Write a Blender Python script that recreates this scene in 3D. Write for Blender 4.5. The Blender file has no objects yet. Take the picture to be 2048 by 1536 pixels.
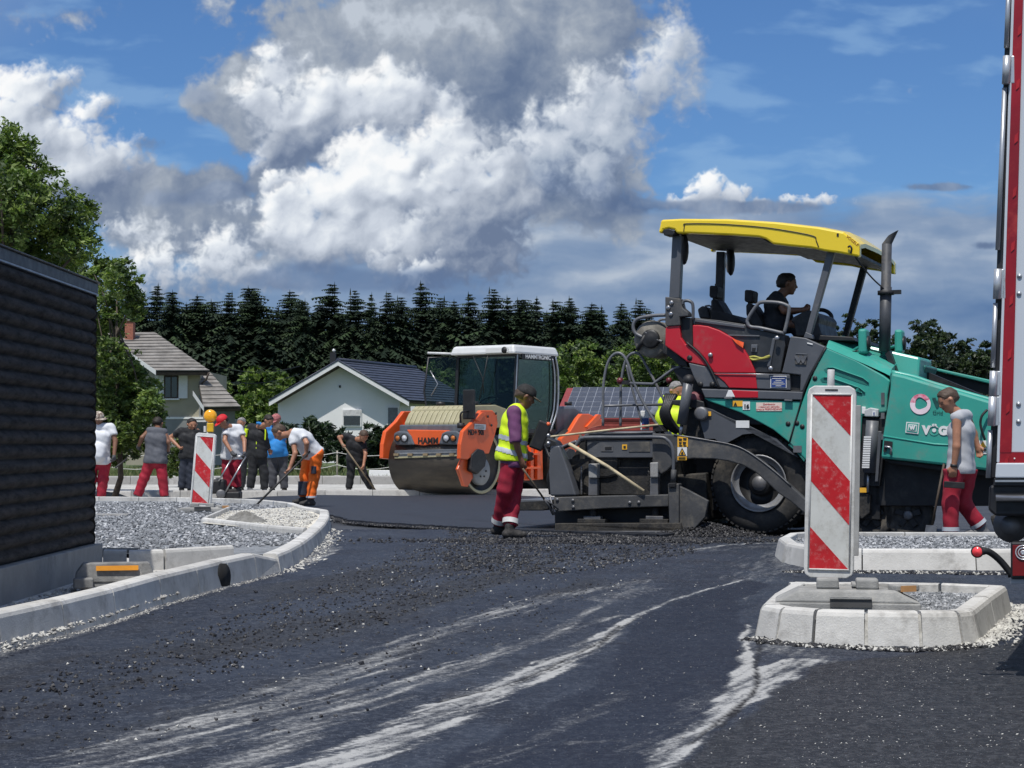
import bpy, bmesh, math, random
import numpy as np
from mathutils import Vector, Matrix, noise as mnoise
R = math.radians
S = bpy.context.scene
COL = S.collection
# ------------------------------------------------------------------ camera
CAMH = 1.13; FPX = 3600.0; PITCH = math.atan((885-768)/FPX)
cd = bpy.data.cameras.new('camera'); cam = bpy.data.objects.new('camera', cd); COL.objects.link(cam)
cam.location = (0, 0, CAMH); cam.rotation_euler = (math.pi/2 + PITCH, 0, 0)
cd.sensor_width = 36; cd.lens = FPX*36/2048; cd.clip_start = .1; cd.clip_end = 5000
S.camera = cam
S.view_settings.view_transform = 'Standard'; S.view_settings.look = 'None'
S.view_settings.exposure = 0.0; S.view_settings.gamma = 1; S.view_settings.use_curve_mapping = False
# ------------------------------------------------------------------ sun
SUNV = Vector((-.14, -.40, .90)).normalized()
sd = bpy.data.lights.new('sun', 'SUN'); sun = bpy.data.objects.new('sun', sd); COL.objects.link(sun)
sd.energy = 4.3; sd.angle = R(.5); sd.color = (1, .965, .91)
sun.rotation_euler = SUNV.to_track_quat('Z', 'Y').to_euler()
# ------------------------------------------------------------------ node helper
class NT:
    def __init__(s, nt): s.nt = nt; s.n = nt.nodes; s.l = nt.links
    def add(s, t, ins=None, **kw):
        nd = s.n.new(t)
        for k, v in kw.items(): setattr(nd, k, v)
        if ins:
            for k, v in ins.items():
                sock = nd.inputs[k]
                if isinstance(v, bpy.types.NodeSocket): s.l.new(v, sock)
                else: sock.default_value = v
        return nd
    def m(s, op, a, b=0.0, c=0.0, clamp=False):
        return s.add('ShaderNodeMath', {0: a, 1: b, 2: c}, operation=op, use_clamp=clamp).outputs[0]
    def vm(s, op, a, b=(0, 0, 0), out=0):
        return s.add('ShaderNodeVectorMath', {0: a, 1: b}, operation=op).outputs[out]
    def ramp(s, f, a, b, lo=0.0, hi=1.0, smooth=True):
        return s.add('ShaderNodeMapRange', {0: f, 1: a, 2: b, 3: lo, 4: hi}, interpolation_type='SMOOTHSTEP' if smooth else 'LINEAR').outputs[0]
    def mix(s, f, a, b, blend='MIX'):
        nd = s.n.new('ShaderNodeMix'); nd.data_type = 'RGBA'; nd.blend_type = blend; nd.clamp_factor = True
        for k, v in ((0, f), (6, a), (7, b)):
            if isinstance(v, bpy.types.NodeSocket): s.l.new(v, nd.inputs[k])
            else: nd.inputs[k].default_value = (*v, 1) if (k > 0 and len(v) == 3) else v
        return nd.outputs[2]
    def noise(s, vec, scale, detail=4.0, rough=.55, dist=0.0, out=0, dim='3D'):
        return s.add('ShaderNodeTexNoise', {'Vector': vec, 'Scale': scale, 'Detail': detail, 'Roughness': rough, 'Distortion': dist}, noise_dimensions=dim).outputs[out]
def lin(r, g, b):
    f = lambda c: (c/255/12.92) if c/255 <= .04045 else ((c/255+.055)/1.055)**2.4
    return (f(r), f(g), f(b))
# ------------------------------------------------------------------ world: sky with clouds
W = bpy.data.worlds.new('World'); S.world = W; W.use_nodes = True
wn = NT(W.node_tree); wn.n.clear()
tc = wn.add('ShaderNodeTexCoord').outputs['Generated']
sx = wn.add('ShaderNodeSeparateXYZ', {0: tc})
sky = wn.add('ShaderNodeTexSky', sky_type='NISHITA', sun_disc=False, sun_elevation=math.asin(SUNV.z),
             sun_rotation=math.atan2(SUNV.x, SUNV.y), air_density=1.0, dust_density=.5, ozone_density=2.0).outputs[0]
# ------------------------------------------------------------------ cloud field: heights and light of the clouds, computed once as arrays
CX0, CX1, CY0, CY1, CS = -420, 2470, -260, 700, .62
cnx = int((CX1-CX0)*CS); cny = int((CY1-CY0)*CS)
crng = np.random.RandomState(7)
gx, gy = np.meshgrid(CX0+(np.arange(cnx)+.5)/CS, CY0+(np.arange(cny)+.5)/CS)
def perlin(x, y, seed):
    rs = np.random.RandomState(seed); ang = rs.rand(4096)*2*np.pi; pr = rs.permutation(4096)
    xi = np.floor(x).astype(int); yi = np.floor(y).astype(int); xf = x-xi; yf = y-yi
    u = xf*xf*xf*(xf*(xf*6-15)+10); v = yf*yf*yf*(yf*(yf*6-15)+10)
    def g(a, b, dx, dy):
        t = ang[(pr[(xi+a) & 4095]+yi+b) & 4095]; return np.cos(t)*dx+np.sin(t)*dy
    return (g(0,0,xf,yf)*(1-u)+g(1,0,xf-1,yf)*u)*(1-v)+(g(0,1,xf,yf-1)*(1-u)+g(1,1,xf-1,yf-1)*u)*v
def fbm(x, y, scale, octv, seed, gain=.5):
    a = 1.0; s = 0; f = 1/scale
    for i in range(octv):
        s = s + a*perlin(x*f+i*17.3, y*f+i*9.1, seed+i); a *= gain; f *= 2.03
    return s*1.5
def cblur(a, r):
    for _ in range(2):
        for ax in (0, 1):
            k = int(r)*2+1
            p = np.pad(a, [(k//2+1, k//2) if i == ax else (0, 0) for i in (0, 1)], mode='edge')
            c = np.cumsum(p, axis=ax)
            a = (np.take(c, range(k, c.shape[ax]), axis=ax)-np.take(c, range(0, c.shape[ax]-k), axis=ax))/k
    return a
def sstep(a, lo, hi):
    t = np.clip((a-lo)/(hi-lo), 0, 1); return t*t*(3-2*t)
w1x = fbm(gx, gy, 170, 4, 11)*30; w1y = fbm(gx, gy, 170, 4, 31)*24
w2x = fbm(gx, gy, 30, 4, 51)*7; w2y = fbm(gx, gy, 30, 4, 71)*7
WX = gx+w1x+w2x; WY = gy+w1y+w2y
fine = fbm(gx+w2x, gy+w2y, 26, 6, 91, .62); med = fbm(gx+w1x, gy+w1y, 120, 6, 131, .55); strk = fbm(gx+w1x*.5, (gy+w1y*.35)*3.6, 260, 6, 151, .5)
big = fbm(gx, gy*1.3, 420, 5, 171, .5)
LV = np.array([-.50, .62, .60]); LV /= np.linalg.norm(LV)
def cumulus(main, spawn=1.0, soft=22.0, seed=0, wisp=.35, small=1.0):
    rs = np.random.RandomState(seed); H = np.full(gx.shape, -1e3); C = np.full(gx.shape, -1e3); sph = []
    for (x, y, rx, ry) in main:
        r = min(rx, ry); sph.append((x, y, rx, ry, 0))
        n = int(spawn*(7+9*max(rx, ry)/r))
        for i in range(n):
            t = rs.rand()*2*np.pi; q = rs.rand()**.45
            cx = x+np.cos(t)*rx*q*.86; cy = y-np.sin(t)*ry*q*.86; zz = r*.8*math.sqrt(max(0, 1-(q*.86)**2)); rr = r*(.25+.27*rs.rand())*small
            sph.append((cx, cy, rr, rr*.93, zz))
            for j in range(4):
                t2 = rs.rand()*2*np.pi; q2 = rs.rand()**.4; r2 = rr*(.28+.25*rs.rand())
                sph.append((cx+np.cos(t2)*rr*q2, cy-np.sin(t2)*rr*q2*.95, r2, r2, zz+rr*.8*math.sqrt(max(0, 1-(q2*.98)**2))))
    for (x, y, rx, ry, z) in sph:
        m = 60
        i0 = max(0, int((x-rx-m-CX0)*CS)); i1 = min(cnx, int((x+rx+m-CX0)*CS)); j0 = max(0, int((y-ry-m-CY0)*CS)); j1 = min(cny, int((y+ry+m-CY0)*CS))
        if i1 <= i0 or j1 <= j0: continue
        sl = np.s_[j0:j1, i0:i1]; d2 = ((WX[sl]-x)/rx)**2+((WY[sl]-y)/ry)**2; r = min(rx, ry)
        h = np.where(d2 < 1, z+r*np.sqrt(np.maximum(0, 1-d2)), -1e3); H[sl] = np.maximum(H[sl], h)
        C[sl] = np.maximum(C[sl], (1-np.sqrt(d2))*r)
    A = sstep(C+fine*14*wisp*2+med*16*wisp, -soft*.45, soft*.75)
    H = np.maximum(H, -5)
    H = cblur(H, 3)
    H = H + fine*.9
    def nrm(Hb, k):
        dy, dx = np.gradient(Hb, 1/CS); n = np.stack([-dx*k, dy*k, np.ones_like(dx)], -1); return n/np.linalg.norm(n, axis=-1, keepdims=True)
    l1 = np.clip(nrm(H, .55) @ LV, 0, 1); Hb = cblur(H, 11); l2 = np.clip(nrm(Hb, 1.1) @ LV, 0, 1)
    ao = np.clip((H-cblur(H, 14))/22, -1, 1)
    return A, .27*l1+.66*l2+.12*ao, H
def ramp3(t, *st):
    pos = [s[0] for s in st]; return np.stack([np.interp(t, pos, [s[1][k] for s in st]) for k in range(3)], -1)
def gauss(x, y, rx, ry): return np.exp(-((gx-x)/rx)**2-((gy-y)/ry)**2)
RGB = np.zeros(gx.shape+(3,)); AA = np.zeros(gx.shape)
def over(col, a):
    global RGB, AA
    a = np.clip(a, 0, 1); RGB = RGB*(1-a[..., None])+col*a[..., None]; AA = AA*(1-a)+a
# values are display values 0..255 here, turned to light below
K = lambda r, g, b: (r, g, b)
# thin veils over the blue
over(np.ones(gx.shape+(3,))*np.array([150, 186, 222]), sstep(strk+big*.5, .0, .9)*.42)
# wide grey stratus band above the trees
bt = (gy-425)/42 + strk*.8+big*.3
bandA = sstep(bt, -1.0, .35)*(.35+.65*sstep(gx+big*120, 150, 900)*1.0)
bandA = np.maximum(bandA, sstep((gy-470)/70+med, -.5, .8)*.9)
bt2 = np.clip(.52+strk*.34+med*.10+.25*np.exp(-((gy-500)/70)**2)-.30*sstep(gy, 570, 700), 0, 1)
over(ramp3(bt2, (0, K(92, 122, 164)), (.35, K(112, 138, 174)), (.7, K(138, 158, 186)), (1, K(178, 190, 206))), bandA)
# grey deck filling the top centre
dk = gauss(820, 60, 340, 170)+gauss(1060, 170, 190, 190)*.95+gauss(1180, 40, 170, 90)*.6+gauss(560, 250, 120, 130)*.75+gauss(1150, 330, 110, 110)*.9+gauss(350, 370, 170, 45)*.65+gauss(420, 215, 60, 35)*.5+gauss(250, 420, 160, 60)*.7+gauss(420, 480, 200, 80)*.8+gauss(1240, 430, 90, 60)*.6+gauss(120, 20, 260, 35)*.3
dA = sstep(dk+med*.28+fine*.06, .30, .62)
dsh = np.clip(.52+med*.34+fine*.09+.22*gauss(760, 40, 330, 110)-.34*gauss(1060, 270, 150, 110)-.2*gauss(1010, 120, 160, 60)-.15*gauss(560, 330, 120, 80)-.25*gauss(1150, 350, 110, 90)+.3*gauss(700, 10, 60, 30), 0, 1)
over(ramp3(dsh, (0, K(100, 118, 148)), (.4, K(130, 144, 166)), (.75, K(160, 170, 184)), (1, K(190, 199, 211))), dA)
def layer(main, base, dark, lo=(108, 124, 152), mid=(168, 178, 194), hi=(236, 241, 246), gain=1.0, off=0.0, **kw):
    A, L, H = cumulus(main, **kw)
    L = (L-.55)*1.15*gain+.60+off+fine*.05+med*.06
    for (x, y, rx, ry, w) in dark: L = L-w*gauss(x, y, rx, ry)
    if base: L = L-.30*sstep(gy+med*40, base-60, base+50)
    L = np.where(L < .4, .4+(L-.4)*.55+fine*.05, L)
    over(ramp3(np.clip(L, 0, 1), (0, lo), (.34, mid), (.62, (204, 212, 224)), (.86, hi), (1, (250, 251, 252))), A)
# right arm, soft and greyish
layer([(1340,90,55,55),(1300,150,70,55),(1220,200,75,60),(1160,250,75,60),(1100,290,70,60),(1240,270,70,60),(1190,330,60,60),(1380,160,30,60),(1060,330,60,50)], None,
      [(1330,240,90,60,.22),(1150,370,80,60,.3)], gain=.8, off=-.13, soft=50, seed=3, wisp=.5, lo=(126,143,172), mid=(172,184,201))
# left cumulus
layer([(40,180,80,55),(110,150,30,28),(20,260,90,80),(175,225,48,36),(130,290,90,60),(190,330,100,50),(90,360,170,60)], 400,
      [(230,370,90,60,.25),(150,390,200,40,.25)], soft=34, seed=5, wisp=.5, off=.03)
# low left puffs
layer([(460,500,70,36),(430,545,110,34),(300,520,70,30),(350,560,140,26),(500,560,90,26),(250,455,60,18),(530,410,40,9),(265,432,30,7)], 575,
      [], soft=44, seed=8, wisp=.7, off=.04, gain=.8)
# upper lobe of the main cloud
layer([(560,140,46,44),(520,200,50,50),(640,190,60,55),(690,180,70,50),(790,150,36,42),(800,190,100,55),(890,220,75,50),(940,270,50,45),(740,220,170,55),(610,240,100,70),(560,290,70,60),(650,290,90,50)], None,
      [(700,275,150,34,.42),(560,300,80,60,.30),(540,230,50,50,.2),(600,340,60,40,.2),(980,180,40,60,.1)], soft=32, seed=11, wisp=.34)
# main body
layer([(700,300,50,42),(740,330,90,60),(860,300,70,46),(900,250,60,34),(930,290,55,40),(650,370,70,45),(580,420,55,60),(700,400,110,70),(820,380,130,80),(640,470,90,60),(750,480,120,60)], 560,
      [(640,520,140,30,.25),(900,420,60,60,.1)], soft=27, seed=14, wisp=.3, off=.05)
layer([(562,352,24,16),(548,362,16,22),(575,372,24,10)], None, [], soft=14, seed=15, wisp=.3, off=.1)
# shaded right part in front
layer([(920,350,70,42),(1000,330,60,40),(880,400,60,50),(960,420,110,80),(1030,400,55,60),(860,480,110,55),(960,500,110,55),(800,530,80,40),(880,540,60,34)], 540,
      [(1000,430,110,70,.25),(930,480,160,50,.2),(1010,520,100,50,.2)], gain=.9, off=-.20, soft=28, seed=17, wisp=.4)
layer([(860,520,34,20),(830,540,40,18)], None, [], gain=.8, off=-.08, soft=20, seed=18, wisp=.4)
# small bright cumulus right of centre on the stratus edge
layer([(1410,372,34,26),(1395,392,60,16),(1470,388,40,20),(1495,378,18,16),(1440,396,100,10)], 404, [], soft=12, seed=21, wisp=.25, off=.12, small=.9)
layer([(1600,394,26,9),(1645,396,24,8),(1620,400,50,6)], 404, [], soft=10, seed=23, wisp=.3, off=.05)
# low stratus fringe in front of the small cumulus and loose grey scraps
sc = gauss(1480, 412, 230, 16)+gauss(1250, 400, 60, 40)*.9+gauss(1880, 372, 90, 10)+gauss(1975, 490, 40, 12)+gauss(400, 190, 40, 22)*.6+gauss(460, 375, 60, 20)*.9+gauss(360, 395, 110, 24)*.7+gauss(290, 285, 55, 22)*.7
over(ramp3(np.clip(.5+med*.6, 0, 1), (0, K(92, 112, 146)), (1, K(150, 164, 186))), sstep(sc+med*.3+fine*.1, .32, .75)*.85)
# dark base over the trees
over(np.ones(gx.shape+(3,))*np.array([92, 116, 154]), sstep(gauss(760, 562, 300, 30)+gauss(640, 535, 90, 22)*.7+med*.25+strk*.15, .35, .9)*.6)
AAs = AA.copy()
fade = sstep(gx, CX0, CX0+170)*sstep(-gx, -CX1, -CX1+170)*sstep(gy, CY0, CY0+110)
AA = AA*fade

del w1x, w1y, w2x, w2y, WX, WY
cimg = bpy.data.images.new('cloud field', cnx, cny, alpha=True, float_buffer=True)
cimg.colorspace_settings.name = 'Non-Color'; cimg.alpha_mode = 'CHANNEL_PACKED'
_c = np.clip(RGB/np.maximum(AAs, 1e-3)[..., None], 0, 255)/255
_c = np.where(_c <= .04045, _c/12.92, ((_c+.055)/1.055)**2.4)
_p = np.concatenate([_c, np.clip(AA, 0, 1)[..., None]], -1)[::-1].astype(np.float32)
cimg.pixels.foreach_set(_p.ravel()); cimg.update()
yy = wn.m('MAXIMUM', sx.outputs[1], .02)
U = wn.m('ADD', wn.m('MULTIPLY', wn.m('DIVIDE', sx.outputs[0], yy), 3600.0), 1024.0)     # direction in photo pixels (gnomonic)
V = wn.m('SUBTRACT', 885.0, wn.m('MULTIPLY', wn.m('DIVIDE', sx.outputs[2], yy), 3600.0))
uv = wn.add('ShaderNodeCombineXYZ', {0: wn.m('DIVIDE', wn.m('SUBTRACT', U, float(CX0)), float(CX1-CX0)), 1: wn.m('DIVIDE', wn.m('SUBTRACT', float(CY1), V), float(CY1-CY0)), 2: 0.0}).outputs[0]
ct = wn.add('ShaderNodeTexImage', {0: uv}, image=cimg, extension='EXTEND', interpolation='Cubic')
inside = wn.m('MULTIPLY', wn.ramp(sx.outputs[1], .3, .5), wn.m('MULTIPLY', wn.m('GREATER_THAN', U, float(CX0)), wn.m('LESS_THAN', U, float(CX1))))
inside = wn.m('MULTIPLY', inside, wn.m('GREATER_THAN', V, float(CY0)))
ca = wn.m('MULTIPLY', ct.outputs[1], inside)
skyc = wn.mix(1.0, sky, (.046, .069, .100), 'MULTIPLY')
# clouds of the same kind over the rest of the sky
far = wn.noise(tc, 3.0, 5, .58)
out = wn.m('MAXIMUM', wn.m('SUBTRACT', 1.0, wn.ramp(sx.outputs[1], .88, .95)), wn.ramp(sx.outputs[2], .33, .42))
farA = wn.m('MULTIPLY', out, wn.ramp(far, .50, .60))
skyc = wn.mix(farA, skyc, wn.mix(wn.ramp(far, .55, .75), lin(222,228,236), lin(150,160,178)))
c3 = wn.mix(ca, skyc, ct.outputs[0])
c3 = wn.mix(wn.ramp(sx.outputs[2], -.02, -.06), c3, (.05, .055, .05))
bg = wn.add('ShaderNodeBackground', {0: c3, 1: 1.0})
wn.l.new(bg.outputs[0], wn.add('ShaderNodeOutputWorld').inputs[0])
W.cycles.sampling_method = 'MANUAL'; W.cycles.sample_map_resolution = 512
# ------------------------------------------------------------------ pixel <-> world while laying things out at real distances
FW = Vector((0, math.cos(PITCH), math.sin(PITCH))); UP = Vector((0, -math.sin(PITCH), math.cos(PITCH)))
def ray(px, py): return FW + Vector(((px-1024)/FPX, 0, 0)) + UP*(-(py-768)/FPX)
O = Vector((0, 0, CAMH))
def P(px, py, Y):
    d = ray(px, py); return O + d*(Y/d.y)
def G(px, py, z=0.0):
    d = ray(px, py); t = (z-CAMH)/d.z; return O + d*t
# ------------------------------------------------------------------ object helpers
def tag(o, label=None, cat=None, group=None, kind=None):
    if label: o['label'] = label
    if cat: o['category'] = cat
    if group: o['group'] = group
    if kind: o['kind'] = kind
    return o
def empty(name, loc=(0, 0, 0), rz=0.0, label=None, cat=None, group=None, kind=None):
    o = bpy.data.objects.new(name, None); COL.objects.link(o); o.location = loc; o.rotation_euler = (0, 0, rz)
    o.empty_display_size = .2
    return tag(o, label, cat, group, kind)
def link(name, me, parent=None, loc=None):
    o = bpy.data.objects.new(name, me); COL.objects.link(o)
    if parent is not None: o.parent = parent
    if loc is not None: o.location = loc
    return o
def np_mesh(name, v, f, mats, midx=None, smooth=False):
    """v (n,3) array, f (m,k) array, all faces the same size"""
    me = bpy.data.meshes.new(name); v = np.asarray(v, np.float32); f = np.asarray(f, np.int32)
    me.vertices.add(len(v)); me.vertices.foreach_set('co', v.ravel())
    k = f.shape[1]; me.loops.add(f.size); me.loops.foreach_set('vertex_index', f.ravel())
    me.polygons.add(len(f)); me.polygons.foreach_set('loop_start', np.arange(0, f.size, k, dtype=np.int32))
    if midx is not None: me.polygons.foreach_set('material_index', np.asarray(midx, np.int32))
    me.polygons.foreach_set('use_smooth', np.full(len(f), smooth))
    for m in (mats if isinstance(mats, (list, tuple)) else [mats]): me.materials.append(m)
    me.update(calc_edges=True); me.validate(); return me
class MB:
    def __init__(s): s.v = []; s.f = []; s.mi = []; s.sm = []
    def _a(s, vs, fs, mi=0, smooth=False):
        b = len(s.v); s.v += [tuple(x) for x in vs]
        for f in fs: s.f.append([i+b for i in f]); s.mi.append(mi); s.sm.append(smooth)
        return s
    def box(s, c, d, rot=None, mi=0, taper=1.0):
        vs = []
        for z in (-.5, .5):
            t = 1.0 if z < 0 else taper
            for x, y in ((-.5, -.5), (.5, -.5), (.5, .5), (-.5, .5)): vs.append(Vector((x*d[0]*t, y*d[1]*t, z*d[2])))
        if rot is not None:
            vs = [rot @ v for v in vs]
        return s._a([v + Vector(c) for v in vs], [(3,2,1,0),(4,5,6,7),(0,1,5,4),(1,2,6,5),(2,3,7,6),(3,0,4,7)], mi)
    def prism(s, a, b, mi=0):            # a, b: matching rings of 3D points
        n = len(a)
        return s._a(list(a)+list(b), [list(range(n))[::-1], list(range(n, 2*n))] + [(i, (i+1) % n, n+(i+1) % n, n+i) for i in range(n)], mi)
    def tube(s, pts, r, n=8, mi=0, r2=None, cap=True, smooth=True):
        pts = [Vector(p) for p in pts]; m = len(pts); vs = []; up = None
        for i, p in enumerate(pts):
            t = (pts[min(i+1, m-1)] - pts[max(i-1, 0)])
            if t.length < 1e-9: t = Vector((0, 0, 1))
            t.normalize()
            if up is None:
                up = Vector((0, 0, 1)) if abs(t.z) < .9 else Vector((1, 0, 0))
            x = t.cross(up)
            if x.length < 1e-4: x = t.orthogonal()
            x.normalize(); y = x.cross(t).normalized(); up = y
            rr = r[i] if isinstance(r, (list, tuple)) else (r if r2 is None else r + (r2-r)*i/(m-1))
            for k in range(n):
                a = 2*math.pi*k/n; vs.append(p + x*rr*math.cos(a) + y*rr*math.sin(a))
        fs = [(i*n+k, i*n+(k+1) % n, (i+1)*n+(k+1) % n, (i+1)*n+k) for i in range(m-1) for k in range(n)]
        s._a(vs, fs, mi, smooth)
        if cap:
            b = len(s.v)-m*n
            s.f.append([b+k for k in range(n)][::-1]); s.mi.append(mi); s.sm.append(False)
            s.f.append([b+(m-1)*n+k for k in range(n)]); s.mi.append(mi); s.sm.append(False)
        return s
    def cyl(s, a, b, r, n=20, mi=0, r2=None): return s.tube([a, b], r, n, mi, r2)
    def lathe(s, c, axis, prof, n=32, mi=0, smooth=True):   # prof: (distance along axis, radius)
        ax = Vector(axis).normalized(); x = ax.orthogonal().normalized(); y = ax.cross(x); c = Vector(c); vs = []
        for (h, r) in prof:
            for k in range(n):
                a = 2*math.pi*k/n; vs.append(c + ax*h + (x*math.cos(a)+y*math.sin(a))*max(r, 1e-4))
        fs = [(i*n+k, i*n+(k+1) % n, (i+1)*n+(k+1) % n, (i+1)*n+k) for i in range(len(prof)-1) for k in range(n)]
        return s._a(vs, fs, mi, smooth)
    def ball(s, c, r, n=14, mi=0):
        c = Vector(c); r = Vector(r) if hasattr(r, '__len__') else Vector((r, r, r)); vs = []; m = n//2+1
        for i in range(m):
            t = math.pi*i/(m-1)
            for k in range(n):
                a = 2*math.pi*k/n; vs.append(c + Vector((r.x*math.sin(t)*math.cos(a), r.y*math.sin(t)*math.sin(a), r.z*math.cos(t))))
        return s._a(vs, [(i*n+k, (i+1)*n+k, (i+1)*n+(k+1) % n, i*n+(k+1) % n) for i in range(m-1) for k in range(n)], mi, True)
    def quad(s, *p, mi=0): return s._a(p, [tuple(range(len(p)))], mi)
    def mesh(s, name, mats):
        me = bpy.data.meshes.new(name); me.from_pydata(s.v, [], s.f)
        for m in (mats if isinstance(mats, (list, tuple)) else [mats]): me.materials.append(m)
        me.polygons.foreach_set('material_index', s.mi); me.polygons.foreach_set('use_smooth', s.sm)
        me.update(); return me
    def build(s, name, mats, parent=None, bevel=0.0, loc=None, seg=2):
        me = s.mesh(name, mats); o = link(name, me, parent, loc)
        bm = bmesh.new(); bm.from_mesh(me); bmesh.ops.recalc_face_normals(bm, faces=bm.faces); bm.to_mesh(me); bm.free()
        if bevel:
            md = o.modifiers.new('bevel', 'BEVEL'); md.width = bevel; md.segments = seg; md.limit_method = 'ANGLE'; md.angle_limit = R(32)
            md.harden_normals = False
        return o
def copy_tree(o, parent=None, loc=None):
    c = o.copy(); COL.objects.link(c); c.parent = parent
    if loc is not None: c.location = loc
    for ch in o.children: copy_tree(ch, c)
    return c
def text_mesh(txt, size, depth, mat, name='lettering', align='CENTER', bold=0.0):
    cu = bpy.data.curves.new(name, 'FONT'); cu.body = txt; cu.size = size; cu.extrude = depth; cu.align_x = align; cu.align_y = 'CENTER'; cu.offset = bold
    cu.resolution_u = 3
    ob = bpy.data.objects.new(name, cu); COL.objects.link(ob)
    dg = bpy.context.evaluated_depsgraph_get(); dg.update()
    me = bpy.data.meshes.new_from_object(ob.evaluated_get(dg)); bpy.data.objects.remove(ob); bpy.data.curves.remove(cu)
    me.materials.clear(); me.materials.append(mat); me.name = name
    return me
# ------------------------------------------------------------------ materials
MATS = {}
def M(name, col, rough=.6, metal=0.0, var=.18, vs=6.0, bump=0.0, bs=60.0, dust=None, da=0.0, ds=5.0, coat=0.0, trans=0.0, emit=None, spec=.5, alpha=None, stretch=None, rnd=0.0):
    if name in MATS: return MATS[name]
    m = bpy.data.materials.new(name); m.use_nodes = True; n = NT(m.node_tree); n.n.clear()
    pr = n.add('ShaderNodeBsdfPrincipled'); out = n.add('ShaderNodeOutputMaterial'); n.l.new(pr.outputs[0], out.inputs[0])
    tc = n.add('ShaderNodeTexCoord').outputs['Object']
    if stretch: tc = n.vm('MULTIPLY', tc, stretch)
    col = tuple(col[:3])
    f = n.ramp(n.noise(tc, vs, 5, .6), .3, .7)
    lo = tuple(c*(1-var) for c in col); hi = tuple(min(1, c*(1+var)) for c in col)
    c = n.mix(f, lo, hi)
    rg = n.ramp(n.noise(tc, vs*2.3, 4, .6), .3, .7, rough*.85, min(1, rough*1.15))
    if dust is not None:
        d = n.ramp(n.m('ADD', n.noise(tc, ds, 6, .65), n.m('MULTIPLY', n.noise(tc, ds*9, 3, .6), .3)), .85-.5*da, 1.05-.3*da)
        d = n.m('MULTIPLY', d, min(1, .35+da))
        c = n.mix(d, c, dust); rg = n.m('ADD', rg, n.m('MULTIPLY', d, .3), clamp=True)
    if rnd:
        k_ = n.ramp(n.add('ShaderNodeObjectInfo').outputs['Random'], 0, 1, 1-rnd, 1+rnd*.6, False); c = n.mix(1.0, c, n.add('ShaderNodeCombineColor', {0: k_, 1: k_, 2: k_}).outputs[0], 'MULTIPLY')
    n.l.new(c, pr.inputs['Base Color']); n.l.new(rg, pr.inputs['Roughness'])
    pr.inputs['Metallic'].default_value = metal; pr.inputs['Specular IOR Level'].default_value = spec
    pr.inputs['Coat Weight'].default_value = coat; pr.inputs['Coat Roughness'].default_value = .12
    pr.inputs['Transmission Weight'].default_value = trans
    if alpha is not None: pr.inputs['Alpha'].default_value = alpha
    if emit: pr.inputs['Emission Color'].default_value = (*emit[:3], 1); pr.inputs['Emission Strength'].default_value = emit[3]
    if bump:
        b = n.add('ShaderNodeBump', {'Strength': 1.0, 'Distance': bump, 'Height': n.noise(tc, bs, 5, .6)})
        n.l.new(b.outputs[0], pr.inputs['Normal'])
    MATS[name] = m; return m
DUST = (.30, .28, .25)
# ================================================================== GROUND
rng = np.random.RandomState(3)
random.seed(5)
def ground_mat(name, c1, c2, scale, rough=.9, bump=.004, bs=80, spots=None, sp=.0):
    m = bpy.data.materials.new(name); m.use_nodes = True; n = NT(m.node_tree); n.n.clear()
    pr = n.add('ShaderNodeBsdfPrincipled'); out = n.add('ShaderNodeOutputMaterial'); n.l.new(pr.outputs[0], out.inputs[0])
    tc = n.add('ShaderNodeNewGeometry').outputs['Position']
    f = n.ramp(n.m('ADD', n.m('MULTIPLY', n.noise(tc, scale, 6, .62), .6), n.m('MULTIPLY', n.noise(tc, scale*12, 4, .6), .4)), .36, .64)
    c = n.mix(f, c1, c2)
    if spots:
        g = n.ramp(n.noise(tc, bs, 2, .6), .62, .72); c = n.mix(n.m('MULTIPLY', g, sp), c, spots)
    n.l.new(c, pr.inputs['Base Color']); pr.inputs['Roughness'].default_value = rough
    b = n.add('ShaderNodeBump', {'Strength': 1.0, 'Distance': bump, 'Height': n.noise(tc, bs, 5, .65)})
    n.l.new(b.outputs[0], pr.inputs['Normal']); return m
m_grass = ground_mat('grass_ground', (.035,.06,.018), (.10,.13,.045), .35, bump=.03, bs=12)
m_sand = ground_mat('crushed_limestone', (.34,.33,.30), (.56,.55,.51), 1.3, bump=.012, bs=30, spots=(.22,.21,.2), sp=.6)
m_gravel = ground_mat('gravel_bed', (.12,.128,.137), (.26,.275,.29), 6, bump=.02, bs=26, spots=(.42,.44,.46), sp=.7)
m_lightgravel = ground_mat('light_gravel', (.36,.35,.33), (.66,.64,.60), 2.2, bump=.012, bs=40, spots=(.12,.12,.12), sp=.8)
m_cream = ground_mat('cream_sand', (.55,.51,.42), (.74,.70,.60), 2.0, bump=.01, bs=40, spots=(.25,.23,.2), sp=.5)
m_new = ground_mat('fresh_asphalt', (.011,.013,.019), (.022,.026,.036), 3.0, rough=.62, bump=.006, bs=90, spots=(.09,.10,.12), sp=.7)
def sheet(name, pts, z, mat, kind='structure', parent=None):
    me = bpy.data.meshes.new(name); me.from_pydata([(p[0], p[1], z) for p in pts], [], [list(range(len(pts)))]); me.materials.append(mat); me.update()
    bm = bmesh.new(); bm.from_mesh(me); bmesh.ops.recalc_face_normals(bm, faces=bm.faces)
    if bm.faces[:][0].normal.z < 0: bmesh.ops.reverse_faces(bm, faces=bm.faces)
    bmesh.ops.triangulate(bm, faces=bm.faces); bm.to_mesh(me); bm.free()
    return tag(link(name, me, parent), kind=kind)
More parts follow.
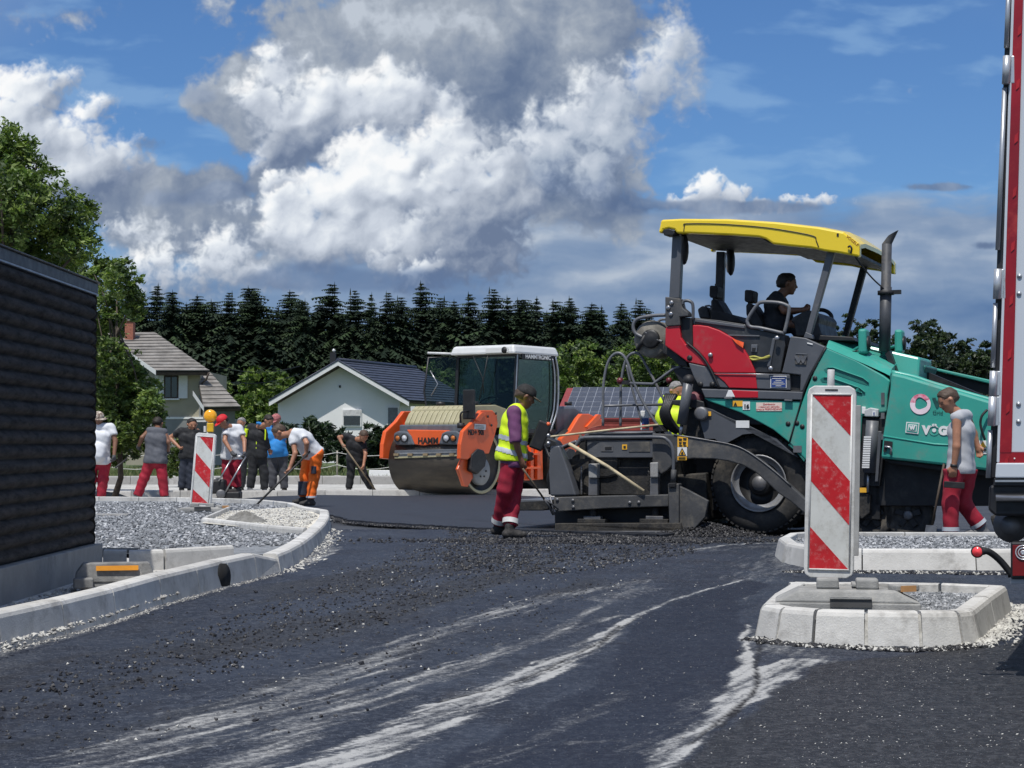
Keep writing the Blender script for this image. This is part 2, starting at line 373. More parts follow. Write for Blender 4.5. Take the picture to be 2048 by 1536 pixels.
def slab(name, pts, z0, z1, mat, wob=0.0, parent=None, kind='structure'):
    mb = MB(); pts = [Vector((p[0], p[1], 0)) for p in pts]
    mb.prism([p+Vector((0,0,z0)) for p in pts], [p+Vector((0,0,z1)) for p in pts])
    o = mb.build(name, mat, parent); 
    bm = bmesh.new(); bm.from_mesh(o.data); bmesh.ops.triangulate(bm, faces=[f for f in bm.faces if len(f.verts) > 4]); bm.to_mesh(o.data); bm.free()
    return tag(o, kind=kind)
sheet('ground', [(-1500,-400),(1500,-400),(1500,2500),(-1500,2500)], -.06, m_grass)
sheet('gravel_ground', [(-60,24),(60,24),(60,58),(-60,56)], -.035, m_sand)
# ---- foreground road: fine grid, worn and dusty by marks with shapes of their own
RX0, RX1, RY0, RY1, RS = -5.4, 5.6, 5.3, 23.4, .02
nx = int((RX1-RX0)/RS)+1; ny = int((RY1-RY0)/RS)+1
rx, ry = np.meshgrid(np.linspace(RX0, RX1, nx), np.linspace(RY0, RY1, ny))
def gp(l): return [tuple(G(a, b))[:2] for a, b in l]
def dseg(pl, widths=None):
    D = np.full(rx.shape, 1e9); Wd = np.zeros(rx.shape)
    for i in range(len(pl)-1):
        (x0, y0), (x1, y1) = pl[i], pl[i+1]; L2 = (x1-x0)**2+(y1-y0)**2+1e-9
        t = np.clip(((rx-x0)*(x1-x0)+(ry-y0)*(y1-y0))/L2, 0, 1); d = np.hypot(rx-x0-t*(x1-x0), ry-y0-t*(y1-y0))
        if widths: w = widths[i]+(widths[i+1]-widths[i])*t; k = d/w < D; D = np.where(k, d/w, D)
        else: D = np.minimum(D, d)
    return D
def inpoly(pl):
    c = np.zeros(rx.shape, bool); n = len(pl)
    for i in range(n):
        x0, y0 = pl[i]; x1, y1 = pl[(i+1) % n]
        c ^= ((y0 > ry) != (y1 > ry)) & (rx < (x1-x0)*(ry-y0)/((y1-y0) if abs(y1-y0) > 1e-9 else 1e-9)+x0)
    return c
def polyfield(pl, soft): # signed, positive inside
    d = dseg(pl+[pl[0]]); d = np.where(inpoly(pl), d, -d); return sstep(d + nzA*.05, -soft, soft)
nzA = fbm(rx*100, ry*100, 60, 5, 301); nzB = fbm(rx*100, ry*100, 14, 4, 331); nzC = fbm(rx*100, ry*100, 230, 5, 361)
# streak noise stretched along the curved travel direction (roughly from lower left to upper right)
ang = np.interp(ry, [5, 7, 9, 12, 16, 22], [.35, .55, .75, .95, 1.1, 1.1])
warp = rx - np.interp(ry, [5.2, 6.5, 8, 10, 12.5, 16, 22], [-2.4, -1.5, -.75, .0, .75, 1.6, 3.2])
stre = fbm(warp*100, ry*9, 7, 5, 401, .7); stre2 = fbm(warp*100, ry*7, 55, 4, 431, .55)
side = gp([(560,1140),(300,1215),(120,1275),(0,1305),(-150,1345)])
dust = np.zeros(rx.shape); dark = np.zeros(rx.shape); crack = np.zeros(rx.shape)
def streak(l, w, a, soft=1.0, rough=1.0, edge=.5):
    global dust
    d = dseg(gp(l), w); dust = np.maximum(dust, a*sstep(1.0-d/soft+(stre*.55+nzB*.18)*rough, -.05, edge)*(d < 2.2)*(.72+.45*stre+.25*nzC))
streak([(100,1560),(430,1450),(640,1370),(820,1290),(960,1235),(1110,1195),(1290,1160)], [.26,.29,.27,.24,.20,.18,.13], .62, 1.0, .9, 1.1)
streak([(640,1545),(800,1470),(930,1405),(1060,1352),(1160,1305),(1225,1262),(1262,1237),(1330,1205),(1430,1175),(1500,1157)], [.16,.16,.15,.14,.11,.07,.035,.03,.022,.018], .95, 1.0, .6, .5)
streak([(440,1560),(620,1440),(780,1380),(900,1340),(1000,1305),(1130,1258),(1240,1232)], [.18,.19,.19,.17,.13,.10,.06], .66, 1.0, .8, 1.0)
streak([(120,1545),(220,1500),(330,1455),(450,1425),(570,1420)], [.12,.13,.12,.09,.03], .62, 1.0, .8, .8)
streak([(230,1545),(350,1490),(470,1450)], [.015,.02,.01], .8)
streak([(900,1345),(1000,1310),(1110,1262),(1230,1195),(1290,1172)], [.03,.05,.05,.06,.04], .5, 1.0, 1.0, .8)
streak([(1130,1450),(1230,1400),(1290,1360),(1310,1320)], [.05,.10,.08,.03], .42, 1.0, 1.2, .9)
streak([(1290,1500),(1370,1440),(1420,1370),(1440,1325)], [.10,.13,.11,.05], .40, 1.0, 1.2, .9)
streak([(940,1530),(1080,1470),(1180,1420)], [.10,.10,.05], .33, 1.0, 1.2, .9)
streak([(960,1115),(1150,1125),(1300,1105),(1420,1100),(1560,1092)], [.2,.35,.35,.25,.25], .26, 1.0, 1.4, 1.2)
streak([(1380,1100),(1480,1088),(1590,1086)], [.05,.10,.12], .62, 1.0, 1.2, .8)
streak([(640,1075),(655,1100),(610,1130)], [.16,.14,.06], .75, 1.0, 1.2)
streak([(1500,1160),(1560,1130),(1600,1100)], [.25,.45,.35], .36, 1.0, 1.4, 1.0)
streak([(560,1385),(610,1360),(680,1335),(720,1322)], [.05,.06,.04,.02], .5)
streak([(1100,1188),(1180,1183),(1240,1175)], [.02,.05,.02], .45); streak([(1140,1484),(1240,1480)], [.03,.03], .6)
# pale limestone strip left of the right-hand lane
streak([(1290,1565),(1370,1480),(1440,1425),(1480,1380),(1490,1330),(1485,1290),(1490,1250)], [.075,.075,.075,.085,.06,.04,.03], 1.15, 1.0, .5, .35)
streak([(1420,1440),(1500,1385),(1560,1340),(1620,1325)], [.05,.13,.16,.16], .95, 1.0, .9, .6)
streak([(1500,1260),(1560,1300),(1650,1318)], [.12,.2,.1], .45, 1.0, 1.3, .9)
streak([(1490,1200),(1500,1190),(1520,1175)], [.02,.03,.02], .8)
DP = gp([(1262,1260),(1275,1240),(1340,1210),(1450,1175),(1505,1158),(1532,1170),(1515,1186),(1480,1200),(1487,1250),(1478,1320),(1462,1362),(1430,1420),(1290,1560),(850,1560),(930,1500),(1060,1432),(1170,1372),(1225,1322)])
dk_ = polyfield(DP, .018); dark = dk_*.95
keep = np.maximum(0, sstep(ry, 9.2, 7.6))
dust *= 1-dk_*(.93-.55*keep)
LB_ = polyfield(gp([(-100,1330),(560,1155),(1000,1110),(1240,1175),(1150,1240),(700,1330),(300,1480),(-100,1536)]), .3)
RP = gp([(1650,1332),(1800,1310),(1990,1290),(2150,1255),(2300,1560),(1320,1560),(1400,1495),(1500,1420),(1570,1365)])
rl = polyfield(RP, .03)
# thin dark cracks / tyre seams beside the pale tracks
for l, w in (([(880,1405),(1000,1375),(1090,1340),(1200,1285),(1240,1250)], .010), ([(640,1400),(760,1370),(860,1335)], .007), ([(1440,1455),(1500,1395),(1515,1370),(1512,1330),(1520,1300),(1530,1230)], .012), ([(1380,1490),(1440,1440),(1490,1400)], .010),
             ([(1120,1165),(1200,1178),(1290,1160)], .006), ([(1000,1380),(1100,1342),(1190,1300),(1235,1262),(1270,1238)], .007)):
    d = dseg(gp(l)); crack = np.maximum(crack, np.clip(1.4-(d+nzB*.006)/w, 0, 1))
# tyre tread print
for cx0, cy0 in ((600,1372),(1245,1190)):
    a0, b0 = gp([(cx0-50, cy0+14)])[0], gp([(cx0+50, cy0-16)])[0]
    L = math.hypot(b0[0]-a0[0], b0[1]-a0[1]); ux, uy = (b0[0]-a0[0])/L, (b0[1]-a0[1])/L
    s_ = (rx-a0[0])*ux+(ry-a0[1])*uy; t_ = -(rx-a0[0])*uy+(ry-a0[1])*ux
    dust = np.maximum(dust, .5*((s_ > 0) & (s_ < L) & (np.abs(t_) < .16) & (np.sin(s_*95+np.abs(t_)*40) > .1))*np.clip(.8+nzB, 0, 1))
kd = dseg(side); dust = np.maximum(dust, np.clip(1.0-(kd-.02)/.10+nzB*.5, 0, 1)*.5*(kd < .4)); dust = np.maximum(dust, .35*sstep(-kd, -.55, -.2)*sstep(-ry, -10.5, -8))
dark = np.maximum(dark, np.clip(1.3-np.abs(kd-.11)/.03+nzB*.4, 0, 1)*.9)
warmf = LB_*sstep(fbm(warp*100, ry*14, 60, 4, 501)+.05, -.1, .5)
dark = np.maximum(dark, np.clip(.35*stre2+.15, 0, .5))
speck = (rng.rand(*rx.shape) > .9985).astype(float)
speckb = (rng.rand(*rx.shape) > .9975).astype(float)
zz = nzB*.0035+nzA*.003+rng.rand(*rx.shape)*.004-dk_*.004+crack*-.006
zz = zz+.012*sstep(-dseg([(-20,RY0),(-20,RY1)]), 0, 1)
v = np.stack([rx, ry, zz], -1).reshape(-1, 3)
i = np.arange(nx*ny).reshape(ny, nx)
f = np.stack([i[:-1, :-1], i[:-1, 1:], i[1:, 1:], i[1:, :-1]], -1).reshape(-1, 4)
mr = bpy.data.materials.new('road_asphalt'); mr.use_nodes = True; n = NT(mr.node_tree); n.n.clear()
pr = n.add('ShaderNodeBsdfPrincipled'); out = n.add('ShaderNodeOutputMaterial'); n.l.new(pr.outputs[0], out.inputs[0])
pos = n.add('ShaderNodeNewGeometry').outputs['Position']
wear = n.add('ShaderNodeAttribute', attribute_name='wear'); ws = n.add('ShaderNodeSeparateColor', {0: wear.outputs['Color']})
grain = n.noise(pos, 27, 4, .9); grain2 = n.noise(pos, 8.5, 6, .85)
gmixb = n.m('ADD', n.m('MULTIPLY', grain, .6), n.m('MULTIPLY', grain2, .4))
base = n.mix(n.ramp(n.noise(pos, 1.1, 6, .65), .36, .64), (.011,.015,.026), (.026,.034,.052))
base = n.mix(n.m('MULTIPLY', n.ramp(n.noise(n.vm('MULTIPLY', pos, (1.6, .5, 1)), 1.7, 5, .65), .5, .68), .7), base, (.022,.022,.027))
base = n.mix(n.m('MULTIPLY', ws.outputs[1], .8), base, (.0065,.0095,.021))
base = n.mix(n.m('MULTIPLY', n.ramp(gmixb, .48, .58), n.m('SUBTRACT', .9, n.m('MULTIPLY', ws.outputs[1], .6))), base, (.064,.073,.093))
gmix = n.m('ADD', n.m('MULTIPLY', grain, .7), n.m('MULTIPLY', grain2, .3))
dm1 = n.ramp(n.m('ADD', ws.outputs[0], n.m('MULTIPLY', n.m('SUBTRACT', gmix, .5), 5.0)), .10, 1.05)
dmask = n.m('ADD', n.m('MULTIPLY', ws.outputs[0], .40), n.m('MULTIPLY', dm1, .78), clamp=True)
dmask = n.m('MULTIPLY', dmask, n.ramp(ws.outputs[0], .0, .22))
base = n.mix(n.m('MULTIPLY', wear.outputs['Alpha'], .85), base, n.mix(n.ramp(gmixb, .46, .58), (.013,.0135,.015), (.048,.048,.050)))
base = n.mix(dmask, base, n.mix(n.ramp(ws.outputs[0], .35, .95), (.19,.195,.20), (.40,.40,.39)))
base = n.mix(ws.outputs[2], base, (.012,.012,.014))
base = n.mix(n.m('MULTIPLY', n.ramp(n.noise(pos, 105, 1, .5), .735, .77), .8), base, (.45,.46,.47))
pr.inputs['Specular IOR Level'].default_value = .35
n.l.new(base, pr.inputs['Base Color']); n.l.new(n.m('ADD', n.m('MULTIPLY', ws.outputs[0], .3), .62, clamp=True), pr.inputs['Roughness'])
bp = n.add('ShaderNodeBump', {'Strength': 1.0, 'Distance': .012, 'Height': n.m('ADD', grain, n.m('MULTIPLY', grain2, .6))}); n.l.new(bp.outputs[0], pr.inputs['Normal'])
me = np_mesh('road', v, f, mr, smooth=True)
ca_ = me.color_attributes.new('wear', 'FLOAT_COLOR', 'POINT')
light = np.clip(dust, 0, 1)*(1-rl)
light = np.clip(light, 0, 1); 
dark = np.where(rl > .5, np.maximum(dark*.3, .15), dark)
crack = crack*(1-rl)
ca_.data.foreach_set('color', np.stack([light, dark, np.clip(crack, 0, 1), np.maximum(warmf*.8, rl)], -1).astype(np.float32).ravel())
tag(link('road', me), kind='structure')
m_road2 = ground_mat('old_asphalt', (.026,.030,.040), (.05,.055,.065), 2.0, rough=.75, bump=.006, bs=90, spots=(.2,.2,.2), sp=.4)
sheet('road_surroundings', [(-40,-10),(40,-10),(40,36),(-3.4,36),(-6.5,26),(-12,24),(-40,24)], -.030, m_road2)
# ---- fresh mat of asphalt laid by the paver, 5 cm thick with a ragged edge
front = gp([(648,1030),(668,1037),(700,1046),(760,1051),(850,1056),(940,1061),(1030,1066),(1120,1069),(1250,1074),(1330,1078)])
fr = []
for k in range(len(front)-1):
    for q in range(10):
        t = q/10; fr.append((front[k][0]*(1-t)+front[k+1][0]*t+random.gauss(0, .02), front[k][1]*(1-t)+front[k+1][1]*t+random.gauss(0, .035)))
back = gp([(1500,1055)]) + [(4.2, 31.5)] + gp([(1000,994),(800,996),(640,994),(540,997),(440,1005),(470,1014),(560,1014),(620,1019)])
o = slab('fresh_asphalt', fr+back, -.03, .045, m_new)
# ================================================================== KERBS AND ISLANDS
m_kerb = M('kerb_concrete', (.57,.56,.53), .85, var=.13, vs=2.5, bump=.003, bs=90, dust=(.30,.29,.27), da=.50, ds=2.6, rnd=.14)
m_kerbdirty = M('kerb_concrete_dirty', (.40,.39,.37), .9, var=.14, vs=4, bump=.003, bs=90, dust=(.22,.21,.20), da=.5, ds=4, rnd=.2)
def offs(pts, d):
    out = []; n = len(pts)
    for i in range(n):
        a = pts[max(i-1, 0)]; b = pts[min(i+1, n-1)]; t = (b-a).normalized(); out.append(pts[i]+Vector((-t.y, t.x, 0))*d)
    return out
def resample(pts, step):
    out = [pts[0]]; acc = 0
    L = [(pts[i+1]-pts[i]).length for i in range(len(pts)-1)]; tot = sum(L); nseg = max(1, round(tot/step)); 
    for k in range(1, nseg+1):
        s = tot*k/nseg; i = 0
        while i < len(L)-1 and s > L[i]: s -= L[i]; i += 1
        out.append(pts[i].lerp(pts[i+1], min(1, s/L[i])))
    return out
def kerb(base, step, h, w, z0, inward, label, name='kerb', stones=None, profile=None, gap=.006, mat=None, group=None, tops=None, batter=.028):
    """base: road-side foot line; inward +1/-1 = which side the back of the kerb lies on"""
    pts = [Vector((p[0], p[1], 0)) for p in base]; pts = stones and pts or resample(pts, step)
    root = empty(name, pts[0]+Vector((0,0,z0)), label=label, cat='kerb', group=group); r0 = root.location
    n = len(pts); nr = []
    for i in range(n):
        t1 = (pts[i]-pts[max(i-1, 0)]); t2 = (pts[min(i+1, n-1)]-pts[i]); t = (t1.normalized() if t1.length else Vector())+(t2.normalized() if t2.length else Vector()); t.normalize()
        nn = Vector((-t.y, t.x, 0))*inward
        if t1.length and t2.length: nn /= max(.5, math.cos(t1.angle(t2)/2))
        nr.append(nn)
    r = .022
    for i in range(n-1):
        a, b = pts[i], pts[i+1]; t = (b-a).normalized(); na, nb = nr[i], nr[i+1]
        ha = h if tops is None else tops[i]; hb = h if tops is None else tops[i+1]
        jz = random.uniform(-.002, .002)
        def ring(p, nn, hh, g):
            q = []
            for (u, z) in ((0, -.10), (.0, .0), (batter*.9, hh-r*1.4), (batter+r*.35, hh-r*.45), (batter+r*1.3, hh), (w-.006, hh), (w, hh-.008), (w, -.10)):
                q.append(p+nn*u+t*g+Vector((0, 0, z0+z+jz))-r0)
            return q
        mb = MB(); mb.prism(ring(a, na, ha, gap), ring(b, nb, hb, -gap))
        o = mb.build('kerb_stone', mat or m_kerb, root)
        o['surface'] = 'cast concrete'
    return root
# left road kerb
LK = gp([(-230,1362),(-110,1332),(5,1303),(132,1269.5),(234,1240),(326,1209),(400,1188),(461,1170),(515,1156),(562,1144)])
LKo = kerb(LK, 1, .215, .15, -.01, 1, 'long white kerb of the left island running from the lower left corner to the small dip', stones=True, tops=[.215]*9+[.13])
hb_ = G(506,1158); mb = MB(); mb.lathe(Vector((-2.262,14.12,.07)), (.95,-.31,0), [(-.03,.115),(.012,.115),(.014,.0)], 20); kk = mb.build('drain_hole', M('hole_black', (.01,.01,.01), .9)); kk.parent = LKo; kk.location = -LKo.location
LK2 = gp([(562,1144),(578,1138),(603,1122),(625,1105),(642,1088),(655,1072),(663,1056),(662,1042)])
LK2 += [(-3.15,27.6),(-3.45,29.0),(-3.95,30.3),(-4.6,31.2),(-5.4,31.8),(-6.4,32.2),(-7.6,32.5),(-9.0,32.7),(-10.5,32.8)]
kerb(LK2, .8, .17, .16, -.01, 1, 'curved white kerb around the far rounded end of the left island', tops=None)
# island beds
sheet('island_gravel', [(p[0]-.08, p[1]) for p in LK2[1:]] + [(-11, 32.6), (-11, 18.0), (-3.5, 17.0)] + gp([(570,1128)]), .085, m_gravel)
sheet('light_gravel_bed', [(p[0]-.10, p[1]) for p in LK] + [(-3.9,17.2), (-3.9,5)], .045, m_lightgravel)
# sunken bed edging between shed and kerb
kerb(gp([(205,1128),(262,1131),(470,1137)])[:0] + [tuple(P(203,1131,15.3))[:2], tuple(P(255,1131,15.25))[:2], tuple(P(330,1131,15.4))[:2], tuple(P(470,1131,16.0))[:2]], 1, .20, .06, .02, 1, 'thin concrete edging from the shed plinth to the left kerb', name='edging', stones=True, mat=m_kerb, gap=.012, batter=.003)
# cream bed edging on the far left island
B2 = [G(400,1046,.13), G(458,1021,.13), G(520,1012,.13), G(640,1040,.13), G(606,1066,.13)]
kerb([tuple(G(606,1068,.10))[:2], tuple(G(535,1062,.10))[:2], tuple(G(470,1054,.10))[:2], tuple(G(402,1046,.10))[:2], tuple(G(430,1033,.10))[:2], tuple(G(456,1021,.10))[:2]], 1, .07, .06, .10, -1, 'pale concrete edging around the cream sand bed on the left island', name='edging', stones=True, batter=.002)
sheet('cream_sand_bed', [tuple(G(x, y, .11))[:2] for x, y in ((404,1046),(458,1022),(600,1014),(640,1030),(630,1050),(604,1066))], .112, m_cream)
# near right island (delineator stands on it)
KI = [(1.86,12.25),(1.62,11.4),(1.41,10.5)]
KI2 = [(1.41,10.5),(1.50,10.28),(1.68,10.10),(1.965,10.03),(2.26,9.98),(2.50,10.0),(2.62,10.12)]
KI3 = [(2.62,10.12),(2.95,11.0),(3.30,11.9)]
KI4 = [(3.30,11.9),(2.9,12.15),(2.4,12.25),(1.86,12.25)]
kerb(KI, 1, .185, .15, 0, -1 if False else 1, 'slanted white kerb forming the left flank of the near right island', stones=True, gap=.008) if False else None
full = [Vector((*p, 0)) for p in KI+KI2[1:]+KI3[1:]+KI4[1:]]
kr = kerb([tuple(p)[:2] for p in full], 1, .19, .14, 0, 1, 'ring of splayed white kerb stones around the near right island', stones=True, gap=.010, batter=.036)
m_mortar = M('kerb_mortar', (.42,.41,.38), .95, var=.25, vs=20, bump=.004, bs=80)
for k in (2, 3, 5, 6):
    mb = MB(); p = full[k]; c = Vector((2.3, 11.1, 0)); d = (c-p).normalized(); s = Vector((-d.y, d.x, 0))*.012
    mb.prism([p+d*.012+s-kr.location, p+d*.012-s-kr.location, p+d*.07-s+Vector((0,0,.17))-kr.location, p+d*.07+s+Vector((0,0,.17))-kr.location], [p+d*.12+s-kr.location, p+d*.12-s-kr.location, p+d*.13-s+Vector((0,0,.17))-kr.location, p+d*.13+s+Vector((0,0,.17))-kr.location]); mb.build('mortar_joint', m_mortar, kr)
sheet('near_island_gravel', [(p.x+(2.35-p.x)*.05, p.y+(11.1-p.y)*.05) for p in full[:-1]], .135, m_gravel)
# farther right island
KF = [(3.3,19.4),(2.85,18.9),(2.62,18.0),(2.54,17.0),(2.66,16.15),(3.1,15.98),(4.1,15.93),(5.1,15.9),(6.1,15.9),(7.1,15.9)]
kerb(KF, 1, .185, .15, 0, 1, 'straight pale kerb of the second right island behind the near delineator', stones=True, batter=.04)
kerb([(7.2,19.4),(6.2,19.4),(5.2,19.4),(4.2,19.4),(3.3,19.4)], 1, .17, .12, 0, 1, 'low far kerb of the second right island along the paver lane', stones=True, batter=.01)
sheet('second_island_gravel', [(p[0]+.09, p[1]+.02) for p in KF[:5]] + [(7.1,16.0),(7.1,19.3),(3.3,19.3)], .125, m_gravel)
kerb([(3.36,11.8),(4.2,11.35),(5.0,10.9)], 1, .20, .15, 0, 1, 'white kerb stone at the right edge under the tail lamp', stones=True, batter=.01)
# far kerbs across the white strip
kerb([(-13,37.2),(-9,37.6),(-5,38),(-2,38.6),(1,39.2)][::1], 1.0, .15, .15, -.03, 1, 'nearer long white kerb across the limestone strip behind the workers', mat=m_kerbdirty)
kerb([(-14,47),(-8,47.3),(-3,47.6),(3,47.9)], 1.0, .28, .25, -.03, 1, 'farther white kerb along the grass verge behind the workers', mat=m_kerbdirty)
sheet('far_pavement', [(-40,38.0),(3,39.6),(3,47),(-40,46.2)], .04, m_sand)
# ================================================================== loose stones, crumbs (uncountable)
def stones(name, n, sampler, smin, smax, mat, z=0.0, flat=.6, seed=1, kind='stuff', cols=None):
    rs = np.random.RandomState(seed); p = sampler(rs, n); n = len(p)
    o = np.array([[1,0,0],[-1,0,0],[0,1,0],[0,-1,0],[0,0,1],[0,0,-1]], float)
    fc = np.array([[0,2,4],[2,1,4],[1,3,4],[3,0,4],[2,0,5],[1,2,5],[3,1,5],[0,3,5]])
    s = smin+(smax-smin)*rs.rand(n)**2.2
    V_ = o[None]*(.6+.8*rs.rand(n, 6, 1)); a = rs.rand(n)*6.28; ca, sa = np.cos(a), np.sin(a)
    b = rs.randn(n)*.5; cb, sb = np.cos(b), np.sin(b)
    x = V_[..., 0]*ca[:, None]-V_[..., 1]*sa[:, None]; y = V_[..., 0]*sa[:, None]+V_[..., 1]*ca[:, None]; zt = V_[..., 2]*flat
    x, zt = x*cb[:, None]-zt*sb[:, None], x*sb[:, None]+zt*cb[:, None]
    V_ = np.stack([x, y, zt], -1)*s[:, None, None]*.5
    V_ += p[:, None, :]; V_[..., 2] += (z+s*.5*flat*.5)[:, None]
    F_ = (fc[None]+(np.arange(n)*6)[:, None, None]).reshape(-1, 3)
    mi = None
    if isinstance(mat, list): mi = np.repeat(rs.choice(len(mat), n, p=cols), 8)
    return tag(link(name, np_mesh(name, V_.reshape(-1, 3), F_, mat, mi)), kind=kind)
def poly_sampler(poly, zf=0.0):
    px = np.array([p[0] for p in poly]); py = np.array([p[1] for p in poly])
    def s(rs, n):
        q = np.stack([px.min()+rs.rand(n*3)*(px.max()-px.min()), py.min()+rs.rand(n*3)*(py.max()-py.min())], -1)
        c = np.zeros(len(q), bool); m = len(px)
        for i in range(m):
            x0, y0, x1, y1 = px[i], py[i], px[(i+1) % m], py[(i+1) % m]
            c ^= ((y0 > q[:, 1]) != (y1 > q[:, 1])) & (q[:, 0] < (x1-x0)*(q[:, 1]-y0)/((y1-y0) or 1e-9)+x0)
        q = q[c][:n]; return np.concatenate([q, np.full((len(q), 1), zf)], 1)
    return s
def blob_sampler(c, r, zf=0.0, hh=0.0):
    def s(rs, n):
        a = rs.randn(n, 2)*np.array(r)*.5; z = zf+hh*np.exp(-((a/np.array(r))**2).sum(1)*2.2)*rs.rand(n)**.4
        return np.stack([c[0]+a[:, 0], c[1]+a[:, 1], z], -1)
    return s
def line_sampler(pl, spread, zf=0.0):
    pl = np.array(pl, float)
    def s(rs, n):
        k = rs.randint(0, len(pl)-1, n); t = rs.rand(n, 1); p = pl[k]*(1-t)+pl[k+1]*t
        return np.concatenate([p+rs.randn(n, 2)*spread, np.full((n, 1), zf)], 1)
    return s
sc_ = [M('stone_a', (.155,.165,.175), .9), M('stone_b', (.27,.28,.295), .9), M('stone_c', (.43,.44,.45), .9), M('stone_d', (.09,.095,.105), .9)]
tar = [M('tar_crumb', (.010,.010,.012), .55), M('tar_crumb_b', (.03,.03,.034), .6)]
lim = [M('lime_a', (.50,.49,.45), .95), M('lime_b', (.33,.32,.30), .95), M('lime_c', (.15,.15,.15), .9)]
stones('gravel_stones', 15000, poly_sampler([(-2.95,27.5),(-2.4,24),(-2.3,20),(-2.3,18.3),(-3.6,17.0),(-5.5,17.5),(-9,26),(-9,31),(-6,31.5),(-3.9,29.8)], .085), .025, .065, sc_, 0, .7, 1, cols=[.35,.35,.15,.15])
stones('gravel_stones', 9000, poly_sampler([(2.0,12.0),(1.65,10.6),(2.5,10.2),(3.1,11.8)], .135), .012, .034, sc_, 0, .7, 2, cols=[.35,.35,.15,.15])
stones('gravel_stones', 7000, poly_sampler([(2.9,18.8),(2.8,16.2),(7,16.1),(7,19.2),(3.4,19.2)], .125), .02, .05, sc_, 0, .7, 3, cols=[.3,.4,.2,.1])
stones('limestone_chips', 5000, poly_sampler([(-3.3,14.9),(-3.4,8),(-2.75,8),(-2.2,15.6)], .045), .01, .045, lim, 0, .7, 4, cols=[.55,.3,.15])
stones('limestone_chips', 3500, poly_sampler([tuple(G(x, y, .11))[:2] for x, y in ((410,1044),(458,1023),(600,1016),(636,1034),(604,1062))], .11), .015, .05, lim, 0, .6, 5, cols=[.7,.2,.1])
stones('limestone_chips', 2200, line_sampler(gp([(0,1306),(132,1274),(234,1244),(326,1212),(461,1174),(562,1148)]), .022, .0), .006, .022, lim, 0, .6, 6, cols=[.15,.5,.35])
stones('limestone_chips', 500, line_sampler(gp([(570,1146),(625,1118),(655,1085),(668,1060)]), .06, .0), .01, .05, lim, 0, .6, 7, cols=[.7,.2,.1])
stones('limestone_chips', 1500, line_sampler(gp([(1950,1292),(1985,1268),(2016,1240),(2060,1215)]), .07, .01), .015, .045, lim, 0, .7, 8, cols=[.75,.2,.05])
stones('asphalt_crumbs', 2600, line_sampler(gp([(1505,1278),(1541,1286),(1606,1293),(1704,1297),(1811,1302),(1891,1300),(1950,1292)]), .03, .0), .01, .035, tar+[lim[0]], 0, .8, 9, cols=[.5,.3,.2])
stones('asphalt_crumbs', 2400, line_sampler(gp([(1588,1145),(1800,1146),(2060,1150)]), .05, .0), .015, .04, tar+[lim[0]], 0, .8, 10, cols=[.45,.25,.3])
stones('asphalt_crumbs', 7000, line_sampler([tuple(p) for p in front], .07, .0), .015, .045, tar, 0, .9, 11, cols=[.6,.4])
stones('asphalt_crumbs', 4200, poly_sampler(gp([(900,1060),(1420,1085),(1380,1110),(1120,1150),(880,1140)]), .0), .010, .040, tar, 0, .9, 12, cols=[.6,.4])
stones('asphalt_crumbs', 3600, poly_sampler(gp([(560,1180),(900,1060),(1350,1120),(1000,1300),(700,1400),(0,1536),(-100,1400)]), .0), .006, .024, tar+[lim[0]], 0, .7, 13, cols=[.55,.35,.1])
stones('asphalt_crumbs', 170, poly_sampler(gp([(300,1230),(900,1060),(1250,1110),(1000,1350),(500,1500),(100,1500)]), .0), .02, .05, tar, 0, .6, 14, cols=[.7,.3])
stones('asphalt_crumbs', 7000, blob_sampler((2.3,21.9), (.7,.4), .0, .16), .015, .04, tar, 0, .9, 15, cols=[.6,.4])
stones('asphalt_crumbs', 5000, blob_sampler((1.0,20.6), (1.9,.5), .0, .03), .015, .05, tar, 0, .9, 16, cols=[.6,.4])
stones('asphalt_crumbs', 5200, poly_sampler(gp([(-60,1400),(500,1225),(860,1090),(1180,1100),(1000,1170),(700,1265),(300,1400),(-60,1500)]), .0), .006, .030, tar, 0, .8, 21, cols=[.6,.4])
stones('road_chips', 700, poly_sampler(gp([(-50,1536),(560,1160),(900,1070),(1500,1110),(1480,1536)]), .0), .005, .014, [lim[0], lim[1]], 0, .5, 17, cols=[.6,.4])
stones('road_chips', 600, poly_sampler(gp([(1340,1536),(1560,1380),(1700,1330),(2048,1280),(2048,1536)]), .0), .005, .013, [lim[0], lim[1]], 0, .5, 18, cols=[.5,.5])
# heaps of mortar and sand behind
def heap(name, c, r, h, mat, label, cat='heap', seed=0, nu=26, nr=9):
    vs, fs = [(0, 0, h)], []
    for j in range(1, nr+1):
        for k in range(nu):
            a = 2*math.pi*k/nu; q = j/nr; rr = q*(1+.25*mnoise.noise(Vector((math.cos(a)*1.5+seed, math.sin(a)*1.5, 0))))
            vs.append((r[0]*rr*math.cos(a), r[1]*rr*math.sin(a), h*(1-q)**.8*(1+.5*mnoise.noise(Vector((q*5+seed, a*3, 1))))-.01*(j == nr)))
    for k in range(nu): fs.append((0, 1+k, 1+(k+1) % nu))
    for j in range(nr-1):
        for k in range(nu): a = 1+j*nu; fs.append((a+k, a+nu+k, a+nu+(k+1) % nu, a+(k+1) % nu))
    me = bpy.data.meshes.new(name); me.from_pydata(vs, [], fs); me.materials.append(mat); me.polygons.foreach_set('use_smooth', [True]*len(fs)); me.update()
    return tag(link(name, me, loc=c), label, cat)
m_mort = M('wet_mortar', (.17,.165,.15), .9, var=.3, vs=14, bump=.01, bs=40)
heap('mortar_heap', G(487,1045,.11)+Vector((0,0,0)), (.32,.25), .13, m_mort, 'small grey heap of mortar in the cream sand bed', seed=1)
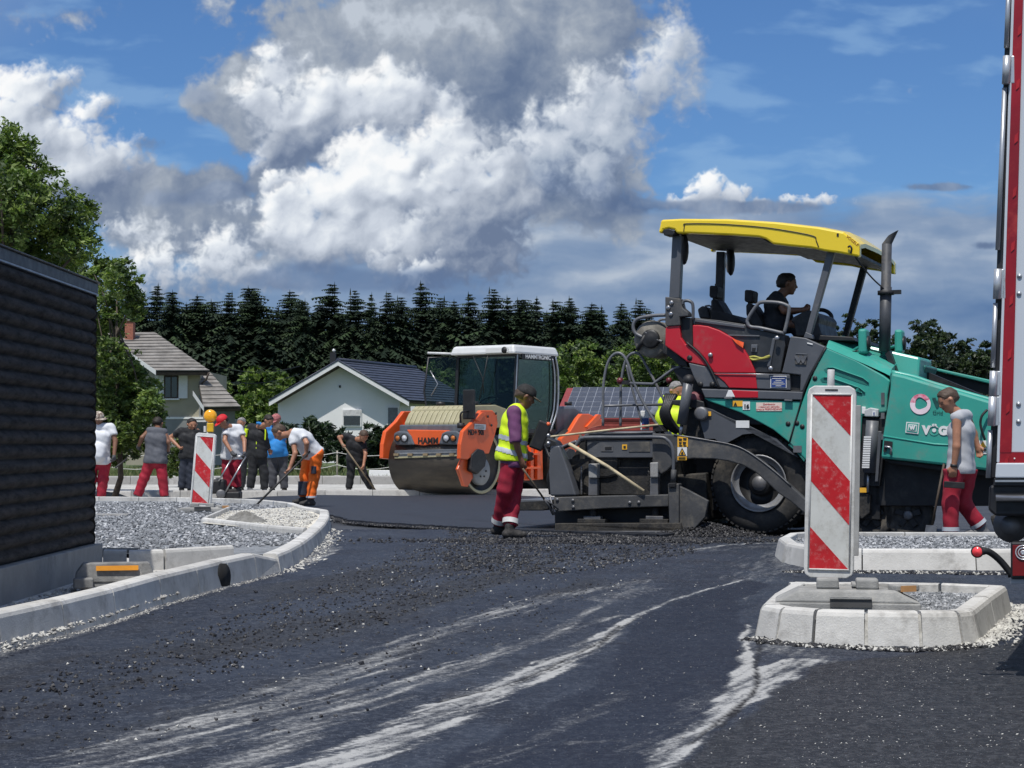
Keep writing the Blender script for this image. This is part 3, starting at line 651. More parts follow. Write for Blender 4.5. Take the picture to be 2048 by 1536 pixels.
heap('mortar_heap', Vector((-8.1,35.6,-.03)), (.75,.4), .20, m_mort, 'grey mortar heap on the white strip between two workers in red trousers', seed=4)
heap('sand_heap', Vector((-7.2,43,.04)), (.35,.35), .30, m_sand, 'little pale heap on the pavement by the man in black polo', seed=6)
# ================================================================== SHED AT LEFT
m_corr = M('corrugated_black', (.042,.039,.037), .85, spec=.2, var=.5, vs=5, bump=.008, bs=34, dust=(.095,.085,.078), da=.6, ds=3.5, stretch=(1, 1, 4))
m_cap = M('roof_trim', (.05,.058,.068), .5, var=.1, metal=.0)
m_plinth = M('plinth_concrete', (.27,.27,.26), .85, var=.16, vs=2.2, bump=.002, bs=60, dust=(.18,.18,.17), da=.35, ds=2)
sh = empty('shed', (-3.44, 14.9, .05), label='dark shed of horizontal corrugated cladding on a concrete plinth at the left edge', cat='shed')
L0 = sh.location; z0, z1 = .29, 2.35; nw = 20; per = (z1-z0)/nw
pr_ = []
for k in range(nw*8+1):
    t = k/8; ph = t-int(t); zz_ = z0+per*t
    pr_.append((zz_, .045*abs(math.sin(math.pi*t))**.75))
def corr_wall(ax, off, length, n=30):
    vs, fs = [], []
    for j in range(n+1):
        for (z_, o_) in pr_:
            jit = .002*mnoise.noise(Vector((j*.9, z_*6, ax)))
            if ax == 0: vs.append((off+o_+jit, -length*j/n, z_))            # right wall running toward the camera
            else: vs.append((-length*j/n, off+o_+jit, z_))
    m_ = len(pr_)
    for j in range(n):
        for k in range(m_-1): fs.append((j*m_+k, (j+1)*m_+k, (j+1)*m_+k+1, j*m_+k+1))
    return vs, fs
XW = -.045
vs, fs = corr_wall(0, XW, 9.0); vs = [(a-(0), b-.04, c-L0.z) for a, b, c in vs]
me = bpy.data.meshes.new('corrugated_wall'); me.from_pydata(vs, [], fs); me.materials.append(m_corr); me.polygons.foreach_set('use_smooth', [True]*len(fs)); link('corrugated_wall', me, sh)
vs, fs = corr_wall(1, -.045, 5.0); vs = [(a, b, c-L0.z) for a, b, c in vs]
me = bpy.data.meshes.new('corrugated_wall'); me.from_pydata(vs, [], fs); me.materials.append(m_corr); me.polygons.foreach_set('use_smooth', [True]*len(fs)); link('corrugated_wall', me, sh)
MB().box((-2.6,-4.6,1.0), (5.0,8.8,2.5)).build('core', M('shed_core', (.02,.02,.02)), sh)
mb = MB(); mb.box((-2.45,-4.45,.035), (5.0,9.0,.42)); mb.build('plinth', m_plinth, sh, bevel=.008)
mb = MB(); mb.box((-2.42,-4.46,2.355), (4.84,8.98,.085)); mb.box((-2.42,-4.46,2.405), (4.88,9.02,.012)); mb.build('roof_trim', m_cap, sh, bevel=.006)
mb = MB(); mb.box((-2.42,-4.46,2.306), (4.85,8.99,.012)); mb.build('drip_edge', M('drip_edge', (.28,.33,.40), .4), sh)
# steel grate leaning by the plinth
g = empty('drain_grate', P(262,1101,15.75)-Vector((0,0,.02)), label='flat dark slatted grate lying beside the shed plinth', cat='grate')
for k in range(9):
    MB().box((-.28+.0*k, -.16+.04*k, .02), (.62,.018,.025)).build('slat', M('grate_steel', (.16,.16,.15), .6, .3), g)
MB().box((.04,0,.008), (.03,.36,.014)).build('crossbar', MATS['grate_steel'], g)
# spare delineator foot
m_rub = M('recycled_rubber', (.20,.20,.195), .9, var=.25, vs=8, bump=.003, bs=70, dust=(.36,.35,.33), da=.5, ds=5)
m_orange_r = M('orange_reflector', (.75,.30,.02), .4, var=.1)
ft = empty('ballast_block', (*tuple(G(228,1172,.085))[:2], .085), R(14), label='grey rubber ballast block with an orange reflector strip lying behind the left kerb', cat='ballast block')
mb = MB(); mb.prism([Vector(p) for p in ((-.28,-.09,0),(.26,-.09,0),(.28,-.06,.10),(.25,-.05,.17),(-.22,-.05,.17),(-.27,-.06,.10))], [Vector(p) for p in ((-.28,.16,0),(.26,.16,0),(.28,.12,.10),(.25,.10,.17),(-.22,.10,.17),(-.27,.12,.10))])
mb.build('body', m_rub, ft, bevel=.008)
MB().box((.02,-.078,.135), (.30,.012,.035), rot=Matrix.Rotation(R(-10),3,'X')).build('reflector', m_orange_r, ft)
MB().box((-.22,-.13,.035), (.14,.10,.075)).build('socket_block', m_rub, ft, bevel=.012)
MB().box((.22,-.088,.07), (.05,.01,.08)).build('rib', m_rub, ft); MB().box((.02,-.086,.05), (.34,.01,.02)).build('rib', m_rub, ft)
mb = MB(); mb.tube([G(95,1206,.06), G(150,1196,.07), G(170,1192,.07)], .009, 6); tag(mb.build('wooden_stick', M('old_wood', (.20,.14,.09), .8)), 'thin brown stick lying in the light gravel by the sign foot', 'stick')
# flat board on the island gravel near the shed
mb = MB(); c = G(195,1030,.10); mb.box(c, (.9,.25,.03)); tag(mb.build('board', M('grey_board', (.35,.34,.32), .8)), 'thin grey board lying on the gravel right beside the shed corner', 'board')
# ================================================================== TREES
m_bark = M('bark', (.07,.055,.04), .9, var=.3, vs=6, bump=.01, bs=20)
m_need = [M('needles_a', (.016,.029,.014), .75, var=.35, vs=.6, spec=.25), M('needles_b', (.028,.048,.019), .75, var=.3, vs=.6, spec=.25), M('needles_c', (.009,.018,.010), .8, var=.3, vs=.6, spec=.2)]
def leaf_mat(name, col):
    m = bpy.data.materials.new(name); m.use_nodes = True; n = NT(m.node_tree); n.n.clear()
    tc = n.add('ShaderNodeTexCoord').outputs['Object']; out = n.add('ShaderNodeOutputMaterial')
    f = n.ramp(n.noise(tc, 1.6, 4, .6), .3, .7); c = n.mix(f, tuple(x*.65 for x in col), tuple(x*1.35 for x in col))
    p = n.add('ShaderNodeBsdfPrincipled', {'Base Color': c, 'Roughness': .55}); t = n.add('ShaderNodeBsdfTranslucent', {0: n.mix(1.0, c, (1.2,1.5,.5), 'MULTIPLY')})
    n.l.new(n.add('ShaderNodeMixShader', {0: .25, 1: p.outputs[0], 2: t.outputs[0]}).outputs[0], out.inputs[0]); return m
def spruce_meshes(seed, H, Rd, ex=.72, sp=1.0):
    rs = np.random.RandomState(seed); lop = rs.rand()*6.28; la = .10+.25*rs.rand(); gap = rs.rand(90) < .10; V_, F_, MI = [], [], []; c = 0
    nwh = 58; lean = rs.randn(2)*.01
    for w in range(nwh):
        t = .10+.90*(w+rs.rand()*.5)/nwh; z = H*t
        L0_ = Rd*((1-t)**ex)*(.62 if gap[w] else 1)*(1+.14*math.sin(w*.9+seed))*(.85+.3*rs.rand())+.22
        nb = 5 if t > .93 else 9; a0 = rs.rand()*6.28
        for b in range(nb):
            a = a0+6.283*b/nb+rs.randn()*.18; L = L0_*(.45+.85*rs.rand())*(1+la*math.cos(a-lop)); ca, sa = math.cos(a), math.sin(a)
            up = .25 if t > .8 else .05
            wd = .13*L+.20; mi = rs.choice(3, p=[.5,.2,.3])
            ns = 6
            for k in range(ns):
                q0, q1 = k/ns, (k+1)/ns
                def pt(q, side, drop):
                    r = L*q; zz = z+up*r-.32*L*q*q-drop; return (ca*r-sa*side+lean[0]*z, sa*r+ca*side+lean[1]*z, zz)
                w0 = wd*(1-q0*.75)*.78; sgn = rs.rand()
                for sd in (-1, 1):
                    V_ += [pt(q0, 0, 0), pt(q1, 0, 0), pt(q0+.10+.25*rs.rand()/ns, sd*w0*(1.3+.8*rs.rand()), w0*(.6+.9*rs.rand()))]
                    F_.append((c, c+1, c+2)); MI.append(mi); c += 3
                V_ += [pt(q0, -.03, 0), pt(q1, .03, 0), pt((q0+q1)/2, 0, w0*1.5*(.5+rs.rand()))]; F_.append((c, c+1, c+2)); MI.append(mi); c += 3
            V_ += [pt(.9, -.06*wd, 0), pt(.9, .06*wd, 0), pt(1.12, 0, -.05*L)]; F_.append((c, c+1, c+2)); MI.append(mi); c += 3
    V_ += [(-.10,0,H*.965),(.10,0,H*.965),(0,0,H*1.012),(0,-.10,H*.965),(0,.10,H*.965),(0,0,H*1.012)]; F_ += [(c,c+1,c+2),(c+3,c+4,c+5)]; MI += [0,0]
    cr = np_mesh('crown', np.array(V_), np.array(F_), m_need, MI)
    tr = MB().tube([(0,0,-.2),(0,0,H*.5),(0,0,H*.98)], [.24,.15,.02], 6).mesh('trunk', m_bark)
    return tr, cr
SPR = [spruce_meshes(11+i, 17.0, r, e_) for i, (r, e_) in enumerate(((5.0,.66), (5.6,.62), (4.3,.70), (5.3,.56), (5.8,.74), (4.7,.56), (5.0,.80), (4.5,.62)))]
def spruce(x, y, h, label, group, vi):
    tr, cr = SPR[vi % 8]; e = empty('spruce_tree', (x, y, -.06), random.random()*6.28, label, 'tree', group); s = h/17.0
    e.rotation_euler.x = random.gauss(0, .018); e.rotation_euler.y = random.gauss(0, .018); e.scale = (s*random.uniform(.8,1.3), s*random.uniform(.8,1.3), s); link('trunk', tr, e); link('crown', cr, e); return e
tops = [(285,612),(315,575),(345,588),(372,612),(400,596),(430,606),(463,590),(497,580),(520,590),(550,618),(577,588),(606,605),(640,612),(668,573),(705,585),(738,592),(765,590),(800,598),(843,570),(884,600),(905,606),(932,592),(974,582),(1008,598),(1046,602),(1072,600),(1105,606),(1140,600),(1172,612),(1202,618),(1235,612),(1262,604),(1292,628),(1325,650),(1380,660),(1420,645),(1470,640),(1510,655),(1550,660),(1600,650),(1640,655)]
for k, (a, b) in enumerate(tops):
    Y = 200+random.uniform(-4, 4); p = P(a, b, Y)
    spruce(p.x, Y, (p.z+.06)*1.02, 'tall dark spruce standing in the front row of the forest behind the houses', 'spruces in the front row of the forest', random.randrange(64)); e_tilt = None
for r_, (Y0, dy) in enumerate(((212, 14), (226, 30))):
    k = 0; x = -66.0
    while x < 80:
        px = 1024+x/Y0*3600; by = np.interp(px, [0,300,1300,1400,2100], [598,603,622,665,690])+random.uniform(0, 26)+dy*.2
        spruce(x, Y0+random.uniform(-4,4), P(px, by, Y0).z, 'dark spruce in the dense rows behind the first line of forest trees', 'spruces deeper in the forest', random.randrange(50)); x += random.uniform(2.3, 3.9); k += 1
def crown_mesh(name, lobes, n, size, mats, probs, seed, elong=1.0, shell=.75, droop=0.0):
    """leaf-sized faces spread through the given lobes (x, y, z, rx, ry, rz)"""
    rs = np.random.RandomState(seed); L = np.array(lobes, float); vol = (L[:, 3]*L[:, 5])**1.0; k = rs.choice(len(L), n, p=vol/vol.sum())
    d = rs.randn(n, 3); d /= np.linalg.norm(d, axis=1, keepdims=True); r = (shell+(1-shell)*rs.rand(n))*rs.rand(n)**.22
    # clumps: leaves gather round random twig points
    nt = max(6, n//28); tk = rs.choice(len(L), nt, p=vol/vol.sum()); td = rs.randn(nt, 3); td /= np.linalg.norm(td, axis=1, keepdims=True); tr_ = rs.rand(nt)**.38*1.05
    tp = L[tk, :3]+td*tr_[:, None]*L[tk, 3:]
    j = rs.randint(0, nt, n); c = tp[j]+rs.randn(n, 3)*np.array([.16,.16,.11])*np.mean(L[:, 3])*.55
    s = size*(.6+.8*rs.rand(n)); u = rs.randn(n, 3); u[:, 2] = u[:, 2]*.7-droop; u /= np.linalg.norm(u, axis=1, keepdims=True)
    w = np.cross(u, rs.randn(n, 3)); w /= np.linalg.norm(w, axis=1, keepdims=True)
    a = u*s[:, None]*elong; b = w*s[:, None]*.42
    V_ = np.stack([c-a*.5, c+b*.5, c+a*.5, c-b*.5], 1).reshape(-1, 3); F_ = np.arange(4*n).reshape(n, 4)
    clump = rs.choice(len(mats), nt, p=probs); mi = np.where(rs.rand(n) < .75, clump[j], rs.choice(len(mats), n, p=probs))
    return np_mesh(name, V_, F_, mats, mi), tp
def leafy(name, root, lobes, n, size, mats, probs, seed, label, cat='tree', group=None, trunk=None, limbs=14, tr=.1, **kw):
    e = empty(name, root, 0, label, cat, group); R0 = Vector(root)
    loc = [(a-R0.x, b-R0.y, c-R0.z, *r) for (a, b, c, *r) in lobes]
    me, tp = crown_mesh('crown', loc, n, size, mats, probs, seed, **kw); tag(link('crown', me, e), kind='stuff')
    mb = MB(); top = Vector(np.mean(np.array(loc)[:, :3], axis=0)); top.z = max(l[2] for l in loc)*.85
    base = trunk or [Vector((0,0,0)), top*.35+Vector((.1,0,0)), top*.7, top]
    base = [Vector(b) for b in base]; m_ = len(base); mb.tube(base, [tr*(1-.8*i/(m_-1)) for i in range(m_)], 8)
    rs = random.Random(seed)
    for k in range(limbs):
        t = rs.uniform(.25, .95)*(m_-1); i = min(int(t), m_-2); a = base[i].lerp(base[i+1], t-i); b = Vector(tp[rs.randrange(len(tp))]); 
        mid = a.lerp(b, .5)+Vector((0,0,.12*(b-a).length)); mb.tube([a, mid, b], [tr*.35, tr*.22, tr*.07], 5)
    mb.build('trunk', m_bark, e); return e
lg = [leaf_mat('leaf_light', (.17,.23,.05)), leaf_mat('leaf_mid', (.095,.15,.032)), leaf_mat('leaf_dark', (.04,.07,.018))]
def plobes(L, Y, dz=.8):
    out = []; rs = random.Random(len(L))
    for (a, b, rx, ry) in L:
        yy = Y+rs.uniform(-dz, dz); p = P(a, b, yy); s = FPX/yy; out.append((p.x, p.y, p.z, rx/s, rx/s*.9, ry/s))
    return out
leafy('walnut_tree', (P(-20,980,38).x, 38, -.06), plobes([(-60,330,110,90),(10,300,50,60),(40,330,60,50),(80,400,75,60),(0,420,110,90),(130,450,60,45),(150,490,50,40),(60,500,100,80),(-90,480,120,120),(100,540,80,50),(-30,600,120,80),(165,420,28,30)], 38, 1.2), 52000, .11, lg, [.30,.45,.25], 3,
      'big broad-leaved tree rising behind the dark shed in the upper left', tr=.22, limbs=26, elong=1.1)
leafy('cherry_tree', (P(262,985,35).x, 35, -.05), plobes([(205,545,45,32),(245,560,36,40),(225,610,60,40),(270,610,26,30),(200,660,45,40),(205,720,48,45),(235,740,58,50),(270,780,50,52),(290,830,42,45),(235,820,65,60),(200,790,40,60),(275,880,45,36),(215,890,60,44),(240,850,60,50),(300,805,28,30)], 35, .7), 38000, .09, lg, [.36,.42,.22], 4,
      'light green leafy tree between the shed and the beige house', tr=.07, limbs=26, trunk=[(-.35,0,0),(-.2,0,.5),(-.25,0,1.6),(-.3,0,2.8),(-.3,0,4.0)], elong=1.1)
leafy('shrub', (P(355,960,44).x, 44, -.05), plobes([(350,900,26,34),(340,930,24,24),(372,925,14,22)], 44, .4), 3500, .09, lg, [.45,.4,.15], 5, 'light green shrub behind the worker in the grey vest', 'shrub', tr=.03, limbs=6)
for k, (L, Y, lab, pr3) in enumerate([
    ([(515,770,34,36),(500,810,40,40),(545,800,36,40),(520,850,60,40)], 118, 'yellow-green bushy tree between the beige house and the white house', [.5,.35,.15]),
    ([(560,770,26,30),(575,800,30,40),(590,850,30,40)], 122, 'mid-green tree at the left roof edge of the white house', [.25,.45,.3]),
    ([(440,800,30,40),(470,830,40,40),(450,870,50,30)], 120, 'green bush beside the lower roof of the beige house', [.2,.5,.3]),
    ([(870,770,50,50),(820,840,40,40),(900,820,60,50)], 135, 'dark green tree behind the road roller cab', [.1,.4,.5]),
    ([(1150,720,45,45),(1120,740,40,40),(1190,730,40,50),(1150,770,60,30)], 150, 'light leafy tree above the left end of the solar panel roof', [.3,.45,.25]),
    ([(1235,740,50,50),(1280,730,50,50),(1260,780,70,30)], 150, 'leafy tree behind the middle of the solar panel roof', [.25,.45,.3]),
    ([(1330,720,50,50),(1380,740,50,50),(1440,760,60,40)], 150, 'leafy tree behind the rear of the green paver', [.2,.45,.35])]):
    leafy('broadleaf_tree', (P(L[0][0], 900, Y).x, Y, -.06), plobes(L, Y, 1.5), 5200, .34, lg, pr3, 20+k, lab, tr=.12, limbs=6)
mixm = [leaf_mat('far_leaf_a', (.05,.075,.028)), leaf_mat('far_leaf_b', (.028,.045,.02)), leaf_mat('far_leaf_c', (.014,.026,.014))]
for k, (a, b, r) in enumerate([(1700,655,34),(1668,672,26),(1745,668,34),(1790,690,34),(1835,672,36),(1862,664,30),(1900,690,34),(1940,700,34),(1975,705,30),(2020,700,34),(1725,720,44),(1800,730,50),(1870,730,50),(1950,740,50),(1620,700,34),(1560,690,30)]):
    L = [(a, b, r*.8, r*.75), (a-r*.5, b+r*.8, r*.8, r*.8), (a+r*.5, b+r*.8, r*.8, r*.8), (a, b+r*1.8, r*1.2, r*1.2), (a+r*.2, b+r*2.8, r*1.2, r), (a-r*.1, b-r*.6, r*.35, r*.3), (a-r*.6, b+r*3.4, r*1.2, r), (a+r*.5, b+r*4.4, r*1.2, r)]
    leafy('broadleaf_tree', (P(a, 900, 170).x, 170+k % 4*3, -.06), plobes(L, 170+k % 4*3, 2), 5200, .46, mixm, [.35,.4,.25], 40+k,
          'leafy forest tree on the ridge to the right behind the paver hopper', group='leafy trees of the forest on the right', tr=.15, limbs=5)
ul = [(x, 198+random.uniform(-2,10), random.uniform(1.5,3.5), 3.5, 2.5, random.uniform(2.5,4.5)) for x in np.arange(-64, 78, 2.6)]
me, _ = crown_mesh('forest_undergrowth', ul, 42000, 1.0, mixm, [.15,.35,.5], 77); tag(link('forest_undergrowth', me), kind='stuff')
# dark dense pine bushes in front of the white house
hm = [leaf_mat('hedge_a', (.022,.042,.018)), leaf_mat('hedge_b', (.04,.065,.025)), leaf_mat('hedge_c', (.012,.024,.012))]
for k, (L, lab) in enumerate([([(632,862,32,24),(606,880,44,32),(600,910,60,30)], 'dark bushy pine left of the white house window'), ([(672,882,34,26),(742,876,20,30),(748,890,30,30),(700,905,60,26)], 'dark pine shrub in front of the white house window'),
      ([(768,872,18,26),(790,892,28,30),(770,915,50,26)], 'dark pine shrub in front of the white house door'), ([(570,880,40,30),(545,900,30,25)], 'low dark shrub behind the man in the blue shirt')]):
    leafy('pine_shrub', (P(L[0][0], 945, 68).x, 68, -.06), plobes(L, 68, 1), 6500, .17, hm, [.4,.25,.35], 60+k, lab, 'shrub', tr=.05, limbs=8, elong=1.5)
# grass tufts on the verge
rs = np.random.RandomState(9); n_ = 26000; yv = 50+rs.rand(n_)**1.3*28; xv = (rs.rand(n_)-.62)*26; hh = .08+.22*rs.rand(n_); a = rs.rand(n_)*6.28; w_ = .012+.02*rs.rand(n_); ln = rs.randn(n_, 2)*.08
b0 = np.stack([xv-np.cos(a)*w_, yv-np.sin(a)*w_, np.full(n_, -.06)], -1); b1 = np.stack([xv+np.cos(a)*w_, yv+np.sin(a)*w_, np.full(n_, -.06)], -1); tp = np.stack([xv+ln[:, 0], yv+ln[:, 1], hh-.06], -1)
gm = [leaf_mat('grass_a', (.13,.15,.05)), leaf_mat('grass_b', (.06,.10,.03)), leaf_mat('grass_c', (.20,.19,.09))]
tag(link('grass', np_mesh('grass', np.stack([b0, b1, tp], 1).reshape(-1, 3), np.arange(3*n_).reshape(-1, 3), gm, rs.choice(3, n_, p=[.45,.35,.2]))), kind='stuff')
# ================================================================== HOUSES
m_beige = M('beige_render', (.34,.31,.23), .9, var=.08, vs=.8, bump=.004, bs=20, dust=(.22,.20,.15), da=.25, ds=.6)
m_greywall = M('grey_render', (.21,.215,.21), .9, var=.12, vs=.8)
m_white = M('white_render', (.74,.74,.72), .85, var=.03, vs=.6, bump=.002, bs=20)
m_tile = M('weathered_tiles', (.20,.185,.165), .85, var=.28, vs=1.6, bump=.01, bs=9, dust=(.34,.33,.31), da=.35, ds=1.2)
m_btile = M('dark_blue_tiles', (.035,.042,.065), .5, var=.2, vs=1.5)
m_dark = M('dark_void', (.012,.013,.015), .6)
m_glass = M('window_glass', (.02,.025,.03), .08, spec=.8)
m_trim = M('white_trim', (.68,.68,.66), .6, var=.05)
m_brick = M('red_brick', (.30,.11,.07), .85, var=.25, vs=12)
m_wood = M('dark_wood', (.06,.045,.035), .8, var=.25)
def roof_plane(parent, E1, E2, R2, R1, rows, th, mat, name='tile_course', org=Vector(), cols=0, lip=.05):
    """a roof slope as overlapping courses from eave E1-E2 to ridge R1-R2"""
    E1, E2, R1, R2 = [Vector(p)-org for p in (E1, E2, R1, R2)]; nrm = (E2-E1).cross(R1-E1).normalized()
    if nrm.z < 0: nrm = -nrm
    for k in range(rows):
        a, b = k/rows, (k+1)/rows+.12/rows
        p0, p1, q0, q1 = E1.lerp(R1, a), E2.lerp(R2, a), E1.lerp(R1, min(1, b)), E2.lerp(R2, min(1, b))
        if cols:
            for c in range(cols):
                s, t = c/cols+.006, (c+1)/cols-.006; w0, w1, x1, x0 = p0.lerp(p1, s), p0.lerp(p1, t), q0.lerp(q1, t), q0.lerp(q1, s)
                mb = MB(); mb.prism([w0+nrm*lip, w1+nrm*lip, x1, x0], [w0+nrm*(lip+th), w1+nrm*(lip+th), x1+nrm*th, x0+nrm*th]); mb.build(name, mat, parent)
        else:
            mb = MB(); mb.prism([p0+nrm*lip, p1+nrm*lip, q1, q0], [p0+nrm*(lip+th), p1+nrm*(lip+th), q1+nrm*th, q0+nrm*th]); mb.build(name, mat, parent)
    mb = MB(); mb.prism([E1-nrm*.02, E2-nrm*.02, R2-nrm*.02, R1-nrm*.02], [E1-nrm*.16, E2-nrm*.16, R2-nrm*.16, R1-nrm*.16]); mb.build('roof_deck', m_wood, parent)
# beige house
Yb = 85.0; ob = P(360,930,Yb); ob.z = -.06
bh = empty('beige_house', ob, label='beige two-storey house with a weathered grey tiled roof on the left', cat='house')
def Q(px, py, Y, o): return P(px, py, Y)-o
mb = MB(); a = Q(312,750,Yb,ob); b = Q(400,750,Yb,ob); zt = Q(0,742,Yb,ob).z; zm = Q(0,836,Yb,ob).z
mb.box(((a.x+b.x)/2, 4, (zt+zm)/2+.05), (b.x-a.x, 8, zt-zm)); mb.build('upper_wall', m_beige, bh)
a2 = Q(300,900,Yb,ob); b2 = Q(440,900,Yb,ob)
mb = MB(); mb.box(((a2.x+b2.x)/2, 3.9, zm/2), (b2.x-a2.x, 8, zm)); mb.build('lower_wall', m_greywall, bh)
mb = MB(); mb.box(((a.x+b.x)/2+.03, -.06, zm), (b.x-a.x+.3, .14, .10)); mb.build('string_course', m_trim, bh)
roof_plane(bh, P(312,744,83.6), P(419,744,84.6), P(308,666,89.5), P(204,668,88.5), 13, .05, m_tile, org=ob)
# gable side wall under the left verge
g0, g1 = Q(322,746,84.3,ob), Q(262,706,86.4,ob)
mb = MB(); mb.prism([Q(318,750,84.9,ob), Q(318,930,84.9,ob), Q(252,930,88.0,ob), Q(252,712,88.0,ob)], [Q(320,750,85.5,ob), Q(320,930,85.5,ob), Q(256,930,88.6,ob), Q(256,712,88.6,ob)]); mb.build('gable_wall', m_beige, bh)
roof_plane(bh, P(407,817,82.6), P(481,816,83.4), P(419,746,86.4), P(394,746,86.0), 9, .05, m_tile, org=ob)
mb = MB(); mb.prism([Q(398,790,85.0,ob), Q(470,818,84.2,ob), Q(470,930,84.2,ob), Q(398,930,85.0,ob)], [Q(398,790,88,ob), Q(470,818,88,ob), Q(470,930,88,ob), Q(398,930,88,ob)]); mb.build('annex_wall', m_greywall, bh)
# barge boards
for e1, e2 in (((312,745,83.6),(204,669,88.5)), ((386,786,84),(408,818,82.6))):
    mb = MB(); p, q = Q(*e1, ob), Q(*e2, ob); mb.prism([p+Vector((0,-.05,.10)), p+Vector((0,.02,.10)), p+Vector((0,.02,-.12)), p+Vector((0,-.05,-.12))], [q+Vector((0,-.05,.10)), q+Vector((0,.02,.10)), q+Vector((0,.02,-.12)), q+Vector((0,-.05,-.12))]); mb.build('barge_board', m_trim, bh)
w = Q(343,774,Yb,ob)
wi = MB().box((w.x, -.03, w.z), (.66,.10,1.08)).build('window', m_wood, bh)
MB().box((w.x-.15, -.09, w.z), (.24,.02,.96)).build('pane', m_glass, wi); MB().box((w.x+.15, -.09, w.z), (.24,.02,.96)).build('pane', m_glass, wi)
for sx_ in (-1, 1): MB().box((w.x+sx_*.56, -.05, w.z), (.42,.07,1.08)).build('shutter', m_trim, bh)
MB().box((w.x, -.10, w.z-.58), (.80,.2,.07)).build('sill', m_trim, bh)
w = Q(402,862,Yb,ob); wi = MB().box((w.x,-.2,w.z), (.75,.10,1.0)).build('window', m_trim, bh); MB().box((w.x,-.26,w.z), (.6,.02,.85)).build('pane', m_glass, wi)
c = Q(260,668,88,ob); mb = MB(); mb.box((c.x, c.y, c.z), (.40,.5,1.3)); ch = mb.build('chimney', m_brick, bh); MB().box((c.x,c.y,c.z+.68), (.52,.62,.10)).build('cap', m_tile, ch)
mb = MB(); mb.tube([Q(418,745,84.5,ob), Q(412,760,84.6,ob), Q(404,766,84.8,ob), Q(403,830,84.9,ob)], .045, 6); mb.build('downpipe', m_wood, bh)
# white house
Yw = 105.0; ow = P(675,925,Yw); ow.z = -.06
wh = empty('white_house', ow, label='white gabled house with a dark blue tiled roof in the middle background', cat='house')
ap, le, re = Q(676,733,Yw,ow), Q(556,800,Yw,ow), Q(800,800,Yw,ow)
dv = Vector((3.4, 9.5, 0))
mb = MB(); ring = [Vector((le.x,0,0)), Vector((re.x,0,0)), Vector((re.x,0,re.z)), Vector((ap.x,0,ap.z)), Vector((le.x,0,le.z))]; mb.prism(ring, [p+dv for p in ring]); mb.build('wall', m_white, wh)
A = P(676,722,Yw-.9); Lx, Rx = P(538,802,Yw-.9), P(818,802,Yw-.9)
roof_plane(wh, Rx, Rx+dv*1.15, A+dv*1.15, A, 14, .04, m_btile, org=ow, lip=.045)
roof_plane(wh, Lx, Lx+dv*1.15, A+dv*1.15, A, 14, .04, m_btile, org=ow, lip=.045)
for X_ in (Lx, Rx):
    p, q = X_-ow, A-ow; mb = MB(); d3 = Vector((0,-.06,0)); mb.prism([p+d3, p+Vector((0,.05,0)), p+Vector((0,.05,-.30)), p+d3+Vector((0,0,-.30))], [q+d3, q+Vector((0,.05,0)), q+Vector((0,.05,-.26)), q+d3+Vector((0,0,-.26))]); mb.build('barge_board', m_trim, wh)
    mb = MB(); mb.tube([p+Vector((0,-.06,.03)), q+Vector((0,-.06,.05))], .05, 6); mb.build('verge_trim', m_btile, wh)
mb = MB(); mb.tube([A-ow+Vector((0,0,.08)), A-ow+dv*1.15+Vector((0,0,.08))], .12, 6); mb.build('ridge_cap', m_btile, wh)
w = Q(704,836,Yw,ow); wi = MB().box((w.x,-.04,w.z), (1.12,.12,1.0)).build('window', m_trim, wh)
MB().box((w.x,-.12,w.z-.16), (.95,.03,.5)).build('pane', m_glass, wi); MB().box((w.x,-.13,w.z+.30), (1.0,.05,.34)).build('shutter_box', M('shutter_grey', (.50,.50,.49), .7), wi)
w = Q(786,842,Yw,ow); wi = MB().box((w.x,-.04,w.z), (.72,.12,1.7)).build('door', m_trim, wh); MB().box((w.x,-.12,w.z), (.56,.03,1.55)).build('pane', M('door_grey', (.12,.13,.14), .4), wi)
w = Q(680,773,Yw,ow); MB().box((w.x,-.03,w.z), (.10,.08,.14)).build('vent', m_dark, wh)
w = Q(826,830,Yw-1,ow); MB().box((w.x,-1,w.z-1.2), (.26,.26,3.4)).build('pillar', m_trim, wh)
w = Q(666,713,Yw+3,ow); f_ = MB().box((w.x,3,w.z-.1), (.34,.34,.7)).build('chimney', m_dark, wh); MB().tube([(w.x,3,w.z+.3),(w.x+.1,3,w.z+.42)], .1, 6).build('cowl', m_trim, f_)
# shed with solar panels
Ys = 86.0; os_ = P(1230,930,Ys); os_.z = -.06
sb = empty('solar_barn', os_, label='low red-walled building with rows of solar panels on its roof behind the paver', cat='barn')
m_redwall = M('red_cladding', (.28,.05,.04), .8, var=.2, vs=3); m_pv = M('solar_cell', (.018,.024,.045), .25, var=.2, spec=.6); m_redroof = M('red_roof', (.22,.035,.035), .7, var=.15)
a, b = Q(1118,838,Ys,os_), Q(1420,838,Ys,os_)
mb = MB(); mb.box(((a.x+b.x)/2, 2.6, a.z/2), (b.x-a.x, 5, a.z)); mb.build('wall', m_redwall, sb)
for k in range(6): MB().box(((a.x+b.x)/2, .08, a.z-.12-.17*k), (b.x-a.x, .03, .14)).build('cladding_board', m_redwall, sb)
E1, E2, R2_, R1_ = Q(1108,838,Ys,os_), Q(1425,838,Ys,os_), Q(1425,776,Ys+4.5,os_), Q(1134,776,Ys+4.5,os_)
nn = (E2-E1).cross(R1_-E1).normalized()
mb = MB(); mb.prism([E1, E2, R2_, R1_], [p-nn*.12 for p in (E1, E2, R2_, R1_)]); mb.build('roof', m_redroof, sb)
m_frame = M('panel_frame', (.30,.32,.36), .4, metal=.3)
s0 = .045
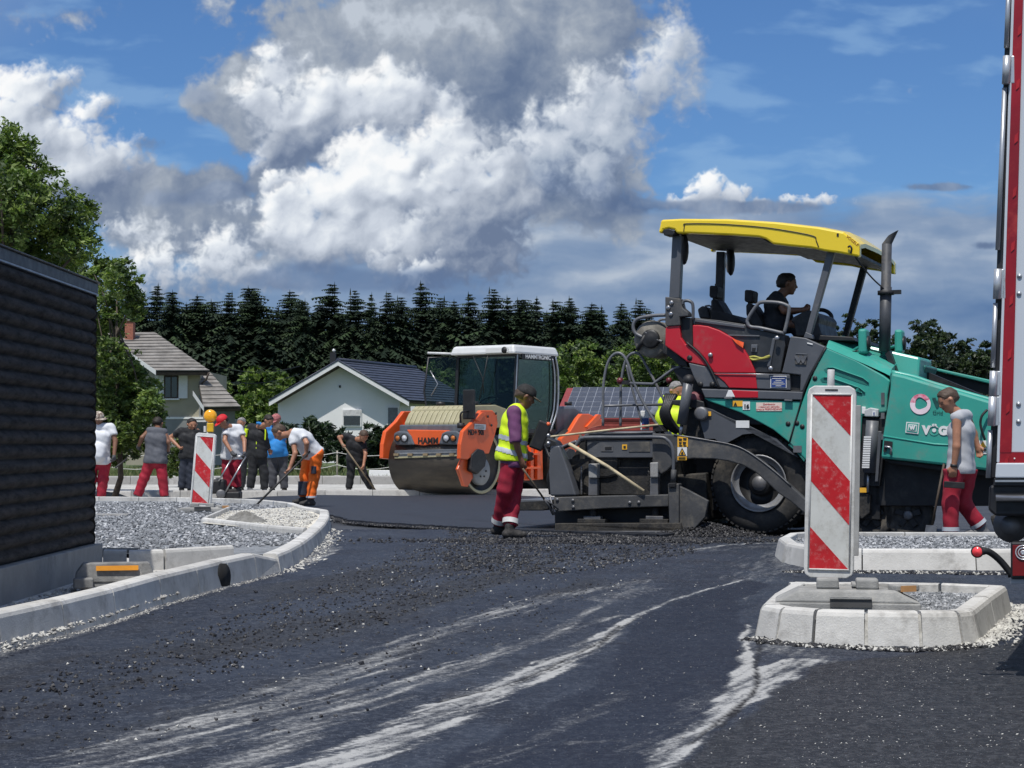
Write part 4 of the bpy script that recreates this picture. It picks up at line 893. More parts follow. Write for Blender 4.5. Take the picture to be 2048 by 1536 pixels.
for r_ in range(6):
    for c_ in range(17):
        u0, u1 = s0+(1-s0)*c_/17, s0+(1-s0)*(c_+1)/17; v0, v1 = .02+.97*r_/6, .02+.97*(r_+1)/6
        bl = lambda u, v: (E1.lerp(E2, u)).lerp(R1_.lerp(R2_, u), v)
        q = [bl(u0, v0), bl(u1, v0), bl(u1, v1), bl(u0, v1)]
        fr_ = MB(); fr_.prism([p+nn*.02 for p in q], [p+nn*.06 for p in q]); fo = fr_.build('solar_panel', m_frame, sb)
        q = [bl(u0+.002, v0+.008), bl(u1-.002, v0+.008), bl(u1-.002, v1-.008), bl(u0+.002, v1-.008)]
        MB().prism([p+nn*.061 for p in q], [p+nn*.07 for p in q]).build('cell_face', m_pv, fo)
# string fence on the verge
m_post = M('fence_post', (.30,.27,.22), .85); m_tape = M('white_tape', (.5,.5,.46), .6)
fx = [-13.5,-11.6,-9.7,-7.8,-6.7,-4.95,-3.2,-1.5,.3]; fe = empty('tape_fence', (-6.7,51,-.05), label='low fence of thin posts with sagging white tape across the verge behind the workers', cat='fence')
for x in fx: MB().tube([(x+6.7,0,0),(x+6.7,0,.95)], .025, 6).build('post', m_post, fe)
for z_, sg in ((.9,.10),(.55,.13),(.25,.08)):
    for k in range(len(fx)-1):
        x0, x1 = fx[k]+6.7, fx[k+1]+6.7; pts = [(x0+(x1-x0)*q/6, -.04, z_-sg*4*(q/6)*(1-q/6)) for q in range(7)]
        MB().tube(pts, .009, 4).build('tape', m_tape, fe)
mb = MB(); lw = P(752,946,54); mb.box((lw.x+1.6, 54, .12), (3.6,.3,.36)); tag(mb.build('low_wall', m_white, bevel=.01), 'low white wall behind the worker in the black t-shirt', 'wall')
for k, (y0, y1) in enumerate(((722,732),(752,748))):
    a, b = P(400,y0,100), P(600,y1,112); mb = MB(); mb.tube([a.lerp(b, q/8)-Vector((0,0,.5*4*(q/8)*(1-q/8))) for q in range(9)], .018, 4); 
    tag(mb.build('overhead_wire', m_dark), ['upper thin overhead wire strung between the two houses', 'lower thin overhead wire strung between the two houses'][k], 'wire')
# ================================================================== PAVER
TH = R(22); PO = G(1526,1073); PO.z = 0
PU = Vector((math.cos(TH), -math.sin(TH), 0)); PN = Vector((math.sin(TH), math.cos(TH), 0))
def PV(px, py, v=0.0):
    d = ray(px, py); t = ((PO+PN*v-O).dot(PN))/d.dot(PN); p = O+d*t-PO
    return Vector((p.dot(PU), v, p.z))
z1 = lambda x, y: (1200+x*.4557, 400+y*.4557)
z2 = lambda x, y: (1040+x*.29297, 740+y*.29297)
z5 = lambda x, y: (1240+x*.2832, 420+y*.2832)
z6 = lambda x, y: (1600+x*.29947, 640+y*.29947)
z7 = lambda x, y: (1440+x*.1693, 520+y*.1693)
paver = empty('road_paver', PO, -TH, 'large green and grey road paver with a yellow canopy and red side panels', 'paver')
def mc(l, z): return [z(*p) for p in l]
def pl(name, pts, v0, v1, mat, bevel=.010, parent=None, tv=None):
    """plate traced in the plane v0 and carried back to v1"""
    t = v0 if tv is None else tv
    a = [PV(x, y, t) for x, y in pts]
    mb = MB(); mb.prism([Vector((p.x, v0, p.z)) for p in a], [Vector((p.x, v1, p.z)) for p in a]); return mb.build(name, mat, parent or paver, bevel)
def smooth_path(p, k=4):
    p = [Vector(q) for q in p]; out = []
    for i in range(len(p)-1):
        a, b, c, d = p[max(i-1,0)], p[i], p[i+1], p[min(i+2,len(p)-1)]
        for j in range(k):
            t = j/k; out.append(.5*((2*b)+(c-a)*t+(2*a-5*b+4*c-d)*t*t+(3*b-a-3*c+d)*t**3))
    return out+[p[-1]]
def tb(name, pts, r, mat, parent=None, n=8, sm=True, dv=0.0):
    q = [PV(x, y, v) for x, y, v in pts]
    return MB().tube(smooth_path(q) if sm else q, r, n).build(name, mat, parent or paver)
PG = M('paver_grey', (.085,.09,.10), .42, var=.12, vs=2, dust=(.17,.165,.16), da=.28, ds=2.0, bump=.0004, bs=80)
PGD = M('paver_dirty_grey', (.055,.056,.058), .6, var=.25, vs=3, dust=(.16,.145,.12), da=.45, ds=2.4, bump=.002, bs=40)
PGL = M('paver_light_grey', (.105,.112,.125), .4, var=.08, vs=2, dust=(.2,.2,.2), da=.2)
PT = M('paver_teal', (.035,.31,.245), .5, var=.08, vs=1.5, coat=.08, dust=(.15,.24,.20), da=.42, ds=1.8)
PTD = M('paver_teal_shade', (.02,.16,.13), .5, var=.1)  # darker copy of the teal, shade of vents and slots put into its colour
PR = M('paver_red', (.46,.012,.022), .36, var=.05, vs=1.5, coat=.1, dust=(.30,.10,.09), da=.32, ds=1.8)
PY = M('paver_yellow', (.83,.60,.015), .30, var=.03, vs=1, coat=.4)
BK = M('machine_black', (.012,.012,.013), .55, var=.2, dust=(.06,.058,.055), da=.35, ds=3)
GR = M('grease_black', (.018,.017,.016), .7, var=.4, vs=7, bump=.006, bs=30, dust=(.09,.08,.065), da=.5, ds=4)
RB = M('tyre_rubber', (.022,.022,.022), .82, var=.2, vs=4, bump=.001, bs=60, dust=(.13,.115,.095), da=.55, ds=2.2)
ST = M('bare_steel', (.42,.42,.43), .35, .85, var=.15)
STD = M('dull_steel', (.16,.16,.165), .5, .5, var=.25, dust=(.12,.11,.1), da=.4)
WH = M('white_paint', (.72,.72,.70), .5, var=.05, dust=(.4,.38,.35), da=.25)
LB = M('label_white', (.70,.70,.68), .5, var=.03); LO = M('label_orange', (.80,.42,.03), .5, var=.08); LP = M('label_pink', (.72,.58,.50), .5, var=.05); LBL = M('label_blue', (.03,.06,.22), .4, var=.08); INK = M('ink_black', (.015,.015,.015), .6); INR = M('ink_red', (.5,.03,.03), .6)
WDN = M('pale_wood', (.50,.42,.27), .75, var=.25, vs=9, stretch=(1,1,1), dust=(.2,.17,.12), da=.35, ds=7)
SKN = M('seat_black', (.010,.010,.011), .7)
def ptext(txt, px, py, h_px, mat, v=0.0, ang=0.0, depth=.002, name='lettering', align='LEFT', sx=1.0, bold=0.0, parent=None):
    p = PV(px, py, v); q = PV(px, py-h_px, v); size = (q.z-p.z)
    me = text_mesh(txt, size*1.38, depth, mat, name, align, bold); o = link(name, me, parent or paver, p)
    o.rotation_euler = Matrix(((1,0,0),(0,0,-1),(0,1,0))).to_euler(); o.rotation_euler.rotate_axis('Z', ang); o.scale = (sx, 1, 1); return o
def decal(name, px0, py0, px1, py1, mat, v=-.004, parent=None):
    return pl(name, [(px0,py0),(px1,py0),(px1,py1),(px0,py1)], v-.003, v, mat, 0, parent)
# ---- canopy
cn = mc([(290,68),(430,61),(760,63),(1100,85),(1400,120),(1580,155),(1692,238),(1692,332),(1560,305),(1450,290),(1350,268),(1200,254),(1080,240),(1030,205),(980,190),(800,178),(500,165),(400,165),(385,140),(345,130),(305,140),(296,165),(270,160)], z5)
cano = pl('canopy', cn, -.12, .0, PY, .03)
TOPL = mc([(290,68),(430,61),(760,63),(1100,85),(1400,120),(1580,155),(1692,238)], z5)
t3 = [PV(x, y, -.10) for x, y in TOPL]
mb = MB(); vs = []
prof = [(-.11,-.035),(-.04,-.004),(.25,.035),(1.1,.05),(1.95,.035),(2.25,-.004),(2.32,-.035)]
nP = len(prof)
for p in t3:
    for (v_, dz) in prof: vs.append((p.x, v_, p.z+dz))
for p in t3:
    for (v_, dz) in prof: vs.append((p.x, v_, p.z+dz-.05))
nT = len(t3); fs = []
for i in range(nT-1):
    for j in range(nP-1):
        a = i*nP+j; fs.append((a, a+1, a+nP+1, a+nP)); b = a+nT*nP; fs.append((b, b+nP, b+nP+1, b+1))
for j in range(nP-1): fs.append((j, nT*nP+j, nT*nP+j+1, j+1)); a = (nT-1)*nP+j; fs.append((a, a+1, nT*nP+a+1, nT*nP+a))
mb._a(vs, fs, 0, False); mb.build('canopy_shell', PY, cano)
a_ = [PV(x, y, -.12) for x, y in cn]; mb = MB(); mb.prism([Vector((p.x, 2.21, p.z)) for p in a_], [Vector((p.x, 2.33, p.z)) for p in a_]); mb.build('far_edge', PY, cano, .02)
un = mc([(330,150),(500,150),(990,170),(1350,235),(1685,300),(1688,328),(1350,262),(1050,230),(990,195),(500,175),(330,165)], z5)
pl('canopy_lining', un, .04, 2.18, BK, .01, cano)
tb('panel_seam', [(*z5(450,152), -.125), (*z5(455,112), -.125), (*z5(468,97), -.125), (*z5(700,99), -.125), (*z5(1000,121), -.125), (*z5(1200,150), -.125), (*z5(1365,184), -.125), (*z5(1385,215), -.125), (*z5(1403,262), -.125)], .006, BK, cano, 5)
pl('lamp_recess', mc([(300,150),(312,136),(345,130),(378,142),(386,165),(372,180),(310,180)], z5), -.13, .1, BK, .01, cano)
tb('hook', [(*z5(1612,262), -.14), (*z5(1625,255), -.16), (*z5(1636,275), -.16), (*z5(1630,305), -.14)], .012, BK, cano)
decal('label', *z5(1530,165), *z5(1545,188), BK, -.122, cano)
ptext('VÖGELE', *z5(1600,185), 6, M('ink_dark_red', (.25,.02,.01), .5), .25-.37, R(-40), name='lettering', parent=cano)
# ---- pillars
pl('pillar', mc([(368,180),(438,180),(418,625),(345,625)], z5), .0, .12, PG, .012)
pl('pillar', mc([(368,180),(430,180),(412,790),(350,790)], z5), 2.08, 2.18, BK, .012, tv=0.06)
pl('pillar', mc([(1462,292),(1516,296),(1345,890),(1300,900)], z5), .0, .09, PG, .012)
pl('pillar', mc([(1462,292),(1512,296),(1330,960),(1288,960)], z5), 2.06, 2.16, BK, .012, tv=0.04)
pl('foot_gusset', mc([(1310,860),(1355,880),(1362,912),(1296,900)], z5), -.01, .11, PG, .008)
pl('pillar_base', mc([(318,612),(425,625),(440,690),(478,720),(482,750),(420,756),(425,815),(330,822),(318,800)], z5), -.05, .12, PGD, .012)
for x, y in ((365,655),(360,735),(342,690)): MB().lathe(PV(*z5(x, y), -.05), (0,-1,0), [(0,.028),(.012,.028),(.018,.02),(.018,0)], 8).build('bolt', ST, paver)
for k, (x, y, v) in enumerate(((452,275,.15),(782,360,2.0))):
    c = PV(*z5(x, y), v); mb = MB(); mb.ball(c, (.055,.10,.20), 14); m_ = mb.build('mirror', BK, paver); MB().ball(c+Vector((-.025,-.01,0)), (.042,.085,.17), 12).build('glass', ST, m_)
# ---- red panels and grey skirts
pl('red_panel', mc([(320,832),(345,817),(420,806),(430,900),(460,945),(520,980),(575,1035),(610,1080),(622,1106),(480,1075),(318,958)], z5), -.03, .05, PR, .012)
pl('red_panel', mc([(512,812),(560,812),(620,820),(700,848),(800,905),(870,975),(915,1050),(945,1120),(955,1152),(663,1150),(600,1050),(560,1005),(515,965)], z5), -.03, .05, PR, .012)
pl('red_panel', mc([(665,1156),(957,1160),(968,1262),(770,1256),(738,1215)], z5), -.032, .04, PR, .008)
pl('red_panel', mc([(788,1272),(975,1280),(975,1326),(812,1326)], z5), -.055, .02, PR, .006)
pl('side_skirt', mc([(482,1078),(618,1108),(690,1246),(562,1252),(520,1180)], z5), -.025, .05, PG, .010)
for x, y in ((492,1045),(568,1232),(652,1232)): MB().lathe(PV(*z5(x, y), -.03), (0,-1,0), [(0,.035),(.006,.035),(.006,0)], 10).build('rubber_plug', BK, paver)
pl('side_skirt', mc([(665,1156),(738,1215),(768,1256),(700,1252)], z5), -.02, .05, PG, .008)
pl('side_skirt', mc([(957,1160),(1200,1166),(1204,1272),(968,1262)], z5), -.02, .05, PG, .008)
pl('step_beam', mc([(572,1262),(1292,1284),(1282,1342),(600,1326)], z5), -.05, .25, PG, .010)
pl('white_wedge', mc([(765,1272),(788,1274),(812,1320),(745,1320)], z5), -.056, -.02, WH, .004)
pl('step', mc([(736,1322),(792,1322),(792,1334),(736,1334)], z5), -.08, .0, STD, .003); pl('step', mc([(1160,1338),(1214,1340),(1214,1350),(1160,1348)], z5), -.08, .0, STD, .003)
tb('seam_strip', [(*z5(470,935), -.04), (*z5(560,1015), -.04), (*z5(630,1110), -.04), (*z5(700,1256), -.04)], .016, BK)
tb('rub_strip', [(*z5(664,1153), -.045), (*z5(1196,1163), -.045)], .006, ST, None, 5, False)
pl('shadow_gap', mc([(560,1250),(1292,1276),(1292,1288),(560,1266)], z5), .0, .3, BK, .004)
pl('pillar_recess', mc([(425,760),(512,760),(515,965),(470,940),(440,920),(430,880)], z5), .03, .10, BK, .008)
tb('grab_bar', [(*z5(442,668), -.02), (*z5(450,645), -.02), (*z5(478,640), -.02), (*z5(508,655), -.02), (*z5(516,690), -.02), (*z5(516,775), -.02)], .02, PG)
for x, y in ((640,1025),(1110,905),(1066,1120)): MB().lathe(PV(*z5(x, y), -.04), (0,-1,0), [(0,.03),(.02,.03),(.03,.02),(.03,0)], 10).build('latch', ST, paver)
pl('console_side', mc([(520,760),(700,778),(880,806),(905,832),(1160,880),(1168,960),(1132,1150),(945,1150),(900,1030),(800,905),(700,848),(620,820),(522,808)], z5), .02, .3, M('console_dark', (.030,.032,.035), .45, var=.3, vs=3, dust=(.12,.12,.12), da=.3, ds=3), .012)
pl('rail_band', mc([(522,765),(880,815),(880,838),(522,790)], z5), -.0, .05, PG, .008)
pl('moulding', mc([(1075,905),(1100,905),(1060,1110),(1035,1110)], z5), -.0, .03, PG, .012); pl('moulding', mc([(760,880),(985,885),(985,895),(760,890)], z5), -.0, .03, PG, .004)
pl('label_frame', mc([(925,950),(972,950),(966,1005),(925,1002)], z5), .0, .03, PGL, .006); pl('label', mc([(932,972),(958,972),(955,996),(932,996)], z5), -.006, .0, BK, .003)
mb = MB(); q = [PV(*z5(x, y), -.01-.01*(k % 2)) for k, (x, y) in enumerate([(915,1040),(950,1035),(1000,1048),(1035,1036),(1058,1030),(1030,1044),(980,1052),(940,1058),(920,1046)])]; mb.tube(smooth_path(q), .014, 6); mb.build('cable_tie', M('yellow_strap', (.45,.42,.08), .7, var=.3), paver)
rag = MB(); q = [z5(x, y) for x, y in ((790,905),(830,920),(875,935),(868,975),(840,960),(820,940))]
rag.prism([PV(x, y, -.04-.02*(i % 2)) for i, (x, y) in enumerate(q)], [PV(x, y, .0) for x, y in q]); tag(rag.build('rag', M('orange_rag', (.80,.10,.02), .8)), 'bright orange rag tucked behind the red side panel of the paver', 'rag'); bpy.data.objects['rag'].matrix_world = Matrix.Translation(PO) @ Matrix.Rotation(-TH, 4, 'Z')
# ---- W panel
pl('front_side_panel', mc([(1205,890),(1310,903),(1452,966),(1338,1166),(1290,1280),(1270,1280),(1275,1166),(1143,1150)], z5), -.03, .1, PG, .012)
pl('inner_panel', mc([(1204,1166),(1275,1166),(1270,1280),(1204,1275)], z5), .05, .12, BK, .004)
bd = pl('badge', mc([(1240,1013),(1320,1018),(1314,1095),(1236,1090)], z5), -.045, -.03, PGD, .006); pl('badge_rim', mc([(1240,1010),(1322,1015),(1321,1022),(1239,1017)], z5), -.052, -.045, PGL, .002, bd)
ptext('W', *z5(1277,1056), 12, STD, -.05, 0, .004, align='CENTER', sx=1.2, bold=.01)
pl('handle_slot', mc([(1322,935),(1362,945),(1360,955),(1320,945)], z5), -.04, -.03, LB, .004)
tb('panel_gap', [(*z5(1456,968), -.035), (*z5(1345,1170), -.035), (*z5(1290,1300), -.035), (*z5(1265,1400), -.035), (*z1(832,1060), -.035)], .010, BK, None, 5)
# ---- teal engine hood
hoodn = mc([(990,645),(1120,700),(1245,770),(1274,792),(1262,860),(1258,930),(1150,950),(1138,1140),(1060,1180),(1010,1180),(900,1140),(832,1068),(850,990),(905,835),(940,750)], z1)
pl('engine_hood_side', hoodn, -.03, .04, PT, .018)
hd = [z6(175,185), z6(300,238), z6(450,302), z6(560,352), z6(600,372)]; h3 = [PV(x, y, -.03) for x, y in hd]
hp = [(-.03,0),(.10,.085),(.35,.15),(1.0,.20),(1.7,.15),(1.95,.085),(2.08,0)]
mb = MB(); vs = []; h3 = h3+[h3[-1]+Vector((.02,0,-.25))]
for i, p in enumerate(h3):
    for (v_, dz) in hp: vs.append((p.x, v_, p.z+dz*(1 if i < len(h3)-1 else .3)))
fs = [(i*7+j, i*7+j+1, (i+1)*7+j+1, (i+1)*7+j) for i in range(len(h3)-1) for j in range(6)]
mb._a(vs, fs, 0, False); mb.build('engine_hood_top', PT, paver)
mb = MB(); c = PV(*z6(560,250), .9); mb.box(c+Vector((.1,0,-.10)), (.9,1.0,.34), rot=Matrix.Rotation(R(14),3,'Y'), taper=.85); mb.build('hood_box', PT, paver, .03)
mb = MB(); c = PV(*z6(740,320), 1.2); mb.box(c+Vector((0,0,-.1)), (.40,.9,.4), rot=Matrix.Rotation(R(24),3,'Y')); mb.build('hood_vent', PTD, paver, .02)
mb = MB(); c = PV(*z6(650,300), .7); mb.box(c, (.06,.8,.30), rot=Matrix.Rotation(R(-20),3,'Y')); mb.build('hood_gap', BK, paver)
for (x, y, l_) in ((160,330,300),(135,395,300),(330,460,85)):     # cooling slots as flat plates, recess shade painted in darker teal
    q = [(x, y), (x+20, y-12), (x+60, y-10), (x+l_-40, y+l_*.20), (x+l_, y+l_*.28+6), (x+l_-12, y+l_*.28+22), (x+l_-60, y+l_*.25+16), (x+50, y+24), (x+12, y+20)]
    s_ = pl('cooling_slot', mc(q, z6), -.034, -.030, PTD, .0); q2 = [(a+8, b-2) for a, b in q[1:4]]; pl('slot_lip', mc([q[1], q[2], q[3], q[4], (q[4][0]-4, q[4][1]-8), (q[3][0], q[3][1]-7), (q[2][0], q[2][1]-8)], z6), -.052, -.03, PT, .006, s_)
for x, y in ((100,390),(15,712),(940,785)): pass
for p_ in (z6(100,390), z6(15,712), z2(1890,362), z2(1830,367)): MB().lathe(PV(*p_, -.032), (0,-1,0), [(0,.03),(.004,.03),(.004,0)], 10).build('rubber_plug', BK, paver)
# fender band over the wheel
pl('fender', mc([(455,868),(885,885),(872,925),(850,990),(832,1066),(800,1040),(760,1008),(700,975),(620,935),(540,905),(475,882)], z1), -.03, .06, PT, .012)
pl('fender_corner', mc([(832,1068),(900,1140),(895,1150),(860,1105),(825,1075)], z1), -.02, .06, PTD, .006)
decal('reflector', *z1(848,1078), *z1(885,1108), STD, -.036)
# side body under the fender with the wheel arch
pl('side_plate', mc([(1200,240),(1260,255),(1310,268),(1410,320),(1560,380),(1700,450),(1820,540),(1900,600),(1850,560),(1750,470),(1620,430),(1520,440),(1420,495),(1390,520),(1330,470),(1262,470)], z2), .0, .08, PG, .010)
decal('label', *z2(1474,345), *z2(1565,395), LB, -.004)
MB().lathe(PV(*z2(1242,298), -.02), (0,-1,0), [(0,.085),(.05,.085),(.06,.06),(.06,.0)], 16).build('hub_cap', STD, paver)
decal('label', *z2(1268,283), *z2(1304,313), LO, -.02)
# labels
a = decal('label', *z2(1450,210), *z2(1520,248), LO, -.034); pl('warning_triangle', mc([(1458,242),(1470,218),(1482,242)], z2), -.042, -.038, INK, 0, a)
ptext('⚠ !', *z2(1500,232), 5, INK, -.04, 0, align='CENTER') if False else None
decal('label', *z2(1520,215), *z2(1570,272), LB, -.034); ptext('16', *z2(1545,250), 8, INK, -.04, 0, align='CENTER', bold=.004)
decal('label', *z2(1612,222), *z2(1788,280), LP, -.034)
for k, t in enumerate(('Zadrževanje', 'v delovnem območju', 'stroja je PREPOVEDANO')): ptext(t, *z2(1700, 234+17*k), 3.6, INR, -.039, 0, .001, align='CENTER')
a = decal('label', *z5(1062,1172), *z5(1176,1256), LB, -.022); decal('label_field', *z5(1067,1177), *z5(1171,1251), LBL, -.026)
for k, t in enumerate(('Strabag asfalt', 'Polaganje', 'cestnih obrob', 'in asfaltnih', 'površin')):
    decal('text_line', *z5(1119-(44 if k % 3 == 0 else 34 if k % 3 == 2 else 20), 1188+k*13), *z5(1119+(44 if k % 3 == 0 else 34 if k % 3 == 2 else 20), 1192+k*13), LB, -.030)
# ---- exhaust
ex = PV(*z5(1885,240), .35); ex2 = PV(*z5(1868,1000), .35)
mb = MB(); mb.tube([ex2, ex2.lerp(ex, .60), ex2.lerp(ex, .6), ex], [.070,.070,.060,.060], 16); exo = mb.build('exhaust_pipe', M('exhaust_grey', (.045,.048,.054), .5, var=.2, dust=(.11,.10,.09), da=.35), paver)
tp = PV(*z5(1945,182), .35); mb = MB(); vs = []
for k in range(16):
    a = 2*math.pi*k/16; vs.append(ex+Vector((.060*math.cos(a), .060*math.sin(a), 0)))
for k in range(16):
    a = 2*math.pi*k/16; c_ = math.cos(a); vs.append(ex+Vector((.060*c_+.03+(.05*max(0,c_)), .060*math.sin(a), .03+.13*(.5+.5*c_))))
mb._a(vs, [(k, (k+1) % 16, 16+(k+1) % 16, 16+k) for k in range(16)], 0, True); sc_m = mb.build('spout', PGD, exo)
c = PV(*z5(1878,582), .35); MB().lathe(c-Vector((0,0,.03)), (0,0,1), [(0,.08),(0,.10),(.05,.10),(.05,.08)], 16).build('clamp', BK, exo); MB().box(c+Vector((.12,0,0)), (.12,.05,.05)).build('clamp_tab', BK, exo)
tb('stay_cable', [(*z5(1640,300), -.02), (*z5(1720,410), .1), (*z5(1800,500), .25), (*z5(1888,575), .3)], .010, BK)
# ---- work lights
for (x, y, v, bx, by) in ((1722,930,.2,1612,1010),(1975,930,1.9,1895,975)):
    c = PV(*z5(x, y), v); lm = MB().box(c, (.10,.22,.30)).build('work_light', PT, paver, .03); MB().lathe(c+Vector((.05,0,-.02)), (1,0,0), [(0,.09),(.02,.09),(.03,.0)], 16).build('lens', BK, lm)
    MB().tube([PV(*z5(bx, by), v), c+Vector((-.03,0,-.05)), c+Vector((0,0,.13))], .02, 8).build('bracket', PT, lm); MB().box(c+Vector((-.04,0,-.24)), (.10,.12,.22)).build('mount', PT, lm)
mb = MB(); mb.tube([PV(*z6(350,210), .1), PV(*z6(470,200), .25), PV(*z6(560,225), .5), PV(*z6(640,260), .8)], .008, 5); mb.build('cable', BK, paver)
# ---- railings
RG = M('rail_grey', (.12,.125,.135), .42, var=.1, dust=(.25,.24,.22), da=.25)
tb('guard_rail', [(*z5(1160,868), .0), (*z5(1180,790), .0), (*z5(1195,700), .0), (*z5(1180,675), .0), (*z5(1120,655), .0), (*z5(1010,650), .0), (*z5(968,672), .0), (*z5(905,765), .0), (*z5(902,800), .0), (*z5(925,825), .0), (*z5(1000,835), .0), (*z5(1160,872), .0)], .022, RG)
tb('guard_rail', [(*z5(1390,705), 1.7), (*z5(1440,708), 1.7), (*z5(1480,730), 1.7), (*z5(1495,770), 1.7), (*z5(1470,880), 1.7)], .026, BK)
tb('guard_rail', [(*z5(322,742), .2), (*z5(250,745), .2), (*z5(160,757), .2), (*z5(110,780), .2), (*z5(93,825), .2), (*z5(110,870), .2), (*z5(160,898), .2)], .022, RG)
tb('guard_rail', [(*z5(258,840), .3), (*z5(262,800), .3), (*z5(290,775), .3), (*z5(335,772), .3)], .016, RG)
tb('support_rod', [(*z5(175,860), .2), (*z5(245,908), .2), (*z5(300,930), .2)], .018, STD); tb('support_rod', [(*z5(178,885), .2), (*z5(120,990), .2)], .026, BK, None, 8, False)
c = PV(*z5(258,918), .45); hs = MB(); hs.lathe(c+Vector((0,-.22,0)), (0,1,0), [(0,.0),(0,.20),(.03,.235),(.40,.235),(.44,.20),(.44,0)], 24); hs.build('cable_drum', M('drum_grey', (.14,.13,.11), .7, var=.3, dust=(.28,.26,.22), da=.5), paver)
MB().lathe(c+Vector((0,-.235,0)), (0,-1,0), [(0,.12),(.03,.12),(.03,.09),(.05,.05),(.05,0)], 16).build('drum_hub', BK, paver)
pl('drum_bracket', mc([(320,900),(345,960),(470,1075),(480,1110),(420,1100),(340,1030),(300,1010)], z5), .05, .5, BK, .01)
# ladder hoops
tb('ladder_rail', [(1206,852,.1),(1206,800,.1),(1208,760,.1),(1216,725,.1),(1229,708,.1),(1243,708,.1),(1255,725,.1),(1268,765,.1),(1292,815,.1),(1335,880,.1)], .018, RG)
tb('ladder_rail', [(1241,852,.35),(1241,800,.35),(1243,760,.35),(1250,725,.35),(1262,708,.35),(1278,708,.35),(1292,730,.35),(1318,780,.35),(1340,830,.35),(1352,870,.35)], .018, RG)
tb('ladder_rail', [(1253,730,.35),(1262,770,.35),(1284,845,.35)], .014, RG); tb('ladder_rung', [(1206,812,.1),(1241,811,.3),(1330,809,.35)], .016, RG, None, 8, False)
tb('control_arm', [(1248,766,.1),(1306,768,.1),(1346,738,.1),(1376,727,.1)], .018, RG, None, 8, False)
MB().ball(PV(1240,762,.1), .045, 12).build('knob', M('dark_red_knob', (.12,.015,.02), .4), paver); MB().box(PV(1252,765,.1), (.10,.05,.05)).build('switch', BK, paver)
MB().ball(PV(1338,761,.1), .04, 12).build('knob', MATS['dark_red_knob'], paver)
# ---- driver's platform furniture
def seat(hx, hy, s, v):
    st = pl('headrest', mc([(hx-28,hy-45),(hx-20,hy-52),(hx+20,hy-50),(hx+30,hy-38),(hx+25,hy+30),(hx+10,hy+36),(hx-22,hy+34),(hx-30,hy+20)], z5), v-.14, v+.14, SKN, .02)
    pl('backrest', mc([(hx-22,hy+45),(hx+20,hy+45),(hx+60,hy+110),(hx+105,hy+190),(hx+80,hy+230),(hx+10,hy+200),(hx-20,hy+120)], z5), v-.22, v+.22, SKN, .03)
    pl('headrest_post', mc([(hx-6,hy+30),(hx+6,hy+30),(hx+6,hy+50),(hx-6,hy+50)], z5), v-.08, v+.08, BK, 0)
seat(660,585,1,1.2); seat(908,615,1,.75)
pl('antenna', mc([(668,520),(678,520),(676,550),(670,550)], z5), 1.18, 1.22, BK); 
pl('seat_base', mc([(640,700),(800,740),(880,800),(640,775)], z5), .5, 1.6, SKN, .01)
pl('armrest_console', mc([(545,700),(580,675),(620,690),(640,770),(560,765)], z5), 1.0, 1.3, BK, .02)
tb('armrest_loop', [(*z5(600,680), .9), (*z5(640,680), .9), (*z5(650,740), .9)], .012, RG)
pl('dash', mc([(1290,720),(1330,705),(1385,725),(1410,760),(1400,800),(1420,870),(1440,905),(1240,890),(1230,800),(1205,790),(1215,760)], z5), .45, 1.5, BK, .02)
pl('dash_top', mc([(1345,880),(1640,895),(1660,925),(1340,920)], z5), .15, 1.9, BK, .01)
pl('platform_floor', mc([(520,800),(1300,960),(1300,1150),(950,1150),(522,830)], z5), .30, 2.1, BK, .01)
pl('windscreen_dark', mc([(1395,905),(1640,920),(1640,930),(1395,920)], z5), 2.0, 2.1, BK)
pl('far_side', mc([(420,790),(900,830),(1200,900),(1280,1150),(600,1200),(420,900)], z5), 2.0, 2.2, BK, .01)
# ---- main dark chassis
pl('chassis', [(1385,860),(1440,815),(1620,830),(1640,1010),(1560,1030),(1400,1020)], .35, 2.05, BK, .01)
pl('chassis', [(1600,820),(1760,800),(1760,1040),(1600,1030)], .12, 2.0, BK, .01)
pl('chassis', [(1750,900),(2150,930),(2150,1012),(1750,1012)], .12, 2.1, BK, .01)
pl('chassis', [(1340,730),(1480,760),(1640,760),(1640,850),(1400,850),(1380,800)], .10, 2.0, BK, .01)
# ---- hopper
hn = mc([(608,352),(700,372),(900,432),(1100,490),(1300,550),(1700,660),(1700,1060),(1250,1006),(955,970),(700,942),(540,925),(555,760),(600,470)], z6)
pl('hopper_side', hn, -.22, .0, PT, .03)
tb('hopper_rim', [(*z6(612,352), -.15), (*z6(760,385), -.15), (*z6(900,432), -.15), (*z6(1260,535), -.15), (*z6(1650,645), -.15)], .035, PT, None, 10)
pl('hopper_underside', mc([(540,925),(955,970),(1700,1060),(1700,1090),(950,1010),(600,955)], z6), -.12, 1.9, BK, .01)
tb('hopper_crease', [(*z6(556,775), -.218), (*z6(900,830), -.218), (*z6(1260,848), -.218)], .012, PT, None, 6, False)
fw = pl('hopper_wing', mc([(800,378),(822,300),(868,312),(1260,398),(1700,500),(1700,530),(1260,425),(880,334),(850,388)], z6), 2.3, 2.4, PT, .012)
pl('wing_inside', mc([(870,334),(1260,424),(1700,528),(1700,620),(1260,500),(848,388)], z6), 2.40, 2.45, BK, .0, fw)
pl('hopper_back', [(1785,752),(1850,742),(1990,800),(2150,850),(2150,900),(1790,800)], 1.0, 1.2, BK, .0)
